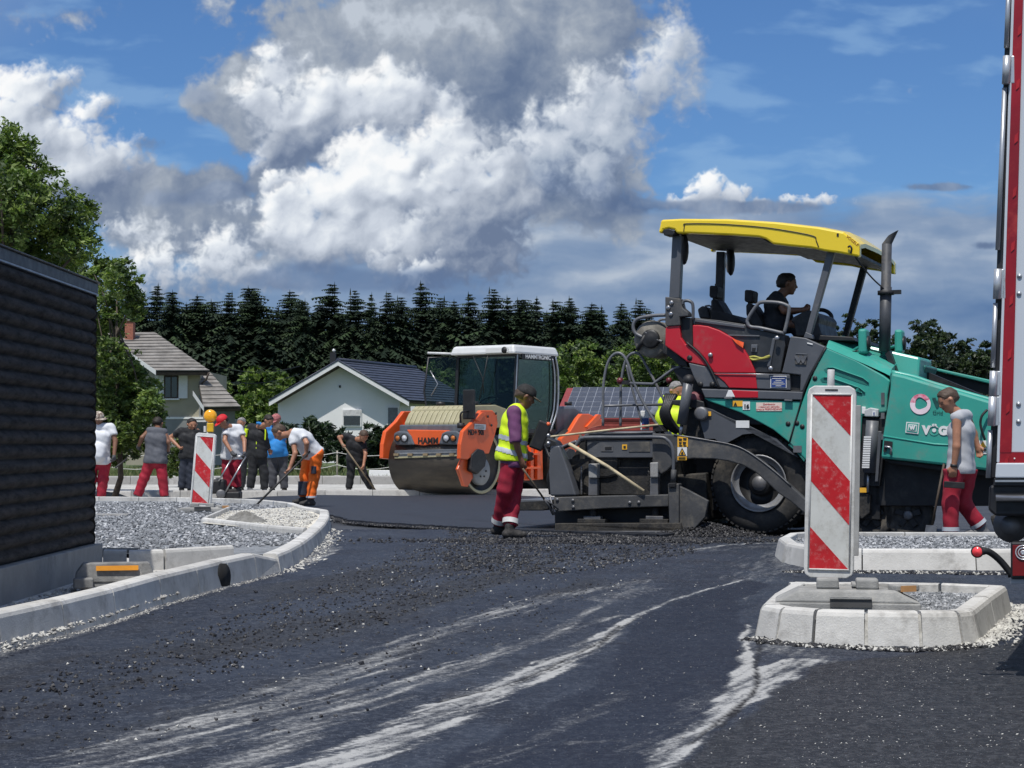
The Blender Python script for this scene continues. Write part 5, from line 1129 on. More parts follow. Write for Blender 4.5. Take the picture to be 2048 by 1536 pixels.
# logos on the hopper
vL = -.225
c = PV(*z6(804,562), vL); ring = MB(); n_ = 40; r0, r1, off_ = .068, .118, Vector((.008,0,.012))
a_ = [c+Vector((r1*math.cos(6.2832*k/n_), 0, r1*math.sin(6.2832*k/n_))) for k in range(n_)]
b_ = [c+off_*.6+Vector((r0*(1+.10*math.cos(6.2832*k/n_*3+.5))*math.cos(6.2832*k/n_), 0, r0*(1+.10*math.cos(6.2832*k/n_*3+.5))*math.sin(6.2832*k/n_))) for k in range(n_)]
d_ = Vector((0,-.004,0)); vs = a_+b_+[p+d_ for p in a_]+[p+d_ for p in b_]
fs = []; mi = []
for k in range(n_):
    k2 = (k+1) % n_; fs += [(2*n_+k, 2*n_+k2, 3*n_+k2, 3*n_+k), (k, k2, 2*n_+k2, 2*n_+k), (n_+k, 3*n_+k, 3*n_+k2, n_+k2)]; m_ = 1 if 2 < k < 19 else 0; mi += [m_]*3
me = bpy.data.meshes.new('ring_emblem'); me.from_pydata(vs, [], fs); me.materials.append(M('emblem_white', (.80,.66,.70), .5, var=.05)); me.materials.append(M('emblem_pink', (.62,.12,.20), .5, var=.4, vs=16, dust=(.75,.5,.55), da=.7, ds=14)); me.polygons.foreach_set('material_index', mi); link('ring_emblem', me, paver)
DG = M('ink_dark_green', (.01,.07,.06), .5)
ptext('W', *z6(893,556), 17, DG, vL-.002, 0, .002, bold=.012); ptext('Grid', *z6(885,618), 8, DG, vL-.002, R(-3), .001)
ptext('VÖGELE', *z6(820,737), 16, WH, vL-.002, R(-2), .003, bold=.010)
lg_ = pl('logo_frame', mc([(710,680),(798,687),(790,762),(703,752)], z6), vL-.006, vL, WH, 0); pl('logo_field', mc([(716,687),(791,693),(784,755),(710,746)], z6), vL-.009, vL-.006, PT, 0, lg_)
pl('logo_inner', mc([(724,695),(783,700),(777,746),(718,738)], z6), vL-.012, vL-.009, WH, 0, lg_); pl('logo_inner_field', mc([(729,701),(777,705),(772,740),(724,733)], z6), vL-.015, vL-.012, PT, 0, lg_)
ptext('W', *z6(750,720), 7, WH, vL-.018, 0, .001, align='CENTER', bold=.006, parent=paver)
a = decal('label', *z6(1178,805), *z6(1245,895), LB, vL); pl('warning_triangle', mc([(1196,852),(1222,808),(1244,850)], z6), vL-.012, vL-.008, LO, 0, a); ptext('POZOR', *z6(1212,868), 4, INK, vL-.012, 0, .001, align='CENTER', bold=.003)
pl('latch_recess', mc([(562,805),(618,812),(614,866),(598,864),(598,842),(578,840),(576,880),(556,880)], z6), vL-.012, vL, BK, .0)
tb('latch_arm', [(*z6(566,845), vL-.02), (*z6(600,850), vL-.02), (*z6(610,862), vL-.02), (*z6(604,900), vL-.02)], .014, ST, None, 6, False)
tb('hose', [(*z6(1250,600), vL-.05), (*z6(1215,640), vL-.08), (*z6(1205,690), vL-.08), (*z6(1215,740), vL-.08), (*z6(1235,800), vL-.05)], .015, BK)
# gap column with the lubrication pump between hood and hopper
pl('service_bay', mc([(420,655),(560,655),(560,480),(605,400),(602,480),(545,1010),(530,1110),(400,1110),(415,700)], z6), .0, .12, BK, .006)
pump = pl('pump', mc([(430,600),(470,585),(525,595),(522,648),(430,645)], z6), -.08, .0, M('pump_grey', (.42,.43,.43), .5, var=.1), .012); pl('label', mc([(483,608),(505,608),(505,640),(483,640)], z6), -.088, -.08, LB, 0, pump); pl('label', mc([(490,616),(498,616),(498,636),(490,636)], z6), -.092, -.088, LBL, 0, pump); pl('pump_box', mc([(412,578),(438,580),(436,628),(412,626)], z6), -.06, .0, WH, .006, pump)
mb = MB(); a, b = PV(*z6(484,672), -.05), PV(*z6(462,1020), -.05); mb.cyl(a, b, .075, 16); cy_ = mb.build('cylinder', PG, paver)
for k in range(14):
    p = a.lerp(b, .30+.62*k/14); q = a.lerp(b, .30+.62*(k+.72)/14); MB().box((p+q)/2+Vector((-.03,-.072,0)), (.085,.02,(p-q).length)).build('scale_mark', WH, cy_)
tb('cylinder_rod', [(*z6(456,1020), -.05), (*z6(452,1150), -.05)], .016, ST, None, 8, False)
pl('hinge_post', mc([(520,740),(545,745),(520,1080),(500,1080)], z6), -.05, .0, PG, .006); 
for yy in (505, 545, 640, 780): MB().box(PV(*z6(555,yy), -.02), (.04,.05,.07)).build('hinge', STD, paver)
decal('label_orange', *z6(388,1120), *z6(444,1152), LO, -.02); pl('lower_bracket', mc([(395,1155),(470,1165),(465,1290),(410,1330),(395,1300)], z6), -.0, .1, GR, .01)
# ---- wheels
def wheel(name, c, Ro, w, lugs=True):
    root = link(name, None, paver) if False else None
    mb = MB(); prof = [(-w/2+.03, Ro*.56), (-w/2, Ro*.62), (-w/2-.01, Ro*.80), (-w/2+.015, Ro*.93), (-w/2+.06, Ro*.985), (0, Ro), (w/2-.06, Ro*.985), (w/2, Ro*.92), (w/2, Ro*.6)]
    mb.lathe(c, (0,1,0), prof, 48)
    if lugs:
        for k in range(52):
            a = 2*math.pi*k/52
            for sd, ph in ((-1, 0), (1, .5)):
                a2 = a+ph*2*math.pi/52; d = Vector((math.cos(a2), 0, math.sin(a2))); t = Vector((-math.sin(a2), 0, math.cos(a2)))
                p0 = Vector(c)+Vector((0, sd*w*.50, 0))+d*Ro*.93; p1 = Vector(c)+Vector((0, sd*w*.14, 0))+d*Ro*1.0
                u = t*.022; h_ = d*.02; mb.prism([p0-u, p0+u, p1+u, p1-u], [p0-u+h_, p0+u+h_, p1+u+h_, p1-u+h_])
    ty = mb.build(name, RB, paver)
    mb = MB(); mb.lathe(Vector(c)+Vector((0,-w/2,0)), (0,1,0), [(-.012, Ro*.56), (-.02, Ro*.545), (.0, Ro*.52), (.035, Ro*.50), (.05, Ro*.47), (.055, Ro*.44), (.06, Ro*.42)], 40); mb.build('rim', M('rim_ring', (.26,.26,.26), .45, .3, var=.2, dust=(.2,.18,.15), da=.4), ty)
    mb = MB(); mb.lathe(Vector(c)+Vector((0,-w/2,0)), (0,1,0), [(.06, Ro*.44), (.11, Ro*.42), (.16, Ro*.32), (.17, Ro*.24), (.06, Ro*.22), (.03, Ro*.19), (.02, 0)], 32); mb.build('wheel_disc', BK, ty)
    MB().lathe(Vector(c)+Vector((0,-w/2,0)), (0,1,0), [(.0, 0), (.0, Ro*.13), (.03, Ro*.15), (.08, Ro*.15)], 24).build('hub', STD, ty)
    return ty
cw = PV(1517,966,.08); Rw = PV(1517,966,.08).z
wheel('drive_wheel', (cw.x, .30, Rw-.005), Rw-.02, .42)
wheel('drive_wheel', (cw.x, 1.95, Rw-.005), Rw-.02, .42, False)
for (x_, y_) in ((1818,1030),(1745,1030)):
    c = PV(x_, y_, .25); r_ = max(.22, c.z) ; c = Vector((c.x, .35, r_-.0)); mb = MB(); mb.lathe(c, (0,1,0), [(-.15,.0),(-.15,r_*.62),(-.17,r_*.65),(-.17,r_*.93),(-.14,r_),(.14,r_),(.17,r_*.9)], 32); fwl = mb.build('front_wheel', RB, paver)
    for k in range(5):
        a = 2*math.pi*k/5+.3; MB().box(c+Vector((math.cos(a)*r_*.38, -.16, math.sin(a)*r_*.38)), (.09,.03,.06), rot=Matrix.Rotation(-a,3,'Y')).build('slot', BK, fwl)
    MB().lathe(c+Vector((0,-.15,0)), (0,-1,0), [(0,r_*.2),(.04,r_*.2),(.05,r_*.12),(.05,0)], 16).build('hub', STD, fwl)
# ---- screed tow arm
pl('tow_arm', mc([(900,432),(1050,440),(1180,455),(1300,480),(1450,510),(1560,558),(1640,610),(1720,675),(1850,790),(1960,890),(1990,990),(1950,985),(1850,900),(1760,840),(1700,780),(1610,700),(1520,650),(1420,622),(1320,608),(1180,604),(1100,615),(1040,650),(1000,690),(960,712),(905,640)], z2), -.24, -.14, PGD, .014)
tb('arm_edge', [(*z2(1050,441), -.245), (*z2(1300,482), -.245), (*z2(1450,512), -.245), (*z2(1560,560), -.245), (*z2(1720,677), -.245), (*z2(1850,792), -.245)], .008, STD, None, 5)
a = decal('warning_label', *z2(1075,455), *z2(1146,525), LO, -.244)
for (x0, y0, x1, y1) in ((1082,466,1106,484),(1112,462,1138,480),(1084,490,1104,506),(1110,488,1134,508),(1084,510,1108,520),(1114,512,1136,521)): pl('pictogram', mc([(x0,y0),(x1,y0+3),(x1-3,y1),(x0+2,y1-2)], z2), -.252, -.247, INK, 0, a)
a = decal('warning_label', *z2(1075,527), *z2(1140,588), LB, -.244); pl('warning_triangle', mc([(1080,584),(1106,530),(1134,584)], z2), -.252, -.248, INK, 0, a); pl('triangle_field', mc([(1089,580),(1106,543),(1125,580)], z2), -.256, -.252, LO, 0, a); pl('pictogram', mc([(1098,576),(1104,556),(1112,560),(1116,576)], z2), -.259, -.256, INK, 0, a)
a = decal('warning_label', *z2(1075,590), *z2(1138,615), LO, -.244)
for k in range(3): decal('text_line', *z2(1082,595+k*6), *z2(1130,597+k*6), INK, -.248, a)
for x, y in ((1150,1120),(1585,605)): pass
# ---- screed
pl('screed_body', mc([(430,470),(960,470),(1040,560),(1060,800),(1020,1080),(250,1080),(230,870),(330,640)], z2), -.05, 2.9, GR, .012)
pl('end_cover', mc([(455,478),(955,478),(962,560),(940,600),(460,600)], z2), -.16, -.05, PG, .012)
pl('cover_lid', mc([(480,420),(905,415),(915,440),(960,448),(940,470),(420,478),(440,440)], z2), -.18, .6, PG, .012)
tb('lid_edge', [(*z2(470,434), -.19), (*z2(905,428), -.19)], .010, STD, None, 5, False)
pl('hatch', mc([(740,490),(885,490),(888,560),(742,560)], z2), -.168, -.16, PGD, .004); a = decal('label', *z2(552,515), *z2(634,555), STD, -.165); decal('label_field', *z2(580,525), *z2(625,545), BK, -.169, a); a = decal('label', *z2(697,508), *z2(731,543), LO, -.165); decal('pictogram', *z2(706,518), *z2(722,534), INK, -.169, a)
pl('side_panel', mc([(300,608),(680,604),(680,660),(880,660),(900,850),(380,850)], z2), -.10, -.05, GR, .006)
pl('hose_bundle', mc([(480,580),(660,572),(668,600),(664,720),(600,740),(520,740),(500,640)], z2), -.14, -.05, GR, .03)
for (x, y, x2, y2) in ((465,640,527,740),(885,632,942,735)):
    bx = pl('fluid_box', mc([(x,y),(x2,y-3),(x2-2,y2),(x+2,y2)], z2), -.26, -.14, M('box_pale', (.30,.30,.29), .6, var=.15, dust=(.12,.11,.1), da=.5, ds=6), .014); pl('cap', mc([((x+x2)/2-14,y-22),((x+x2)/2+14,y-22),((x+x2)/2+12,y),((x+x2)/2-12,y)], z2), -.23, -.17, BK, .004, bx)
    pl('post', mc([(x+2,y2),(x2,y2),(x2,858),(x,858)], z2), -.22, -.13, STD, .008)
for (x0, y0, x1, y1) in ((500,858,500,1000),(925,858,925,1010)):
    a, b = PV(*z2(x0, 930), -.2), PV(*z2(x0, 1030), -.2); mb = MB(); mb.cyl(a, b, .045, 10); mb.build('screw_post', GR, paver); MB().box(a.lerp(b,.8), (.22,.10,.05)).build('nut_plate', STD, paver, .006); MB().box(b, (.36,.16,.05)).build('foot_plate', GR, paver, .006)
tb('spring', [(*z2(420,660+10*k), -.15-.012*(k % 2)) for k in range(20)], .014, STD, None, 6, False)
tb('spring', [(*z2(880+(6 if k % 2 else -6),690+12*k), -.2) for k in range(12)], .012, BK, None, 6, False)
pl('end_tower', mc([(205,520),(268,515),(300,600),(335,700),(382,858),(205,860),(195,700),(200,600)], z2), -.30, -.12, PG, .02)
pl('end_beam', mc([(228,868),(600,858),(1012,850),(1012,932),(600,945),(245,968),(228,930)], z2), -.30, -.10, PGD, .012)
for x, y in ((255,885),(362,890),(365,935),(750,905),(812,903),(250,950)): MB().lathe(PV(*z2(x, y), -.30), (0,-1,0), [(0,.022),(.015,.022),(.015,0)], 6).build('bolt', STD, paver)
pl('end_plate', mc([(1008,775),(1084,775),(1084,1055),(1018,1055)], z2), -.33, -.2, PGD, .012); pl('end_plate_lip', mc([(1012,772),(1064,770),(1062,800),(1014,800)], z2), -.36, -.3, BK, .006)
pl('side_shield', mc([(1062,780),(1150,820),(1285,892),(1262,1005),(1195,1078),(1110,1100),(1070,1060)], z2), -.28, -.22, PGD, .010)
pl('base_plate', mc([(236,1048),(1094,1044),(1110,1102),(1180,1080),(1196,1076),(1180,1092),(1095,1112),(240,1112)], z2), -.34, 2.9, GR, .010)
pl('base_lip', mc([(240,1100),(1100,1098),(1100,1108),(240,1110)], z2), -.36, -.33, STD, .004)
pl('screed_underframe', mc([(235,966),(1012,935),(1020,1050),(236,1050)], z2), -.06, 2.8, BK, .01)
tb('guard_bow', [(*z2(380,520), -.3), (*z2(402,488), -.3), (*z2(440,462), -.3), (*z2(700,460), -.3), (*z2(950,459), -.3), (*z2(1005,478), -.3), (*z2(1036,520), -.3), (*z2(1048,600), -.3), (*z2(1046,735), -.3)], .022, PG)
MB().cyl(PV(*z2(1050,680), -.3), PV(*z2(1046,772), -.3), .034, 10).build('bow_socket', PGD, paver)
tb('linkage', [(*z2(195,490), -.1), (*z2(280,530), -.15), (*z2(340,510), -.2), (*z2(440,480), -.2)], .018, BK); tb('linkage', [(*z2(290,530), -.15), (*z2(350,505), -.15), (*z2(390,490), -.15)], .028, STD)
pl('bracket_arm', mc([(160,455),(240,485),(262,520),(205,530),(170,500)], z2), -.2, .0, BK, .01)
for k in range(4): tb('hose', [(*z2(170+8*k,500+6*k), -.15-.03*k), (*z2(188+12*k,560), -.2), (*z2(215+6*k,640), -.25), (*z2(190+7*k,740), -.25), (*z2(205,830+6*k), -.2)], .018, BK)
pl('hose_spring', mc([(230,560),(246,560),(242,680),(222,680)], z2), -.28, -.22, BK, .01)
tb('thin_rod', [(*z2(205,860), -.33), (*z2(236,990), -.33)], .010, STD, None, 6, False)
# lifting cylinder
a, b = PV(*z2(1152,70), -.12), PV(*z2(1104,372), -.12); MB().cyl(a, b, .062, 16).build('lift_cylinder', PG, paver); MB().cyl(b, PV(*z2(1094,445), -.12), .022, 10).build('piston_rod', ST, paver); MB().ball(a, .075, 12).build('cylinder_head', BK, paver)
for k in range(5): tb('hose', [(*z2(1000+16*k,170), .1), (*z2(985+10*k,240), .0), (*z2(965+12*k,300), -.02), (*z2(1000+14*k,380), .05), (*z2(1060+10*k,420), .1)], .030, BK)
pl('dark_bracket', mc([(1010,205),(1200,200),(1255,215),(1262,260),(1180,262),(1010,232)], z2), .0, .3, BK, .012)
pl('hydraulic_block', mc([(1120,260),(1262,262),(1262,470),(1190,465),(1100,440),(1110,350)], z2), .1, .6, GR, .02)
MB().ball(PV(*z2(1200,200), .1), (.11,.1,.10), 12).build('accumulator', M('dusty_rose', (.16,.05,.06), .6, var=.3), paver)
pl('seal_block', mc([(905,378),(950,372),(985,420),(930,425),(905,415)], z2), -.1, .1, BK, .01)
pl('auger_guard', [(1345,950),(1412,945),(1415,1040),(1350,1050)], .1, 2.6, GR, .02)
# rear step plate and lid seen at the left end of the screed
pl('walkway', mc([(-60,905),(60,892),(200,888),(205,905),(190,950),(150,960),(-60,960)], z2), -.05, 2.6, GR, .01); pl('walkway_top', mc([(-60,890),(0,884),(200,886),(200,896),(-60,905)], z2), -.05, .9, PGL, .006)
# measuring staffs
def loose(name, pts, r, mat, label, cat, n=8):
    W_ = [PO+PU*p.x+PN*p.y+Vector((0,0,p.z)) for p in pts]; o_ = W_[0].copy(); mb = MB().tube([p-o_ for p in W_], r, n); ob_ = mb.build(name, mat, loc=o_); return tag(ob_, label, cat)
loose('wooden_staff', [PV(*z2(335,503), -.33), PV(*z2(600,660), -.33), PV(*z2(845,828), -.33)], .022, WDN, 'thick pale wooden staff leaning across the screed end of the paver', 'staff')
loose('wooden_staff', [PV(*z2(150,462), -.38), PV(*z2(560,415), -.2), PV(*z2(945,373), -.1)], .013, WDN, 'long thin pale staff lying level on top of the screed', 'staff')
ob_ = MB().box((0,0,0), (.11,.10,.25)).build('canister', WH, bevel=.01); ob_.location = PO+PU*PV(*z2(852,345), .8).x+PN*.8+Vector((0,0,PV(*z2(852,345), .8).z)); tag(ob_, 'small white canister with blue and red label standing on the screed', 'canister')
MB().box((0,-.055,-.02), (.085,.01,.10)).build('label', LBL, ob_); MB().box((0,-.06,-.075), (.085,.01,.05)).build('label_band', INR, ob_)
# ================================================================== generic tracer for upright planes
class Tr:
    """local frame: x along a, y along b (both horizontal units), z up; hit() finds a photo ray's point on a plane"""
    def __init__(s, o, a, b): s.o, s.a, s.b = o, a, b
    def hx(s, px, py, y):      # plane y = const
        d = ray(px, py); t = (s.o+s.b*y-O).dot(s.b)/d.dot(s.b); p = O+d*t-s.o; return Vector((p.dot(s.a), y, p.z))
    def hy(s, px, py, x):      # plane x = const
        d = ray(px, py); t = (s.o+s.a*x-O).dot(s.a)/d.dot(s.a); p = O+d*t-s.o; return Vector((x, p.dot(s.b), p.z))
def plate(name, pts, vec, mat, parent, bevel=.01):
    mb = MB(); v = Vector(vec); mb.prism([Vector(p) for p in pts], [Vector(p)+v for p in pts]); return mb.build(name, mat, parent, bevel)
# ================================================================== ROAD ROLLER
fa = R(35); RF = Vector((-math.sin(fa), -math.cos(fa), 0)); RL = Vector((math.cos(fa), -math.sin(fa), 0))
rr0 = Vector((-.44, 40.0, .03)); rt = Tr(rr0, RF, RL)
roller = empty('road_roller', rr0, math.atan2(RF.y, RF.x), 'orange tandem road roller with a white-roofed glass cab and a wide steel drum', 'road roller')
OR = M('roller_orange', (.72,.105,.02), .38, var=.06, vs=1.5, coat=.25, dust=(.35,.16,.08), da=.25, ds=2)
RGY = M('roller_grey', (.10,.112,.13), .5, var=.1, dust=(.2,.19,.18), da=.3)
TNK = M('tank_cream', (.36,.33,.20), .55, var=.12, vs=2, dust=(.25,.22,.15), da=.4, ds=2)
DRM = M('drum_steel', (.045,.04,.035), .42, .45, var=.3, vs=2, dust=(.12,.10,.075), da=.5, ds=1.5, stretch=(1,.3,1))
GLS = bpy.data.materials.new('cab_glass'); GLS.use_nodes = True; gn_ = NT(GLS.node_tree); gn_.n.clear()
gtr = gn_.add('ShaderNodeBsdfTransparent', {0: (.66,.72,.70,1)}); ggl = gn_.add('ShaderNodeBsdfGlossy', {0: (.72,.72,.70,1), 1: .04}); fr_n = gn_.add('ShaderNodeFresnel', {0: 1.45})
gn_.l.new(gn_.add('ShaderNodeMixShader', {0: gn_.m('MULTIPLY', fr_n.outputs[0], .5), 1: gtr.outputs[0], 2: ggl.outputs[0]}).outputs[0], gn_.add('ShaderNodeOutputMaterial').inputs[0])
H = rt.hx; HF = rt.hy
z3 = lambda x, y: (760+x*.29304, 660+y*.29304)
for cx_, nm in ((1.75,'front'), (-1.75,'rear')):
    mb = MB(); r_ = .70; mb.lathe((cx_,-.99,r_), (0,1,0), [(.02,r_*.55),(0,r_*.92),(.0,r_-.02),(.02,r_),(1.96,r_),(1.98,r_-.02),(1.98,r_*.93),(1.90,r_*.90),(1.88,0)], 56); dm = mb.build('drum', DRM, roller)
    mb = MB(); mb.lathe((cx_,1.0,r_-.0), (0,1,0), [(-.02,r_*.88),(.0,r_*.95),(-.02,r_*.985)], 56); mb.build('drum_edge', TNK, dm)
    MB().lathe((cx_+.06,.92,.50), (0,1,0), [(.0,.30),(.10,.30),(.12,.28),(.12,0)], 32).build('hub_plate', M('hub_grey', (.22,.23,.235), .55, var=.1), dm)
    for k in range(6): MB().box((cx_+.06+.13*math.cos(k*1.05), 1.045, .50+.13*math.sin(k*1.05)), (.035,.02,.035)).build('bolt', BK, dm)
    plate('drum_arm', [H(*z3(x, y), 1.0) if cx_ > 0 else H(*z3(x, y), 1.0)+Vector((-3.5,0,0)) for x, y in ((560,880),(640,880),(640,1000),(600,1070),(570,1065),(530,950))], (0,-.06,0), OR, roller, .01)
    plate('motor', [H(*z3(x, y), 1.0)+Vector((0 if cx_ > 0 else -3.5,.0,0)) for x, y in ((600,850),(640,810),(680,820),(700,870),(690,930),(640,985),(590,960))], (0,.12,0), BK, roller, .03)
# side arms over the front drum (near and far), traced on the near side plane
arm = [H(*z3(x, y), 1.08) for x, y in ((548,880),(552,780),(570,690),(640,620),(690,548),(770,548),(800,580),(806,640),(780,740),(745,845),(665,838),(600,885))]
plate('side_frame', arm, (0,-.10,0), OR, roller, .02); plate('side_frame', [Vector((p.x,-1.08,p.z)) for p in arm], (0,.10,0), OR, roller, .02)
plate('arm_ridge', [H(*z3(x, y), 1.14) for x, y in ((650,610),(700,560),(725,570),(680,625))], (0,-.06,0), OR, roller, .012)
for x, y in ((612,690),(760,650),(735,590),(790,570)): MB().lathe(H(*z3(x, y), 1.09), (0,1,0), [(0,.03),(.012,.03),(.012,0)], 8).build('bolt', BK, roller)
q = [H(*z3(x, y), 1.085) for x, y in ((645,640),(722,645),(718,682),(643,675))]; lb = plate('label', q, (0,.006,0), LB, roller, 0)
for k in range(3): plate('text_line', [H(*z3(x, y), 1.093) for x, y in ((652,650+9*k),(712,654+9*k),(712,657+9*k),(652,653+9*k))], (0,.003,0), INK, lb, 0)
me = text_mesh('HD+ 90i', .16, .003, INK, 'lettering', 'LEFT', .004); t_ = link('lettering', me, roller, H(*z3(600,700), 1.088)); t_.rotation_euler = (math.pi/2, 0, math.pi)
plate('rear_frame', [H(*z3(x, y), 1.05) for x, y in ((1235,875),(1238,740),(1300,690),(1355,600),(1380,572),(1430,572),(1490,600),(1520,610),(1515,650),(1440,670),(1360,720),(1345,790),(1500,800),(1500,900),(1240,900))], (0,-.12,0), OR, roller, .02)
plate('rear_brace', [H(*z3(x, y), 1.10) for x, y in ((1410,660),(1490,575),(1512,580),(1505,600),(1430,672))], (0,-.08,0), OR, roller, .01)
plate('rear_hood', [H(*z3(x, y), .80) for x, y in ((1185,640),(1200,545),(1215,520),(1330,520),(1390,560),(1400,590),(1355,610),(1300,690),(1240,760),(1235,880),(1185,880))], (0,-1.6,0), RGY, roller, .06)
mb = MB(); mb.cyl(H(*z3(1285,515), .4), H(*z3(1285,490), .4), .09, 14); mb.build('filler_cap', BK, roller)
plate('centre_frame', [H(*z3(x, y), .85) for x, y in ((800,850),(870,830),(1000,790),(1110,780),(1115,1020),(1000,1028),(900,1010),(830,1040),(800,1000))], (0,-1.5,0), OR, roller, .02)
for (x0, y0, x1, y1) in ((1030,800,1050,1020),(1075,790,1095,1020)): plate('step_post', [H(*z3(x, y), .95) for x, y in ((x0,y0),(x1,y0),(x1,y1),(x0,y1))], (0,-.08,0), OR, roller, .01)
for yy in (840, 935): plate('step_tread', [H(*z3(x, y), .98) for x, y in ((990,yy),(1100,yy-3),(1100,yy+12),(990,yy+14))], (0,-.2,0), OR, roller, .006)
plate('underframe', [H(*z3(x, y), .7) for x, y in ((800,1000),(1110,1000),(1150,1060),(1120,1120),(1000,1040),(800,1060))], (0,-1.3,0), BK, roller, .01)
# front beam
xb = 2.42; y0_, y1_ = HF(*z3(92,740), xb).y, HF(*z3(545,740), xb).y
zz_ = lambda py: HF(*z3(300,py), xb).z
plate('front_beam', [HF(*z3(x, y), xb) for x, y in ((180,680),(440,684),(480,705),(400,780),(330,782),(300,790),(235,782),(205,720))], (-.35,0,0), OR, roller, .02)
for sgn, pts in ((1, ((92,705),(120,690),(185,695),(210,725),(232,785),(110,785),(92,760))), (-1, ((398,780),(420,705),(450,690),(520,688),(548,705),(550,770),(535,785)))):
    hb = plate('headlight_housing', [HF(*z3(x, y), xb+.03) for x, y in pts], (-.45,0,0), RGY, roller, .03)
    for k, (x, col) in enumerate(((122,'a'),(168,'w')) if sgn == 1 else ((452,'w'),(500,'a'))):
        c = HF(*z3(x, 738), xb+.04); r_ = .075 if col == 'w' else .062
        MB().lathe(c, (1,0,0), [(0,r_+.02),(.02,r_+.02),(.02,r_)], 18).build('bezel', BK, hb)
        MB().lathe(c, (1,0,0), [(.0,r_),(.02,r_*.8),(.035,0)], 18).build('headlight', M('lamp_clear', (.55,.56,.58), .12, var=.2, vs=20) if col == 'w' else M('lamp_amber', (.45,.14,.03), .2, var=.2), hb)
p = HF(*z3(258,758), xb+.005); me = text_mesh('HAMM', .185, .004, INK, 'lettering', 'LEFT', .006); t_ = link('lettering', me, roller, p); t_.rotation_euler = (math.pi/2, 0, math.pi/2)
t_.scale = (1.0, 1, 1)
plate('top_label', [Vector((2.25,-.28,zz_(675))), Vector((2.25,.32,zz_(675))), Vector((2.0,.32,zz_(665))), Vector((2.0,-.28,zz_(665)))], (0,0,.02), M('cream_label', (.62,.57,.38), .6), roller, 0)
plate('scraper_beam', [HF(*z3(x, y), 2.45) for x, y in ((98,822),(525,812),(528,855),(98,868))], (-.08,0,0), RGY, roller, .01)
plate('scraper_blade', [HF(*z3(x, y), 2.47) for x, y in ((98,866),(525,852),(525,862),(98,877))], (-.06,0,0), TNK, roller, .004)
for x in (110, 205, 310, 400, 490): MB().box(HF(*z3(x, 850), 2.475), (.03,.12,.05)).build('clamp', M('clamp_tan', (.25,.19,.11), .7), roller)
plate('bar_strip', [HF(*z3(x, y), 2.46) for x, y in ((120,838),(520,828),(520,838),(120,850))], (-.02,0,0), ST, roller, 0)
MB().box((1.72,0,1.33), (1.1,1.66,.30)).build('front_deck', RGY, roller, .03)
# ribbed water tank
za, zb = 1.42, HF(*z3(420,520), 1.2).z
nr = 11; mb = MB(); tw = 1.45
for k in range(nr):
    ya, yb = -tw/2+tw*k/nr, -tw/2+tw*(k+1)/nr-.012
    sec = [(2.22,za),(2.22,za+.10),(2.08,za+.30),(1.85,za+.46),(1.5,zb+.0),(.85,zb+.02),(.45,zb-.06),(.40,za)]
    mb = MB(); mb.prism([(x, ya, z) for x, z in sec], [(x, yb, z) for x, z in sec]); mb.build('tank_rib', TNK, roller, .02)
MB().box((1.25,0,(za+zb)/2), (1.5,tw-.03,zb-za-.14)).build('tank_core', TNK, roller, .04)
for y_ in (-.45, .45): MB().cyl((1.3,y_,zb), (1.3,y_,zb+.09), .10, 14).build('filler_cap', BK, roller)
for s_ in (-1,): 
    mb = MB(); mb.tube(smooth_path([HF(*z3(170,655),1.9), HF(*z3(200,600),1.9), HF(*z3(250,568),1.9), HF(*z3(285,590),1.9), HF(*z3(300,670),1.9)]), .035, 8); mb.build('hand_rail', OR, roller)
    mb = MB(); mb.tube([HF(*z3(190,680),1.9), HF(*z3(240,640),1.9), HF(*z3(300,600),1.9)], .04, 8); mb.build('hand_rail', OR, roller)
mb = MB(); mb.tube(smooth_path([H(*z3(552,640), .9), H(*z3(548,590), .95), H(*z3(560,560), 1.0), H(*z3(600,555), 1.0)]), .02, 8); mb.build('mirror_arm', BK, roller)
c = H(*z3(608,508), 1.0); MB().box(c, (.06,.30,.62)).build('mirror', BK, roller, .02)
mb = MB(); mb.cyl(H(*z3(552,670), .9), H(*z3(552,635), .9), .08, 12); mb.build('mirror_foot', BK, roller)
# cab
xf, xr, yl, yr = .18, -1.28, .80, -.80
zc0, zc1 = 1.35, HF(*z3(960,165), xf).z
cf = M('cab_frame', (.015,.015,.017), .45)
def bar(name, a, b, w, mat=cf, parent=None):
    a, b = Vector(a), Vector(b); d = (b-a); mb = MB(); q = d.to_track_quat('Z', 'Y').to_matrix(); mb.box((a+b)/2, (w, w, d.length), rot=q); return mb.build(name, mat, parent or roller, .006)
for (x, y, x2) in ((xf+.12, yl, xf), (xf+.12, yr, xf), (xr-.05, yl, xr), (xr-.05, yr, xr)): bar('cab_post', (x, y, zc0), (x2, y, zc1), .07)
bar('cab_sill', (xf+.12, yl, zc0), (xf+.12, yr, zc0), .09); bar('cab_sill', (xr, yl, zc0), (xf+.1, yl, zc0), .09); bar('cab_header', (xf, yl, zc1), (xf, yr, zc1), .08); bar('cab_header', (xr, yl, zc1), (xf, yl, zc1), .08)
mb = MB(); mb.tube(smooth_path([(xr+.02, yl+.05, zc1), (xr-.06, yl+.07, (zc0+zc1)/2+.4), (xr-.02, yl+.07, zc0+.5), (xr+.25, yl+.05, zc0)]), .025, 8); mb.build('door_handle_rail', ST, roller)
mb = MB(); mb.tube(smooth_path([(xr+.14, yl+.05, zc1-.05), (xr+.08, yl+.07, (zc0+zc1)/2+.4), (xr+.12, yl+.07, zc0+.5), (xr+.35, yl+.05, zc0)]), .018, 8); mb.build('door_handle_rail', ST, roller)
bar('cab_corner_trim', (xf+.15, yl+.03, zc0), (xf+.03, yl+.03, zc1), .022, ST)
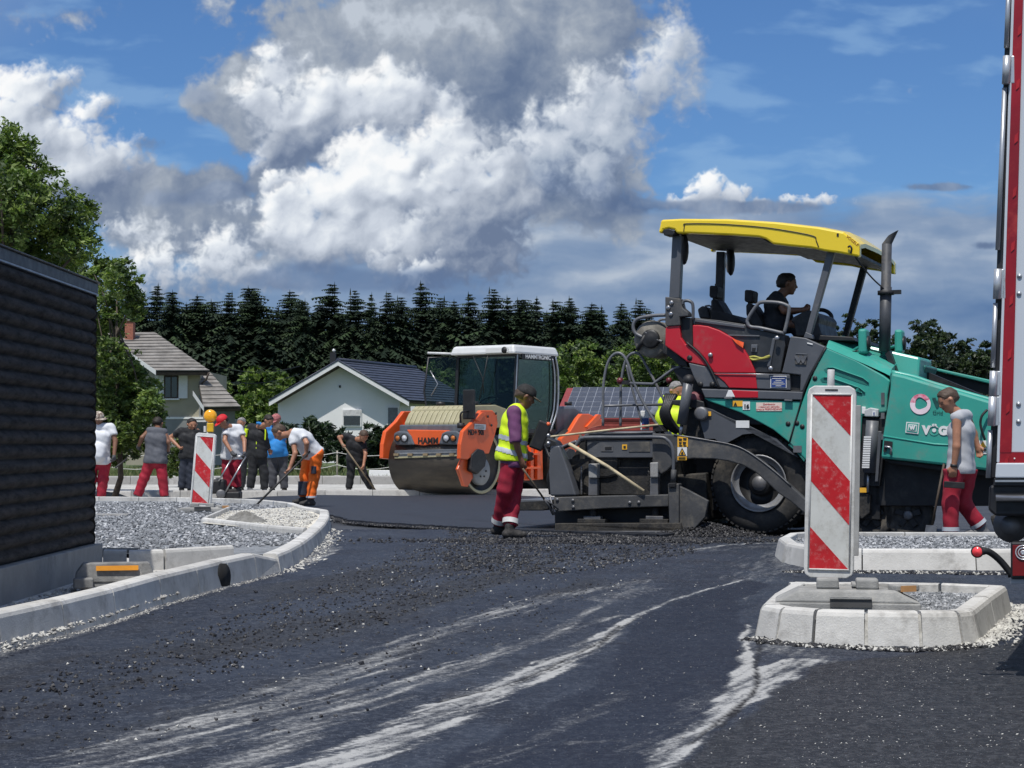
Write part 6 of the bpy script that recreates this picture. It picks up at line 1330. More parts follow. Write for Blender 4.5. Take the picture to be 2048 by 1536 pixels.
for nm, q in (('windscreen', [(xf+.12,yl-.03,zc0),(xf+.12,yr+.03,zc0),(xf,yr+.03,zc1),(xf,yl-.03,zc1)]), ('side_glass', [(xf+.1,yl,zc0),(xf,yl,zc1),(xr,yl,zc1),(xr,yl,zc0)]), ('side_glass', [(xf+.1,yr,zc0),(xf,yr,zc1),(xr,yr,zc1),(xr,yr,zc0)]), ('rear_glass', [(xr,yl,zc0),(xr,yr,zc0),(xr,yr,zc1),(xr,yl,zc1)])):
    plate(nm, q, (.008 if 'side' not in nm else 0, .008 if 'side' in nm else 0, 0), GLS, roller, 0)
WR = M('roof_white', (.62,.63,.62), .4, var=.04, dust=(.4,.38,.33), da=.2)
mb = MB(); mb.box(((xf+xr)/2+.06, 0, zc1+.11), (xf-xr+.34, 1.78, .20), taper=.93); rf_ = mb.build('cab_roof', WR, roller, .05)
MB().box((xf+.225, .42, zc1+.09), (.02,.60,.10)).build('roof_light', LB, rf_); MB().lathe((xf+.225,.62,zc1+.09), (1,0,0), [(0,.075),(.02,.07),(.03,0)], 16).build('lens', BK, rf_)
me = text_mesh('HAMMTRONIC', .13, .002, LB, 'lettering', 'CENTER', .003); plate('name_strip', [(xf-.1,yl+.06,zc1-.10),(xr+.1,yl+.06,zc1-.10),(xr+.1,yl+.06,zc1+.03),(xf-.1,yl+.06,zc1+.03)], (0,-.02,0), BK, roller, 0)
t_ = link('lettering', me, roller, ((xf+xr)/2, yl+.066, zc1-.04)); t_.rotation_euler = (math.pi/2, 0, math.pi); t_.scale = (1.15, 1, 1)
mb = MB(); mb.tube([(xf+.2, .15, zc1-.02), (xf+.22, .05, zc1-.55), (xf+.24, -.05, zc1-1.0)], .012, 5); mb.build('wiper', BK, roller); mb = MB(); mb.tube([(xf+.2, -.25, zc1-.02), (xf+.22, .02, zc1-.5), (xf+.24, .08, zc1-.85)], .010, 5); mb.build('wiper', BK, roller)
# curtain-like seats and console inside
MB().box((-.75,0,1.75), (.5,.55,.9)).build('cab_seat', SKN, roller, .05); MB().box((-.1,.1,1.6), (.3,.5,.5)).build('cab_console', BK, roller, .04); MB().box((-.5,0,1.32), (1.5,1.5,.1)).build('cab_floor', BK, roller)
mb = MB(); mb.tube([(.0,.0,1.8),(.1,.0,2.0)], .02, 6); mb.lathe((.12,0,2.0), (.5,0,1), [(0,.20),(.02,.215),(.04,.20)], 20); mb.build('steering_wheel', BK, roller)
# open far door
dr = [Vector((xf+.08, yr-.05, zc0+.25)), Vector((xf+.35, yr-.62, zc0+.45)), Vector((xf+.38, yr-.68, zc0+.9)), Vector((xf+.30, yr-.62, zc1-.02)), Vector((xf+.02, yr-.02, zc1-.02))]
do_ = plate('open_door', dr, (.012,.0,0), GLS, roller, 0); mb = MB(); mb.tube(dr+[dr[0]], .025, 6); mb.build('door_frame', cf, do_); mb = MB(); mb.tube([dr[3]+Vector((0,.05,-.3)), dr[3]+Vector((-.02,.25,-.6)), dr[2]+Vector((0,.2,-.1))], .014, 5); mb.build('door_grip', ST, do_)
mb = MB(); mb.tube([dr[4]+Vector((0,0,.07)), dr[3]+Vector((0,-.02,.10))], .03, 6); mb.build('door_top_bar', WR, do_)
# ================================================================== TRUCK (rear corner at the right edge)
ta = R(20); TF = Vector((math.sin(ta), math.cos(ta), 0)); TRt = Vector((math.cos(ta), -math.sin(ta), 0))
t0 = Vector(((1996-1024)/3600*8.6, 8.6, 0)); tt = Tr(t0, TRt, TF)
truck = empty('truck', t0, math.atan2(TRt.y, TRt.x), 'white truck with red striped rear frame cut off by the right edge', 'truck')
X = lambda px, py, y=0.0: tt.hx(px, py, y)
def tpl(name, pts, y0, y1, mat, bev=.004, parent=None): return plate(name, [X(a, b, y0) for a, b in pts], (0, y1-y0, 0), mat, parent or truck, bev)
TW = M('truck_white', (.52,.56,.60), .35, var=.03, vs=1, dust=(.38,.38,.38), da=.2, ds=1.5); TRD = M('reflective_red', (.26,.006,.012), .35, var=.2, vs=3, dust=(.50,.05,.04), da=.3, ds=4)
ALU = M('aluminium', (.42,.44,.46), .38, .6, var=.15, vs=3, stretch=(1,1,.15)); TBK = M('truck_black', (.012,.012,.014), .5, dust=(.06,.055,.05), da=.35)
tz0 = X(1996,955).z
# box body: real trailer behind the rear frame
a = X(2016,0); b = X(1976,955); ztop = a.z+.35
dx = (a.x-b.x)/(a.z-b.z)
def xat(z, off=0.0): return b.x+dx*(z-b.z)+off
ring0 = [Vector((xat(tz0,.02), .0, tz0)), Vector((xat(tz0)+2.5, .0, tz0)), Vector((xat(ztop)+2.5, .0, ztop)), Vector((xat(ztop,.02), .0, ztop))]
mb = MB(); mb.prism([p+Vector((0,.08,0)) for p in ring0], [p+Vector((0,6.4,0)) for p in ring0]); mb.build('box_body', TW, truck, .01)
tpl('white_edge', [(2024,-40),(2030,-40),(1999,925),(1993,925)], -.02, .04, TW)
tpl('rear_door', [(2046,-40),(2490,-40),(2478,905),(2017,905)], -.01, .05, TW)
tpl('rear_door', [(2494,-40),(2985,-40),(2985,905),(2482,905)], -.01, .05, TW)
tpl('red_band', [(2030,-40),(2047,-40),(2023,905),(2985,905),(2985,926),(1995,926)], -.016, .04, TRD, 0)
tpl('red_band', [(2030,-40),(2047,-40),(2023,905),(1996,905)], -.018, -.016, TRD, 0); tpl('red_band', [(2955,-40),(2985,-40),(2985,905),(2955,905)], -.018, -.016, TRD, 0)
for k in range(9): tpl('reflector_mark', [(2036-3.3*k,55+108*k),(2044-3.3*k,48+108*k),(2042-3.3*k,66+108*k),(2035-3.3*k,72+108*k)], -.022, -.019, M('bright_red_mark', (.38,.012,.016), .4), 0)
tpl('sill', [(1992,926),(2985,926),(2985,956),(1990,956)], -.03, .05, TW, .006)
tpl('hinge_gap', [(2014,-40),(2026,-40),(1992,956),(1978,956)], .0, .06, TBK)
for (y0, y1) in ((-40,96),(176,500),(606,735),(860,956)):
    xa = lambda y: 2016.5-40*(y/955.0)
    mb = MB(); mb.cyl(X(xa(y0), y0, -.02), X(xa(y1), y1, -.02), .0115, 12); mb.build('lock_rod', ALU, truck)
for (y0, y1) in ((112,168),(538,598),(742,792),(793,852)):
    xa = lambda y: 2018.5-40*(y/955.0)
    mb = MB(); mb.cyl(X(xa(y0), y0, -.03), X(xa(y1), y1, -.03), .0185, 14); h_ = mb.build('hinge', M('hinge_zinc', (.50,.52,.54), .35, .5, var=.1), truck); MB().box(X(xa((y0+y1)/2)+9, (y0+y1)/2, -.01), (.035,.02,abs(y1-y0)/420)).build('hinge_leaf', MATS['hinge_zinc'], h_, .004)
for (x, y) in ((2039,552),(2038,587),(2037,808),(2037,843)): MB().lathe(X(x, y, -.012), (0,-1,0), [(0,.012),(.004,.011),(.007,0)], 10).build('rivet', ALU, truck)
MB().lathe(X(2029,917,-.02), (0,-1,0), [(0,.004),(.003,0)], 8).build('rivet', LB, truck)
tpl('floor_beam', [(1988,956),(2985,956),(2985,972),(1986,972)], -.02, 2.4, TBK); tpl('seal_strip', [(1990,960),(2985,960),(2985,964),(1990,964)], -.03, -.02, ALU, 0)
tpl('bumper_box', [(1978,972),(1992,968),(2985,968),(2985,1032),(1990,1032),(1976,1020)], .0, .12, TBK, .012)
tpl('bumper_recess_shade', [(1990,982),(2985,982),(2985,1022),(1992,1022)], -.004, .0, M('recess_shade_black', (.006,.006,.007), .6), .0)  # black plate on the bumper face, its colour painted as recess shade
mb = MB(); mb.cyl(X(1992,996,-.02), X(2200,998,-.02), .016, 12); mb.build('chrome_bar', ST, truck)
tpl('mudflap', [(1978,1030),(2985,1034),(2985,1068),(1996,1068),(1984,1050)], .3, .36, GR, .02)
MB().lathe(X(2022,1050,.18), (0,1,0), [(-.1,0),(-.1,.045),(-.02,.05),(.0,.085),(.1,.085)], 20).build('hub', STD, truck)
for yy in (1.2, 2.5):
    mb = MB(); mb.lathe((1.0,yy*1.8,.50), (1,0,0), [(-.2,.2),(-.2,.46),(-.16,.5),(.1,.5),(.14,.46),(.14,.2)], 32); 
for yy in (3.0, 4.3):
    for xx in (.75, 2.3):
        mb = MB(); mb.lathe((xx,yy,.50), (1,0,0), [(-.15,.0),(-.15,.28),(-.16,.47),(-.12,.5),(.12,.5),(.16,.47),(.15,.28),(.15,.0)], 32); mb.build('wheel', RB, truck)
MB().box((1.5,3.2,.72), (1.0,6.0,.30)).build('chassis_rail', TBK, truck)
# lamp arm and tail lamp
pa, pb, pc = X(1955,1103,-.10), X(1985,1108,-.07), X(2024,1150,-.02)
mb = MB(); mb.tube(smooth_path([pa, X(1972,1102,-.09), pb, X(2003,1124,-.04), pc]), [.020]*4+[.016]*12+[.022], 10); ar = mb.build('lamp_arm', M('rubber_arm', (.012,.012,.013), .6), truck)
mb = MB(); mb.lathe(pa, (0,-1,0), [(-.03,.0),(-.03,.028),(.012,.030),(.014,.024)], 18); lm = mb.build('marker_lamp', MATS['rubber_arm'], ar)
MB().lathe(pa+Vector((0,-.012,0)), (0,-1,0), [(0,.024),(.006,.020),(.010,0)], 18).build('lens', M('lamp_red', (.75,.06,.07), .2, var=.1, emit=(.8,.06,.07,.12)), lm)
tl = tpl('tail_lamp', [(2021,1084),(2200,1084),(2200,1158),(2021,1158)], -.05, .06, TBK, .008)
tpl('lens', [(2025,1090),(2190,1090),(2190,1152),(2025,1152)], -.056, -.05, M('lamp_dark_red', (.16,.01,.012), .15), .002, tl)
c = X(2046,1105,-.056); 
for r0, r1 in ((.030,.036),(.018,.024),(.0,.012)): MB().lathe(c, (0,-1,0), [(0,r0),(.004,r0),(.006,(r0+r1)/2),(.004,r1),(0,r1)], 20).build('lens_ring', M('lamp_silver', (.55,.56,.58), .2, .4), tl)
tpl('lamp_bracket', [(2021,1158),(2200,1158),(2200,1168),(2021,1168)], -.03, .04, M('bracket_grey', (.30,.31,.32), .5), .003)
# ================================================================== DELINEATORS
WP = M('beacon_white', (.64,.64,.62), .5, var=.08, vs=3, dust=(.34,.33,.30), da=.5, ds=4); SR = M('stripe_red', (.50,.012,.018), .5, var=.18, vs=4, dust=(.55,.26,.25), da=.42, ds=22); SW = M('stripe_white', (.60,.61,.58), .5, var=.06, vs=4, dust=(.36,.35,.31), da=.52, ds=5)
def delineator(cor, Y, label, stripes, zb, post=None):
    """cor: top-left, top-right, bottom-right, bottom-left corners of the panel in the photo; stripes in unit coordinates"""
    c4 = [P(x, y, Y) for x, y in cor]; o_ = (c4[2]+c4[3])/2; o_.z = zb
    e = empty('delineator', o_, 0, label, 'delineator')
    def q(u, v, dy=0.0): return c4[3].lerp(c4[2], u).lerp(c4[0].lerp(c4[1], u), v)-o_+Vector((0, dy, 0))
    w = (c4[2]-c4[3]).length; ra = .14; rb = .035
    out = [(ra,0),(1-ra,0),(1-.03,rb*.5),(1,rb*1.4),(1,1-rb*1.4),(1-.03,1-rb*.5),(1-ra,1),(ra,1),(.03,1-rb*.5),(0,1-rb*1.4),(0,rb*1.4),(.03,rb*.5)]
    plate('shell', [q(u, v) for u, v in out], (.012,.05,0), WP, e, .006)
    ins = [(.09,.045),(.91,.045),(.91,.955),(.09,.955)]; plate('face', [q(u, v, -.002) for u, v in ins], (0,.002,0), SW, e, 0)
    for k in range(4):
        a, b = ins[k], ins[(k+1) % 4]; mb = MB(); mb.tube([q(*a, -.004), q(*b, -.004)], .006, 6); mb.build('rim', WP, e)
    for s_ in stripes: plate('stripe', [q(u, v, -.004) for u, v in s_], (0,.002,0), SR, e, 0)
    return e, q, o_
def unit(cor, pts):   # photo pixel -> unit coordinates of the panel (affine from three corners)
    (x0, y0), (x1, y1), (x2, y2), (x3, y3) = cor; out = []
    for (x, y) in pts:
        v = ((y3+y2)/2-y)/((y3+y2)/2-(y0+y1)/2)
        xl = x3+(x0-x3)*v; xr_ = x2+(x1-x2)*v; out.append((min(.91, max(.09, (x-xl)/(xr_-xl))), min(.955, max(.045, v))))
    return out
zf = lambda x, y: (1560+x*.3125, 720+y*.3125)
cor = [(1615,771),(1713,772),(1707,1158),(1607,1155)]
e1, q1, o1 = delineator(cor, 10.95, 'large red and white striped delineator on the near right kerb island', [unit(cor, mc(s_, zf)) for s_ in ([(200,203),(463,203),(458,490)], [(192,490),(455,780),(450,1062),(188,770)], [(183,1065),(440,1352),(180,1348)])], .15)
mb = MB(); mb.cyl(q1(.49,.99,.025), q1(.49,1.085,.025), .022, 14); mb.build('post_top', WP, e1, .004)
plate('slot', [q1(.36,.975,-.003), q1(.62,.975,-.003), q1(.62,.982,-.003), q1(.36,.982,-.003)], (0,.004,0), BK, e1, 0)
plate('foot_pin', [q1(.38,-.035,.0), q1(.62,-.035,.0), q1(.62,.01,.0), q1(.38,.01,.0)], (0,.04,0), WP, e1, .004)
plate('side_flange', [q1(1.0,.12,.05), q1(1.0,.90,.05), q1(1.0,.90,.0), q1(1.0,.12,.0)], (.03,.0,0), M('flange_grey', (.32,.32,.31), .7, var=.2), e1, .004)
RUB = M('base_rubber', (.27,.27,.26), .92, var=.18, vs=6, bump=.003, bs=90, dust=(.42,.41,.38), da=.4, ds=6)
def sign_base(loc, rz, label, w=.84, d=.38, h=.125):
    e = empty('ballast_block', loc, rz, label, 'ballast block')
    mb = MB(); n0 = [(-w/2,-d/2),(w/2,-d/2),(w/2,d/2),(-w/2,d/2)]; n1 = [(-w/2+.14,-d/2+.03),(w/2-.14,-d/2+.03),(w/2-.14,d/2-.03),(-w/2+.14,d/2-.03)]
    mb.prism([(x, y, 0) for x, y in n0], [(x, y, .055) for x, y in n0]); mb.build('plinth', RUB, e, .010)
    mb = MB(); mb.prism([(x*.995, y*.99, .055) for x, y in n0], [(x, y, h) for x, y in n1]); mb.build('sloping_top', RUB, e, .012)
    for x in (-.11, .12): MB().box((x, 0, h+.03), (.13,.16,.06)).build('socket_block', RUB, e, .012)
    MB().box((.02, -d/2-.002, .055), (.24,.02,.05)).build('handle_recess_shade', M('recess_shade_grey', (.07,.07,.07), .9), e); MB().box((.02, -d/2-.006, .085), (.24,.03,.012)).build('handle_lip', RUB, e)  # dark box on the face, its grey painted as shade of a handle recess
    MB().box((.33,-.05,h+.012), (.16,.10,.04), rot=Matrix.Rotation(R(30),3,'Z')).build('carry_block', RUB, e, .01); MB().box((.355,-.105,h+.01), (.10,.012,.035), rot=Matrix.Rotation(R(30),3,'Z')).build('reflector', M('faded_orange', (.45,.24,.10), .6), e)
    MB().lathe((.22,.10,h-.01), (0,0,1), [(0,.035),(.03,.035),(.035,0)], 14).build('plug', RUB, e); MB().box((.18,.08,h), (.30,.20,.02), rot=Matrix.Rotation(R(8),3,'Y')).build('top_rib', RUB, e, .006)
    return e
sign_base((1.985,10.72,.14), R(-9), 'grey rubber foot carrying the large delineator on the near right island')
cor2 = [(391,865),(432,868),(420,1014),(379,1012)]
e2, q2, o2 = delineator(cor2, 27.0, 'smaller striped delineator with an amber lamp standing beside the group of workers', [unit(cor2, mc(s_, lambda x, y: (150+x*.2539, 780+y*.2539))) for s_ in ([(980,360),(1090,365),(1085,490)], [(955,500),(1080,630),(1065,770),(945,640)], [(930,785),(1050,915),(920,910)])], .13)
AMB = M('amber_lens', (.80,.36,.01), .15, var=.1, vs=30, coat=.5, emit=(.8,.33,.01,.10)); AMD = M('amber_housing', (.70,.42,.015), .4)
c = P(420,832,27.03)-o2; mb = MB(); mb.lathe(c+Vector((0,.045,0)), (0,-1,0), [(0,.0),(.0,.075),(.02,.092),(.07,.092),(.09,.078),(.10,.05),(.105,0)], 22); lmp = mb.build('warning_lamp', AMB, e2)
MB().lathe(c+Vector((0,.035,0)), (0,-1,0), [(0,.09),(0,.098),(.02,.098),(.02,.09)], 22).build('lamp_ring', AMD, lmp); MB().box(P(421,855,27.03)-o2, (.10,.08,.14)).build('battery_box', AMD, lmp, .012); MB().box(P(410,858,27.03)-o2, (.03,.06,.09)).build('bracket', WP, lmp)
sign_base((o2.x+.03, 27.05, .09), R(4), 'dark rubber foot under the smaller delineator with the amber lamp', w=.70, h=.07)
# ================================================================== PEOPLE
def sdf_grid(prims, vox, k=.02, pad=.04, wr=0.0, wf=28.0, cuts=(), seed=0):
    A = np.array([[*p[0]] for p in prims]); B = np.array([[*p[1]] for p in prims]); rm = max(max(p[2], p[3]) for p in prims)
    lo = np.minimum(A.min(0), B.min(0))-rm-pad; hi = np.maximum(A.max(0), B.max(0))+rm+pad
    n = np.ceil((hi-lo)/vox).astype(int)+1
    X_, Y_, Z_ = np.meshgrid(*[lo[i]+np.arange(n[i])*vox for i in range(3)], indexing='ij'); P_ = np.stack([X_, Y_, Z_], -1)
    D = None
    for p in prims:
        a, b, ra, rb = np.array(p[0], float), np.array(p[1], float), p[2], p[3]; ba = b-a; L2 = max((ba*ba).sum(), 1e-9)
        h = np.clip(((P_-a)@ba)/L2, 0, 1); d = np.linalg.norm(P_-a-h[..., None]*ba, axis=-1)-(ra+(rb-ra)*h)
        if len(p) > 4 and p[4] is not None:      # flat hem at end b
            u = ba/math.sqrt(L2); d = np.maximum(d, (P_-b)@u-p[4])
        if D is None: D = d
        else:
            t = np.clip(.5+.5*(D-d)/k, 0, 1); D = D*(1-t)+d*t-k*t*(1-t)
    if wr: D = D+wr*(np.sin(P_[..., 2]*wf+3*np.sin(P_[..., 0]*14+seed)+2*np.sin(P_[..., 1]*11))*np.sin(P_[..., 0]*17+P_[..., 2]*9+seed)+.6*np.sin(P_[..., 2]*wf*2.1+P_[..., 0]*23+seed*2))
    for (pt, nrm) in cuts: D = np.maximum(D, (P_-np.array(pt))@np.array(nrm))
    return D, lo
def surf_nets(F, lo, vox):
    s = F < 0; nx_, ny_, nz_ = F.shape
    c = np.zeros((nx_-1, ny_-1, nz_-1), int)
    for i in (0,1):
        for j in (0,1):
            for k in (0,1): c += s[i:nx_-1+i, j:ny_-1+j, k:nz_-1+k]
    act = (c > 0) & (c < 8); ids = -np.ones(act.shape, int); idx = np.argwhere(act); ids[act] = np.arange(len(idx))
    acc = np.zeros((len(idx), 3)); cnt = np.zeros(len(idx))
    ed = [((0,0,0),(1,0,0)),((0,1,0),(1,1,0)),((0,0,1),(1,0,1)),((0,1,1),(1,1,1)),((0,0,0),(0,1,0)),((1,0,0),(1,1,0)),((0,0,1),(0,1,1)),((1,0,1),(1,1,1)),((0,0,0),(0,0,1)),((1,0,0),(1,0,1)),((0,1,0),(0,1,1)),((1,1,0),(1,1,1))]
    for a, b in ed:
        ia = idx+a; ib = idx+b; fa_ = F[tuple(ia.T)]; fb = F[tuple(ib.T)]; m = (fa_ < 0) != (fb < 0); t = np.where(m, fa_/np.where(m, fa_-fb, 1), 0)
        acc += np.where(m[:, None], np.array(a)+t[:, None]*(np.array(b)-np.array(a)), 0); cnt += m
    V_ = lo+(idx+acc/np.maximum(cnt, 1)[:, None])*vox; Q = []
    for ax, (u, v) in enumerate(((1,2),(2,0),(0,1))):
        sl0 = [slice(None)]*3; sl1 = [slice(None)]*3; sl0[ax] = slice(0,-1); sl1[ax] = slice(1,None)
        d = s[tuple(sl0)].astype(int)-s[tuple(sl1)].astype(int); g = np.argwhere(d != 0)
        g = g[(g[:, u] > 0) & (g[:, v] > 0) & (g[:, u] < F.shape[u]-1) & (g[:, v] < F.shape[v]-1)]; sg = d[tuple(g.T)]
        def cell(du, dv): h = g.copy(); h[:, u] -= du; h[:, v] -= dv; return ids[tuple(h.T)]
        q = np.stack([cell(1,1), cell(0,1), cell(0,0), cell(1,0)], -1); q[sg < 0] = q[sg < 0][:, ::-1]; Q.append(q)
    return V_, np.concatenate(Q)
def sdf_obj(name, prims, vox, mat, parent, k=.02, **kw):
    D, lo = sdf_grid(prims, vox, k, **kw); V_, Q = surf_nets(D, lo, vox)
    return link(name, np_mesh(name, V_, Q, mat, smooth=True), parent)
SK = M('skin_tan', (.36,.17,.10), .5, var=.12, vs=14); SKD = M('skin_dark', (.20,.095,.055), .5, var=.12, vs=14); SKP = M('skin_pale', (.46,.25,.17), .5, var=.1, vs=14)
HB = M('hair_dark', (.018,.013,.010), .7, var=.3, vs=40); HBR = M('hair_brown', (.07,.045,.03), .7, var=.3, vs=40); HG = M('hair_grey', (.22,.21,.20), .7, var=.3, vs=40)
CR = M('trousers_red', (.29,.008,.025), .8, var=.2, vs=4, dust=(.30,.06,.07), da=.25, ds=5, bump=.002, bs=30); CDR = M('trousers_deep_red', (.27,.006,.025), .8, var=.22, vs=4, dust=(.22,.05,.06), da=.3, ds=5, bump=.002, bs=30)
CO = M('trousers_orange', (.90,.16,.01), .7, var=.1, vs=4, bump=.002, bs=30); CK = M('cloth_black', (.014,.015,.018), .85, var=.3, vs=5); CN = M('jeans_navy', (.022,.028,.045), .85, var=.25, vs=8); CG = M('trousers_grey', (.055,.057,.068), .85, var=.2, vs=5)
CW = M('tshirt_white', (.62,.63,.65), .8, var=.06, vs=4, dust=(.45,.44,.42), da=.2, ds=5, bump=.002, bs=20); CLG = M('tank_light_grey', (.40,.41,.43), .85, var=.08, vs=4, dust=(.32,.32,.33), da=.25, ds=5, bump=.002, bs=24)
CDG = M('vest_dark_grey', (.085,.09,.105), .85, var=.15, vs=6); CB = M('shirt_blue', (.02,.20,.52), .8, var=.1); CPU = M('shirt_purple', (.14,.045,.12), .8, var=.15, vs=6); HV = M('hivis_yellow', (.66,.86,.015), .6, var=.07, vs=5, bump=.002, bs=20); HS = M('reflective_silver', (.48,.51,.55), .4, var=.08)
CP = M('cap_black', (.015,.014,.013), .8, var=.3, vs=20); CPR = M('cap_red', (.55,.012,.02), .7); HAT = M('hat_patterned', (.55,.50,.42), .85, var=.6, vs=30, dust=(.10,.05,.04), da=.75, ds=18)
SH = M('work_boot', (.030,.028,.027), .8, var=.3, vs=10, dust=(.14,.13,.12), da=.4, ds=8); SHG = M('boot_dusty', (.16,.16,.165), .9, var=.25, vs=10); GLV = M('glove_grey', (.07,.07,.075), .9)
def head_build(root, c, fdir, skin, hair, r=.10, hairlen=.0, cap=None, vox=.012, pitch=0.0, bald=False):
    """head with face: c centre, fdir facing (horizontal), pitch down in radians"""
    f = Vector(fdir).normalized(); up = Vector((0,0,1)); s = f.cross(up).normalized()
    f2 = (f*math.cos(pitch)-up*math.sin(pitch)).normalized(); u2 = (up*math.cos(pitch)+f*math.sin(pitch)).normalized(); C = Vector(c)
    def at(a, b, d): return tuple(C+f2*a*r+s*b*r+u2*d*r)
    pr = [(at(-.25,0,.28), at(.12,0,.30), r*.86, r*.80), (at(.28,0,-.35), at(.40,0,-.62), r*.60, r*.42), (at(.1,0,0), at(.2,0,-.2), r*.80, r*.72),
          (at(.80,0,.12), at(1.02,0,-.14), r*.10, r*.17), (at(.70,.22,.20), at(.70,-.22,.20), r*.24, r*.24), (at(.66,.0,-.52), at(.80,0,-.52), r*.22, r*.16), (at(.62,0,-.80), at(.68,0,-.84), r*.24, r*.20),
          (at(-.05,.86,-.05), at(.02,.92,.15), r*.13, r*.17), (at(-.05,-.86,-.05), at(.02,-.92,.15), r*.13, r*.17), (at(.5,.42,-.1), at(.55,.42,-.1), r*.30, r*.28), (at(.5,-.42,-.1), at(.55,-.42,-.1), r*.30, r*.28)]
    out = pr
    mb = MB()
    for sd in (-1, 1): mb.ball(at(.86,sd*.33,.08), r*.095, 8)
    mb.build('eye', M('eye_dark', (.02,.015,.012), .3), root)
    mb = MB(); mb.tube([at(.90,-.22,-.48), at(.97,0,-.47), at(.90,.22,-.48)], r*.05, 6); mb.build('mouth', M('lip', (.22,.08,.06), .6), root)
    for sd in (-1, 1): MB().tube([at(.84,sd*.16,.24), at(.86,sd*.34,.30), at(.76,sd*.52,.24)], r*.045, 5).build('eyebrow', hair, root)
    if not bald:
        hp = [(at(-.30,0,.36), at(.10,0,.46), r*.92, r*.84), (at(-.42,0,.0), at(-.30,0,-.3-hairlen), r*.80, r*.62)]
        sdf_obj('hair', hp, vox, hair, root, k=.02, wr=.003, wf=90, cuts=[(at(.42,0,.35), tuple((f2*.82-u2*.55).normalized())), (at(-.1,0,-.45-hairlen), tuple(-u2))])
    if cap:
        cm, brim, kind = cap
        D_ = [(at(-.22,0,.42), at(.12,0,.46), r*1.0, r*.96)]
        sdf_obj('cap', D_, vox, cm, root, k=.02, cuts=[(at(0,0,.30), tuple(-u2))])
        if kind == 'peak':
            bf = (f2*math.cos(.15)-u2*math.sin(.15)); a = C+f2*r*.55+u2*r*.36
            pts = [a+s*r*.72, a+s*r*.70+bf*r*.7, a+s*r*.3+bf*r*1.25, a-s*r*.3+bf*r*1.25, a-s*r*.70+bf*r*.7, a-s*r*.72]
            mb = MB(); mb.prism(pts, [p+u2*r*.08 for p in pts]); mb.build('cap_peak', brim or cm, root, .004)
        else:
            mb = MB(); mb.lathe(C+u2*r*.30, tuple(u2), [(-.20*r, r*1.45),(-.14*r, r*1.47),(.08*r, r*.98),(.02*r, r*.95),(-.20*r, r*1.45)], 22); mb.build('hat_brim', cm, root)
    return out
def hand_prims(w, d, palm, r=1.0, curl=.6):
    """palm and five separate fingers; w wrist, d direction, palm = direction the palm faces"""
    w = Vector(w); d = Vector(d).normalized(); p = Vector(palm); p = (p-d*p.dot(d)).normalized(); s = d.cross(p).normalized()
    pr = [(tuple(w), tuple(w+d*.05), .026*r, .030*r)]
    for i, (o, L) in enumerate(((-.030,.062),(-.010,.075),(.011,.070),(.030,.055))):
        k0 = w+d*.075+s*o; k1 = k0+(d*math.cos(curl)+p*math.sin(curl))*L*.55; k2 = k1+(d*math.cos(curl*2.3)+p*math.sin(curl*2.3))*L*.45
        pr += [(tuple(w+d*.03+s*o*.7), tuple(k0), .017*r, .0115*r), (tuple(k0), tuple(k1), .0115*r, .010*r), (tuple(k1), tuple(k2), .010*r, .0085*r)]
    t0_ = w+d*.02-s*.028; t1 = t0_+(d*.6-s*.6+p*.3).normalized()*.04; t2 = t1+(d*.7+p*.5).normalized()*.03
    return pr+[(tuple(t0_), tuple(t1), .014*r, .0115*r), (tuple(t1), tuple(t2), .0115*r, .009*r)]
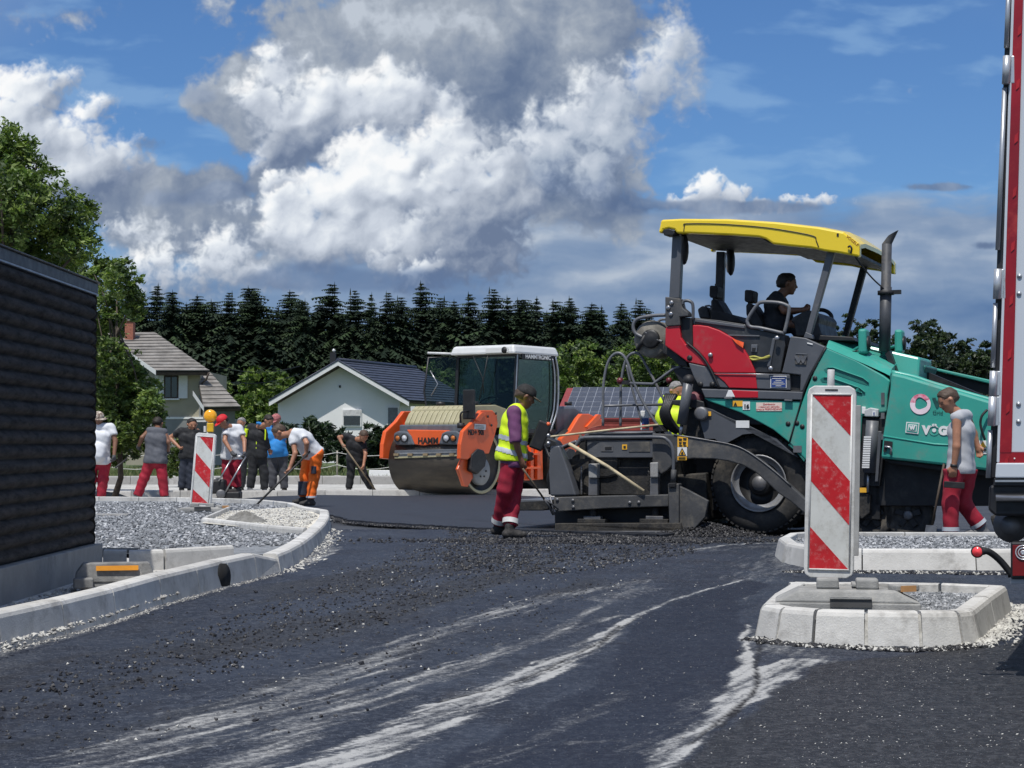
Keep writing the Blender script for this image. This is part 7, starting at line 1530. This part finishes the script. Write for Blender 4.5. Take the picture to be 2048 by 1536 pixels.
def person(j, Y, label, face, skin, hair, shirt, pants, boots=SH, cap=None, sleeve='short', belly=0.0, gloves=None, vox=.018, hpitch=.2, hairlen=0.0, group=None, dy={}, ground=None, head_r=.105, build=1.0, tuck=.0, extra=None, cuffs=None, bald=False, curl=.9, bootdir=None, wr=.004):
    """j: joints in photo pixels; dy: per-joint distance offsets from Y"""
    J = {k: P(v[0], v[1], Y+dy.get(k, 0)) for k, v in j.items()}
    base = (J['aL']+J['aR'])/2; base.z = ground if ground is not None else min(J['aL'].z, J['aR'].z)-.09
    root = empty('person', base, 0, label, 'person', group)
    for k in J: J[k] = J[k]-base
    T = lambda v: tuple(v)
    f = Vector(face).normalized(); b = build
    hp = head_build(root, J['h'], f, skin, hair, head_r, hairlen, cap, max(.011, vox*.7), hpitch, bald)
    sh = (J['sL']+J['sR'])/2; hip = (J['pL']+J['pR'])/2; ch = sh.lerp(hip, .28); wa = sh.lerp(hip, .72)
    neck = J.get('n', sh+(J['h']-sh)*.35)
    sv = (J['sR']-J['sL']); sv = sv if sv.length > .15 else f.cross(Vector((0,0,1)))*.3; sv = sv.normalized()
    hd_ = (J['h']-sh).normalized()*.6+(sh-hip).normalized()*.4; hd_.normalize()
    tf = (hip-sh).cross(sv).normalized()
    if tf.dot(f) < 0: tf = -tf
    body = hp+[(T(sh), T(J['h']-Vector((0,0,head_r*.5))), .060*b, .054*b)]
    for s_ in 'LR':
        body += [(T(J['s'+s_]), T(J['e'+s_]), .050*b, .040*b), (T(J['e'+s_]), T(J['w'+s_]), .042*b, .028*b)]
    body += [(T(J['sL'].lerp(sh,.2)), T(J['sR'].lerp(sh,.2)), .05*b, .05*b), (T(ch), T(hip), .09*b, .09*b)]
    for s_ in 'LR':
        body += [(T(J['p'+s_]), T(J['k'+s_]), .07*b, .05*b), (T(J['k'+s_]), T(J['a'+s_]), .05*b, .035*b)]
    if not gloves:
        for s_ in 'LR': body += hand_prims(J['w'+s_], J['w'+s_]-J['e'+s_], (sh-J['w'+s_])+f*.05, 1.05, curl)
    sdf_obj('body', body, min(vox, .013), skin, root, k=.016)
    if gloves:
        for s_ in 'LR': sdf_obj('glove', hand_prims(J['w'+s_], J['w'+s_]-J['e'+s_], (sh-J['w'+s_])+f*.05, 1.35, curl), .011, gloves, root, k=.012)
    # shirt
    q = sv*.13*b
    S_ = [(T(J['sL'].lerp(sh,.10)), T(J['sR'].lerp(sh,.10)), .075*b, .075*b), (T(ch-q*.6), T(ch+q*.6), .125*b, .125*b), (T(ch-q*.55), T(wa-q*.55), .12*b, .115*b), (T(ch+q*.55), T(wa+q*.55), .12*b, .115*b), (T(wa-q*.4), T(hip-q*.55+(hip-wa)*tuck), .122*b, .140*b), (T(wa+q*.4), T(hip+q*.55+(hip-wa)*tuck), .122*b, .140*b)]
    if belly: S_.append((T(wa+tf*belly*.55-(hip-wa)*.1), T(wa.lerp(hip,.3)+tf*belly*.65), .15*b, .15*b))
    for s_ in 'LR':
        if sleeve == 'short': S_.append((T(J['s'+s_]), T(J['s'+s_].lerp(J['e'+s_], .58)), .072*b, .074*b, .004))
        elif sleeve == 'long': S_ += [(T(J['s'+s_]), T(J['e'+s_]), .072*b, .062*b), (T(J['e'+s_]), T(J['w'+s_].lerp(J['e'+s_], .08)), .062*b, .048*b, .004)]
        elif sleeve == 'rolled': S_ += [(T(J['s'+s_]), T(J['e'+s_]), .075*b, .068*b, .03)]
    dn = (hip-wa).normalized()
    so = sdf_obj('shirt', S_, vox, shirt, root, k=.035, wr=wr, cuts=[(T(hip+dn*.055), T(dn)), (T(sh+hd_*.085), T(hd_))])
    # trousers
    L_ = [(T(J['pL']), T(J['pR']), .106*b, .106*b), (T(hip+(wa-hip)*.25), T(hip), .112*b, .118*b)]
    for s_ in 'LR': L_ += [(T(J['p'+s_]), T(J['k'+s_]), .106*b, .086*b), (T(J['k'+s_]), T(J['a'+s_]+(J['k'+s_]-J['a'+s_])*.10), .088*b, .076*b, .006)]
    sdf_obj('trousers', L_, vox, pants, root, k=.03, wr=wr*1.3, wf=22, seed=2, cuts=[(T(hip+dn*.005), T(-dn))])
    if cuffs:
        for s_ in 'LR':
            a_, k_ = J['a'+s_], J['k'+s_]; MB().tube([a_.lerp(k_, .14), a_.lerp(k_, .26)], .092*b, 14, cap=False).build('reflective_band', cuffs, root)
    bd_ = bootdir or {}
    for s_ in 'LR':
        a_ = J['a'+s_]; fd = Vector(bd_.get(s_, f)); fd.z = 0; fd.normalize(); zf_ = a_.z; g0 = a_-Vector((0,0,.09))
        pr = [(T(a_+Vector((0,0,.05))), T(a_-Vector((0,0,.04))), .058, .052), (T(g0-fd*.045+Vector((0,0,.045))), T(g0+fd*.16+Vector((0,0,.035))), .047, .040), (T(a_-Vector((0,0,.02))), T(g0+fd*.10+Vector((0,0,.045))), .05, .042)]
        sdf_obj('boot', pr, .014, boots, root, k=.02, cuts=[(T(g0), (0,0,-1))])
    return root, J, base
zz4 = lambda x, y: (150+x*.2539, 780+y*.2539)
def JJ(z, **k): return {a: z(*b) for a, b in k.items()}
# 1 man in patterned hat
person(JJ(zz4, h=(185,232), sL=(108,290), sR=(285,295), eL=(90,390), eR=(318,400), wL=(88,500), wR=(308,520), pL=(135,565), pR=(235,565), kL=(130,700), kR=(222,700), aL=(118,850), aR=(205,855)), 34.0,
       'man in a patterned bucket hat, white t-shirt and red trousers standing beside the shed corner', (.25,-1,0), SKD, HB, CW, CR, cap=(HAT, None, 'bucket'), belly=.22, gloves=GLV, dy=dict(wR=-.15,eR=-.05), build=1.12, head_r=.11)
# 2 man in grey vest, back turned
person(JJ(zz4, h=(652,268), sL=(585,322), sR=(705,335), eL=(530,375), eR=(735,410), wL=(503,440), wR=(735,480), pL=(595,560), pR=(672,560), kL=(545,690), kR=(690,690), aL=(490,845), aR=(705,850)), 34.2,
       'stooping man in a dark grey sleeveless shirt and red trousers with his back turned', (.3,.9,0), SKD, HB, CDG, CR, sleeve='none', gloves=GLV, dy=dict(h=.25,wL=.2,wR=.35,sL=.05,sR=.05), build=1.1, hpitch=.5, boots=SHG, bootdir={'L':(-.8,-.4,0),'R':(.8,-.3,0)})
# 3 man in black polo
person(JJ(zz4, h=(922,275), sL=(835,325), sR=(965,325), eL=(745,375), eR=(1010,400), wL=(815,445), wR=(960,460), pL=(875,520), pR=(930,520), kL=(855,640), kR=(915,645), aL=(840,785), aR=(905,790)), 38.5,
       'man in a black polo shirt and dark jeans standing with hand on hip', (.5,-.9,0), SK, HB, CK, CN, build=1.12, dy=dict(wL=-.1,eL=.05), head_r=.115)
# 4 man with red cap, pushing the plate compactor
person(JJ(zz4, h=(1165,250), sL=(1195,300), sR=(1290,300), eL=(1180,400), eR=(1335,400), wL=(1235,490), wR=(1335,495), pL=(1200,520), pR=(1272,515), kL=(1195,650), kR=(1268,650), aL=(1215,775), aR=(1280,775)), 35.8,
       'man in a red cap, white t-shirt and dark red trousers pushing the plate compactor', (-.75,-.6,0), SK, HB, CW, CDR, cap=(CPR, None, 'peak'), gloves=GLV, dy=dict(h=-.25,sL=-.15,sR=-.1,wL=-.4,wR=-.35,eL=-.3,eR=-.2), build=1.1, hpitch=.6)
# 5 grey-haired man behind
person(JJ(zz4, h=(1310,262), sL=(1260,330), sR=(1345,330), eL=(1250,420), eR=(1360,420), wL=(1250,500), wR=(1365,500), pL=(1275,530), pR=(1330,530), kL=(1275,650), kR=(1320,650), aL=(1270,770), aR=(1310,775)), 41.0,
       'grey-haired man in dark clothes mostly hidden behind the man with the red cap', (-.3,-1,0), SK, HG, CK, CK, vox=.022)
# 6 man in black jacket with hi-vis sleeves
person(JJ(zz4, h=(1525,245), sL=(1385,295), sR=(1480,300), eL=(1345,380), eR=(1500,400), wL=(1375,450), wR=(1530,470), pL=(1405,510), pR=(1465,510), kL=(1400,640), kR=(1490,650), aL=(1378,780), aR=(1492,790)), 38.2,
       'dark-haired man in a black jacket with yellow shoulder patches leaning to look at the work', (.7,-.7,0), SK, HB, CK, CK, sleeve='long', build=1.12, dy=dict(h=-.3,sR=-.1), hpitch=.5, boots=SHG)
q0 = bpy.data.objects['person.005'] if 'person.005' in bpy.data.objects else None
def patch(root, base, pts, Y, w, mat, name):
    MB().tube(smooth_path([P(x, y, Y)-base for x, y in pts]), w, 8).build(name, mat, root)
r6 = [o for o in bpy.data.objects if o.name.startswith('person') and 'yellow shoulder' in o.get('label', '')][0]
patch(r6, r6.location, [zz4(1352,305), zz4(1345,340), zz4(1340,370)], 38.08, .042, HV, 'sleeve_patch'); patch(r6, r6.location, [zz4(1432,385), zz4(1430,430), zz4(1428,480)], 38.05, .014, HV, 'jacket_stripe'); patch(r6, r6.location, [zz4(1500,310), zz4(1500,350), zz4(1497,395)], 37.95, .014, HV, 'jacket_stripe'); patch(r6, r6.location, [zz4(1430,262), zz4(1455,262), zz4(1475,280)], 38.0, .03, CB, 'collar')
# 7 man in blue shirt
person(JJ(zz4, h=(1585,240), sL=(1525,310), sR=(1625,310), eL=(1510,400), eR=(1650,400), wL=(1530,480), wR=(1640,480), pL=(1555,510), pR=(1635,510), kL=(1560,650), kR=(1640,650), aL=(1555,780), aR=(1650,785)), 39.6,
       'man in a bright blue t-shirt and grey trousers behind the bending worker', (-.4,-1,0), SK, HBR, CB, CG, belly=.16, build=1.15, cap=(M('cap_pink', (.35,.12,.12), .8, var=.4, vs=20), None, 'peak'), hpitch=.4)
# 8 bending man, orange trousers, with shovel
person(JJ(zz4, h=(1610,335), sL=(1705,330), sR=(1790,345), eL=(1735,500), eR=(1825,420), wL=(1690,620), wR=(1822,490), pL=(1845,495), pR=(1905,495), kL=(1812,680), kR=(1885,680), aL=(1800,855), aR=(1855,870), n=(1680,335)), 30.4,
       'bending man in a white t-shirt and bright orange trousers shovelling by the island', (-1,-.25,0), SK, HBR, CW, CO, dy=dict(sL=-.12,eL=-.25,wL=-.3,sR=-.2,eR=-.35,wR=-.3,pL=.05,pR=-.1,kL=.1,kR=-.05,aL=.1,aR=-.05), build=1.05, hpitch=.8, head_r=.11, vox=.016, tuck=.0)
r8 = [o for o in bpy.data.objects if 'orange trousers' in o.get('label', '')][0]
for (x, y, X2, Y2, w_, m_, nm, Yd) in ((1798,720,1795,830,.088,CN,'knee_patch',30.42), (1882,600,1880,660,.045,CN,'pocket',30.24), (1862,835,1862,850,.090,HS,'reflective_band',30.33)):
    patch(r8, r8.location, [zz4(x,y), zz4((x+X2)/2,(y+Y2)/2), zz4(X2,Y2)], Yd, w_, m_, nm)
# 9 man in black t-shirt raking
zr = lambda x, y: (150+x*.3906, 560+y*.3906)
person(JJ(zr, h=(1478,800), sL=(1392,800), sR=(1475,835), eL=(1352,805), eR=(1488,890), wL=(1368,838), wR=(1477,950), pL=(1415,915), pR=(1455,918), kL=(1412,995), kR=(1480,1000), aL=(1402,1072), aR=(1518,1070)), 39.4,
       'man in a black t-shirt and black trousers raking beside the road roller', (.35,-.8,0), SK, HBR, CK, CK, dy=dict(h=-.25,wL=-.25,eL=-.2,wR=-.3,eR=-.2,sL=-.1,sR=-.1), hpitch=.7, hairlen=.1, curl=1.3)
# 10 man in hi-vis vest by the screed
zA = lambda x, y: (940+x*.23447, 740+y*.23438)
r10, J10, b10 = person(JJ(zA, h=(470,232), sL=(375,365), sR=(400,372), eL=(388,600), eR=(430,600), wL=(435,765), wR=(480,700), pL=(345,790), pR=(395,790), kL=(300,1020), kR=(378,1020), aL=(243,1340), aR=(338,1365), n=(418,300)), 20.9,
       'man in a yellow hi-vis vest, purple shirt and black cap standing by the screed', (1,.12,0), SKD, HBR, CPU, CDR, cap=(CP, M('peak_tan', (.22,.17,.12), .7), 'peak'), sleeve='rolled', vox=.0125, dy=dict(sL=-.20,eL=-.26,wL=-.20,sR=.20,eR=.26,wR=.22,pL=-.09,pR=.10,kL=-.10,kR=.10,aL=.12,aR=-.08), head_r=.108, hpitch=.42, cuffs=M('cuff_white', (.60,.60,.58), .6), build=1.06, ground=.0, curl=.5, wr=.003)
def V10(x, y, dy=0): return P(*zA(x, y), 20.9+dy)-b10
sh, hp_ = (V10(375,365,-.2)+V10(400,372,.2))/2, (V10(345,790,-.09)+V10(395,790,.1))/2
vst = [(tuple(V10(395,350,-.13)), tuple(V10(405,350,.13)), .092, .092), (tuple(V10(380,440,-.07)), tuple(V10(385,440,.07)), .158, .158), (tuple(V10(370,560,-.06)), tuple(V10(375,560,.06)), .170, .170), (tuple(V10(352,700,-.06)), tuple(V10(360,700,.06)), .172, .172), (tuple(V10(345,760,-.05)), tuple(V10(352,760,.05)), .178, .178)]
dn = (hp_-sh).normalized()
vo = sdf_obj('hivis_vest', vst, .0125, HV, r10, k=.06, wr=.003, cuts=[(tuple(V10(350,775)), tuple(dn)), (tuple(V10(405,285)), (0,0,1))])
# reflective bands wrapped on the vest: faces of the same shell picked by height, pushed out
def band(src, z0, z1, mat, name, out=.004, tilt=.0):
    me = src.data; n = len(me.vertices); co = np.empty(n*3, np.float32); me.vertices.foreach_get('co', co); co = co.reshape(-1, 3); no = np.empty(n*3, np.float32); me.vertices.foreach_get('normal', no); no = no.reshape(-1, 3)
    fl = np.array([list(p.vertices) for p in me.polygons]); zc_ = co[fl].mean(1); k = (zc_[:, 2]-tilt*zc_[:, 0] > z0) & (zc_[:, 2]-tilt*zc_[:, 0] < z1)
    fl = fl[k]; u, inv = np.unique(fl, return_inverse=True); return link(name, np_mesh(name, co[u]+no[u]*out, inv.reshape(fl.shape), mat, smooth=True), src.parent)
zb1, zb2 = V10(350,580).z, V10(350,690).z
for zc_ in (V10(350,572).z, V10(350,680).z): band(vo, zc_-.032, zc_+.022, HS, 'reflective_stripe', .005, -.28)
mb = MB(); c = V10(600,560,-.05); mb.box(c, (.16,.14,.34), rot=Matrix.Rotation(R(22),3,'Y')); o_ = mb.build('control_box', BK, None, .02); o_.location = b10; tag(o_, 'black remote control panel on the left end of the screed', 'control panel')
for dz, m_ in ((.13, OR), (-.0, ST), (-.09, ST)): MB().ball(c+Vector((.09,-.05,dz)), .028, 10).build('knob', m_, o_)
mb = MB(); a, b = V10(450,840,-.2), V10(725,1235,.1); mb.tube([a, a.lerp(b,.68)], .012, 8); sl = mb.build('shaft', M('tool_shaft', (.12,.09,.06), .7), None); 
rk = empty('asphalt_rake', b10+b, 0, 'dark rake held by the man in the hi-vis vest', 'rake'); sl.parent = rk; sl.location = -b
MB().tube([a.lerp(b,.66)-b, a.lerp(b,.80)-b, b-b+Vector((-.02,0,.0))], .014, 6).build('fork', STD, rk); MB().tube([a.lerp(b,.66)-b, a.lerp(b,.82)-b+Vector((.03,0,.03)), Vector((.04,0,.06))], .010, 6).build('fork', STD, rk)
# 11 man in grey tank top
r11, J11, b11 = person(JJ(z6, h=(990,538), sL=(1048,650), sR=(1110,640), eL=(1045,845), eR=(1160,760), wL=(1028,975), wR=(1185,840), pL=(1030,1000), pR=(1120,985), kL=(1005,1215), kR=(1085,1215), aL=(1008,1440), aR=(1215,1395), n=(1045,590)), 19.75,
       'man in a light grey sleeveless shirt and red trousers walking left holding a phone', (-1,-.15,0), SK, HBR, CLG, CR, boots=SHG, sleeve='none', vox=.0125, dy=dict(sL=-.19,eL=-.24,wL=-.22,sR=.19,eR=.26,wR=.25,pL=-.09,pR=.09,kL=-.1,kR=.1,aL=-.1,aR=.1), head_r=.108, hpitch=.5, cuffs=HS, build=1.04, ground=.0, curl=.4, bootdir={'L':(-1,-.1,0),'R':(-.8,0,0)}, wr=.0025)
c = P(*z6(1030,1102), 19.48); mb = MB(); mb.box((0,0,0), (.22,.035,.07), rot=Matrix.Rotation(R(4),3,'Y')); o_ = mb.build('phone', BK, None, .008); o_.location = c; tag(o_, 'black handheld device in the hand of the man in the grey sleeveless shirt', 'phone')
mb = MB(); c = J11['wL']; mb.lathe(c, tuple((J11['wL']-J11['eL']).normalized()), [(-.02,.034),(-.02,.040),(.012,.040),(.012,.034)], 16); mb.build('wristwatch', BK, r11)
# 12 driver
seatz = PV(*z5(1100,850), .8)
jd = JJ(z7, h=(795,290), n=(735,390), sL=(660,450), sR=(690,450), eL=(760,600), eR=(800,620), wL=(965,590), wR=(980,590), pL=(620,780), pR=(640,780), kL=(880,760), kR=(900,770), aL=(960,900), aR=(980,910))
wp = PO+PU*0+PN*.9; Yd = (PO+PN*.9+PU*PV(1570,640,.9).x).y
r12, J12, b12 = person(jd, Yd, 'driver in a dark shirt sitting at the wheel on the paver platform', (1,-.1,0), SKD, HB, CK, CK, vox=.016, dy=dict(sL=-.2,sR=.2,eL=-.25,eR=.25,wL=-.15,wR=.15,pL=-.1,pR=.1,kL=-.12,kR=.12,aL=-.12,aR=.12), head_r=.115, hpitch=.15, build=1.1, belly=.12)
# 13 man behind the paver
person(JJ(z2, h=(1075,150), sL=(980,215), sR=(1120,235), eL=(915,300), eR=(1180,330), wL=(950,370), wR=(1120,380), pL=(1010,420), pR=(1100,420), kL=(1010,640), kR=(1100,640), aL=(1010,860), aR=(1100,860)), 26.3,
       'grey-haired man in a grey shirt and yellow hi-vis vest partly hidden behind the paver', (.4,-1,0), SK, HG, M('shirt_slate', (.16,.18,.22), .85), CK, sleeve='rolled', vox=.018, head_r=.125, build=1.15)
r13 = [o for o in bpy.data.objects if 'partly hidden behind the paver' in o.get('label', '')][0]
vb = [(tuple(P(*z2(1000,230), 26.2)-r13.location), tuple(P(*z2(1100,240), 26.2)-r13.location), .13, .13), (tuple(P(*z2(1010,330), 26.2)-r13.location), tuple(P(*z2(1095,330), 26.2)-r13.location), .19, .19), (tuple(P(*z2(1015,430), 26.2)-r13.location), tuple(P(*z2(1090,430), 26.2)-r13.location), .19, .19)]
sdf_obj('hivis_vest', vb, .018, HV, r13, k=.05)
# ------------------------------------------------------------------ tools and machines of the crew
m_shaft = M('shaft_dark', (.03,.028,.026), .6)
def tool(name, a, b, r, mat, label, cat, head=None):
    e = empty(name, b, 0, label, cat); MB().tube([Vector(a)-Vector(b), Vector((0,0,0))], r, 8).build('shaft', mat, e)
    if head: head(e, (Vector(b)-Vector(a)).normalized())
    return e
def blade(w, l, mat):
    def h_(e, d):
        s = d.cross(Vector((0,0,1))).normalized(); n_ = s.cross(d).normalized(); q = [s*w*.5, s*w*.5+d*l*.8, s*w*.2+d*l, -s*w*.2+d*l, -s*w*.5+d*l*.8, -s*w*.5]
        mb = MB(); mb.prism(q, [p+n_*.008 for p in q]); mb.build('blade', mat, e)
    return h_
tool('shovel', P(*zz4(1850,485), 30.1), P(*zz4(1435,900), 29.6), .018, m_shaft, 'long dark shovel used by the bending man in orange trousers', 'shovel', blade(.22, .12, STD))
tool('shovel', P(*zr(1368,838), 39.1), P(*zr(1545,1085), 39.3), .017, M('shaft_tan', (.22,.17,.11), .7), 'rake with a pale shaft held by the man in the black t-shirt', 'rake', blade(.30, .10, STD))
tool('shovel', P(*z6(962,960), 20.0), P(*z6(882,1372), 19.95), .014, M('shaft_brown', (.07,.05,.035), .7), 'shovel leaning on the hopper behind the man in the grey sleeveless shirt', 'shovel', blade(.22, .26, ST))
tool('spade', P(*zz4(405,545), 33.6), P(*zz4(320,612), 33.3), .018, m_shaft, 'short dark handled tool held by the man in the patterned hat', 'tool')
# square steel plate lying at the edge of the cream bed
mb = MB(); c = P(*zz4(1330,928), 31.0); mb.box((0,0,0), (.33,.05,.16)); o_ = mb.build('steel_trowel_box', GR, bevel=.01, loc=c); tag(o_, 'dark steel box sticking out of the cream bed edge under the shovel', 'steel box')
# plate compactor
pcY = 35.2; pc0 = P(*zz4(1200,860), pcY); pc0.z = .0
pc = empty('plate_compactor', pc0, 0, 'small plate compactor with steel handlebars in front of the man with the red cap', 'plate compactor')
PCq = lambda x, y, dy=0: P(*zz4(x, y), pcY+dy)-pc0
for (x0, y0, x1, y1) in ((1240,530,1130,720),(1345,525,1180,810)): MB().tube([PCq(x0,y0,.2), PCq((x0+x1)/2,(y0+y1)/2,.1), PCq(x1,y1)], .017, 8).build('handlebar', ST, pc)
MB().tube([PCq(1240,530,.2), PCq(1292,522,.2), PCq(1345,525,.2)], .017, 8).build('crossbar', ST, pc)
plate('base', [PCq(1090,850), PCq(1280,850), PCq(1285,880), PCq(1260,895), PCq(1100,895)], (0,.45,0), GR, pc, .02); MB().box(PCq(1120,760,.2), (.34,.34,.28)).build('engine', BK, pc, .04); MB().cyl(PCq(1105,690,.2), PCq(1105,740,.2), .08, 14).build('air_filter', STD, pc); MB().box(PCq(1225,830,.2), (.42,.36,.16)).build('frame', BK, pc, .03); MB().lathe(PCq(1150,820,-.02), (0,-1,0), [(0,.09),(.04,.09),(.05,.06),(.05,0)], 16).build('pulley_cover', STD, pc)
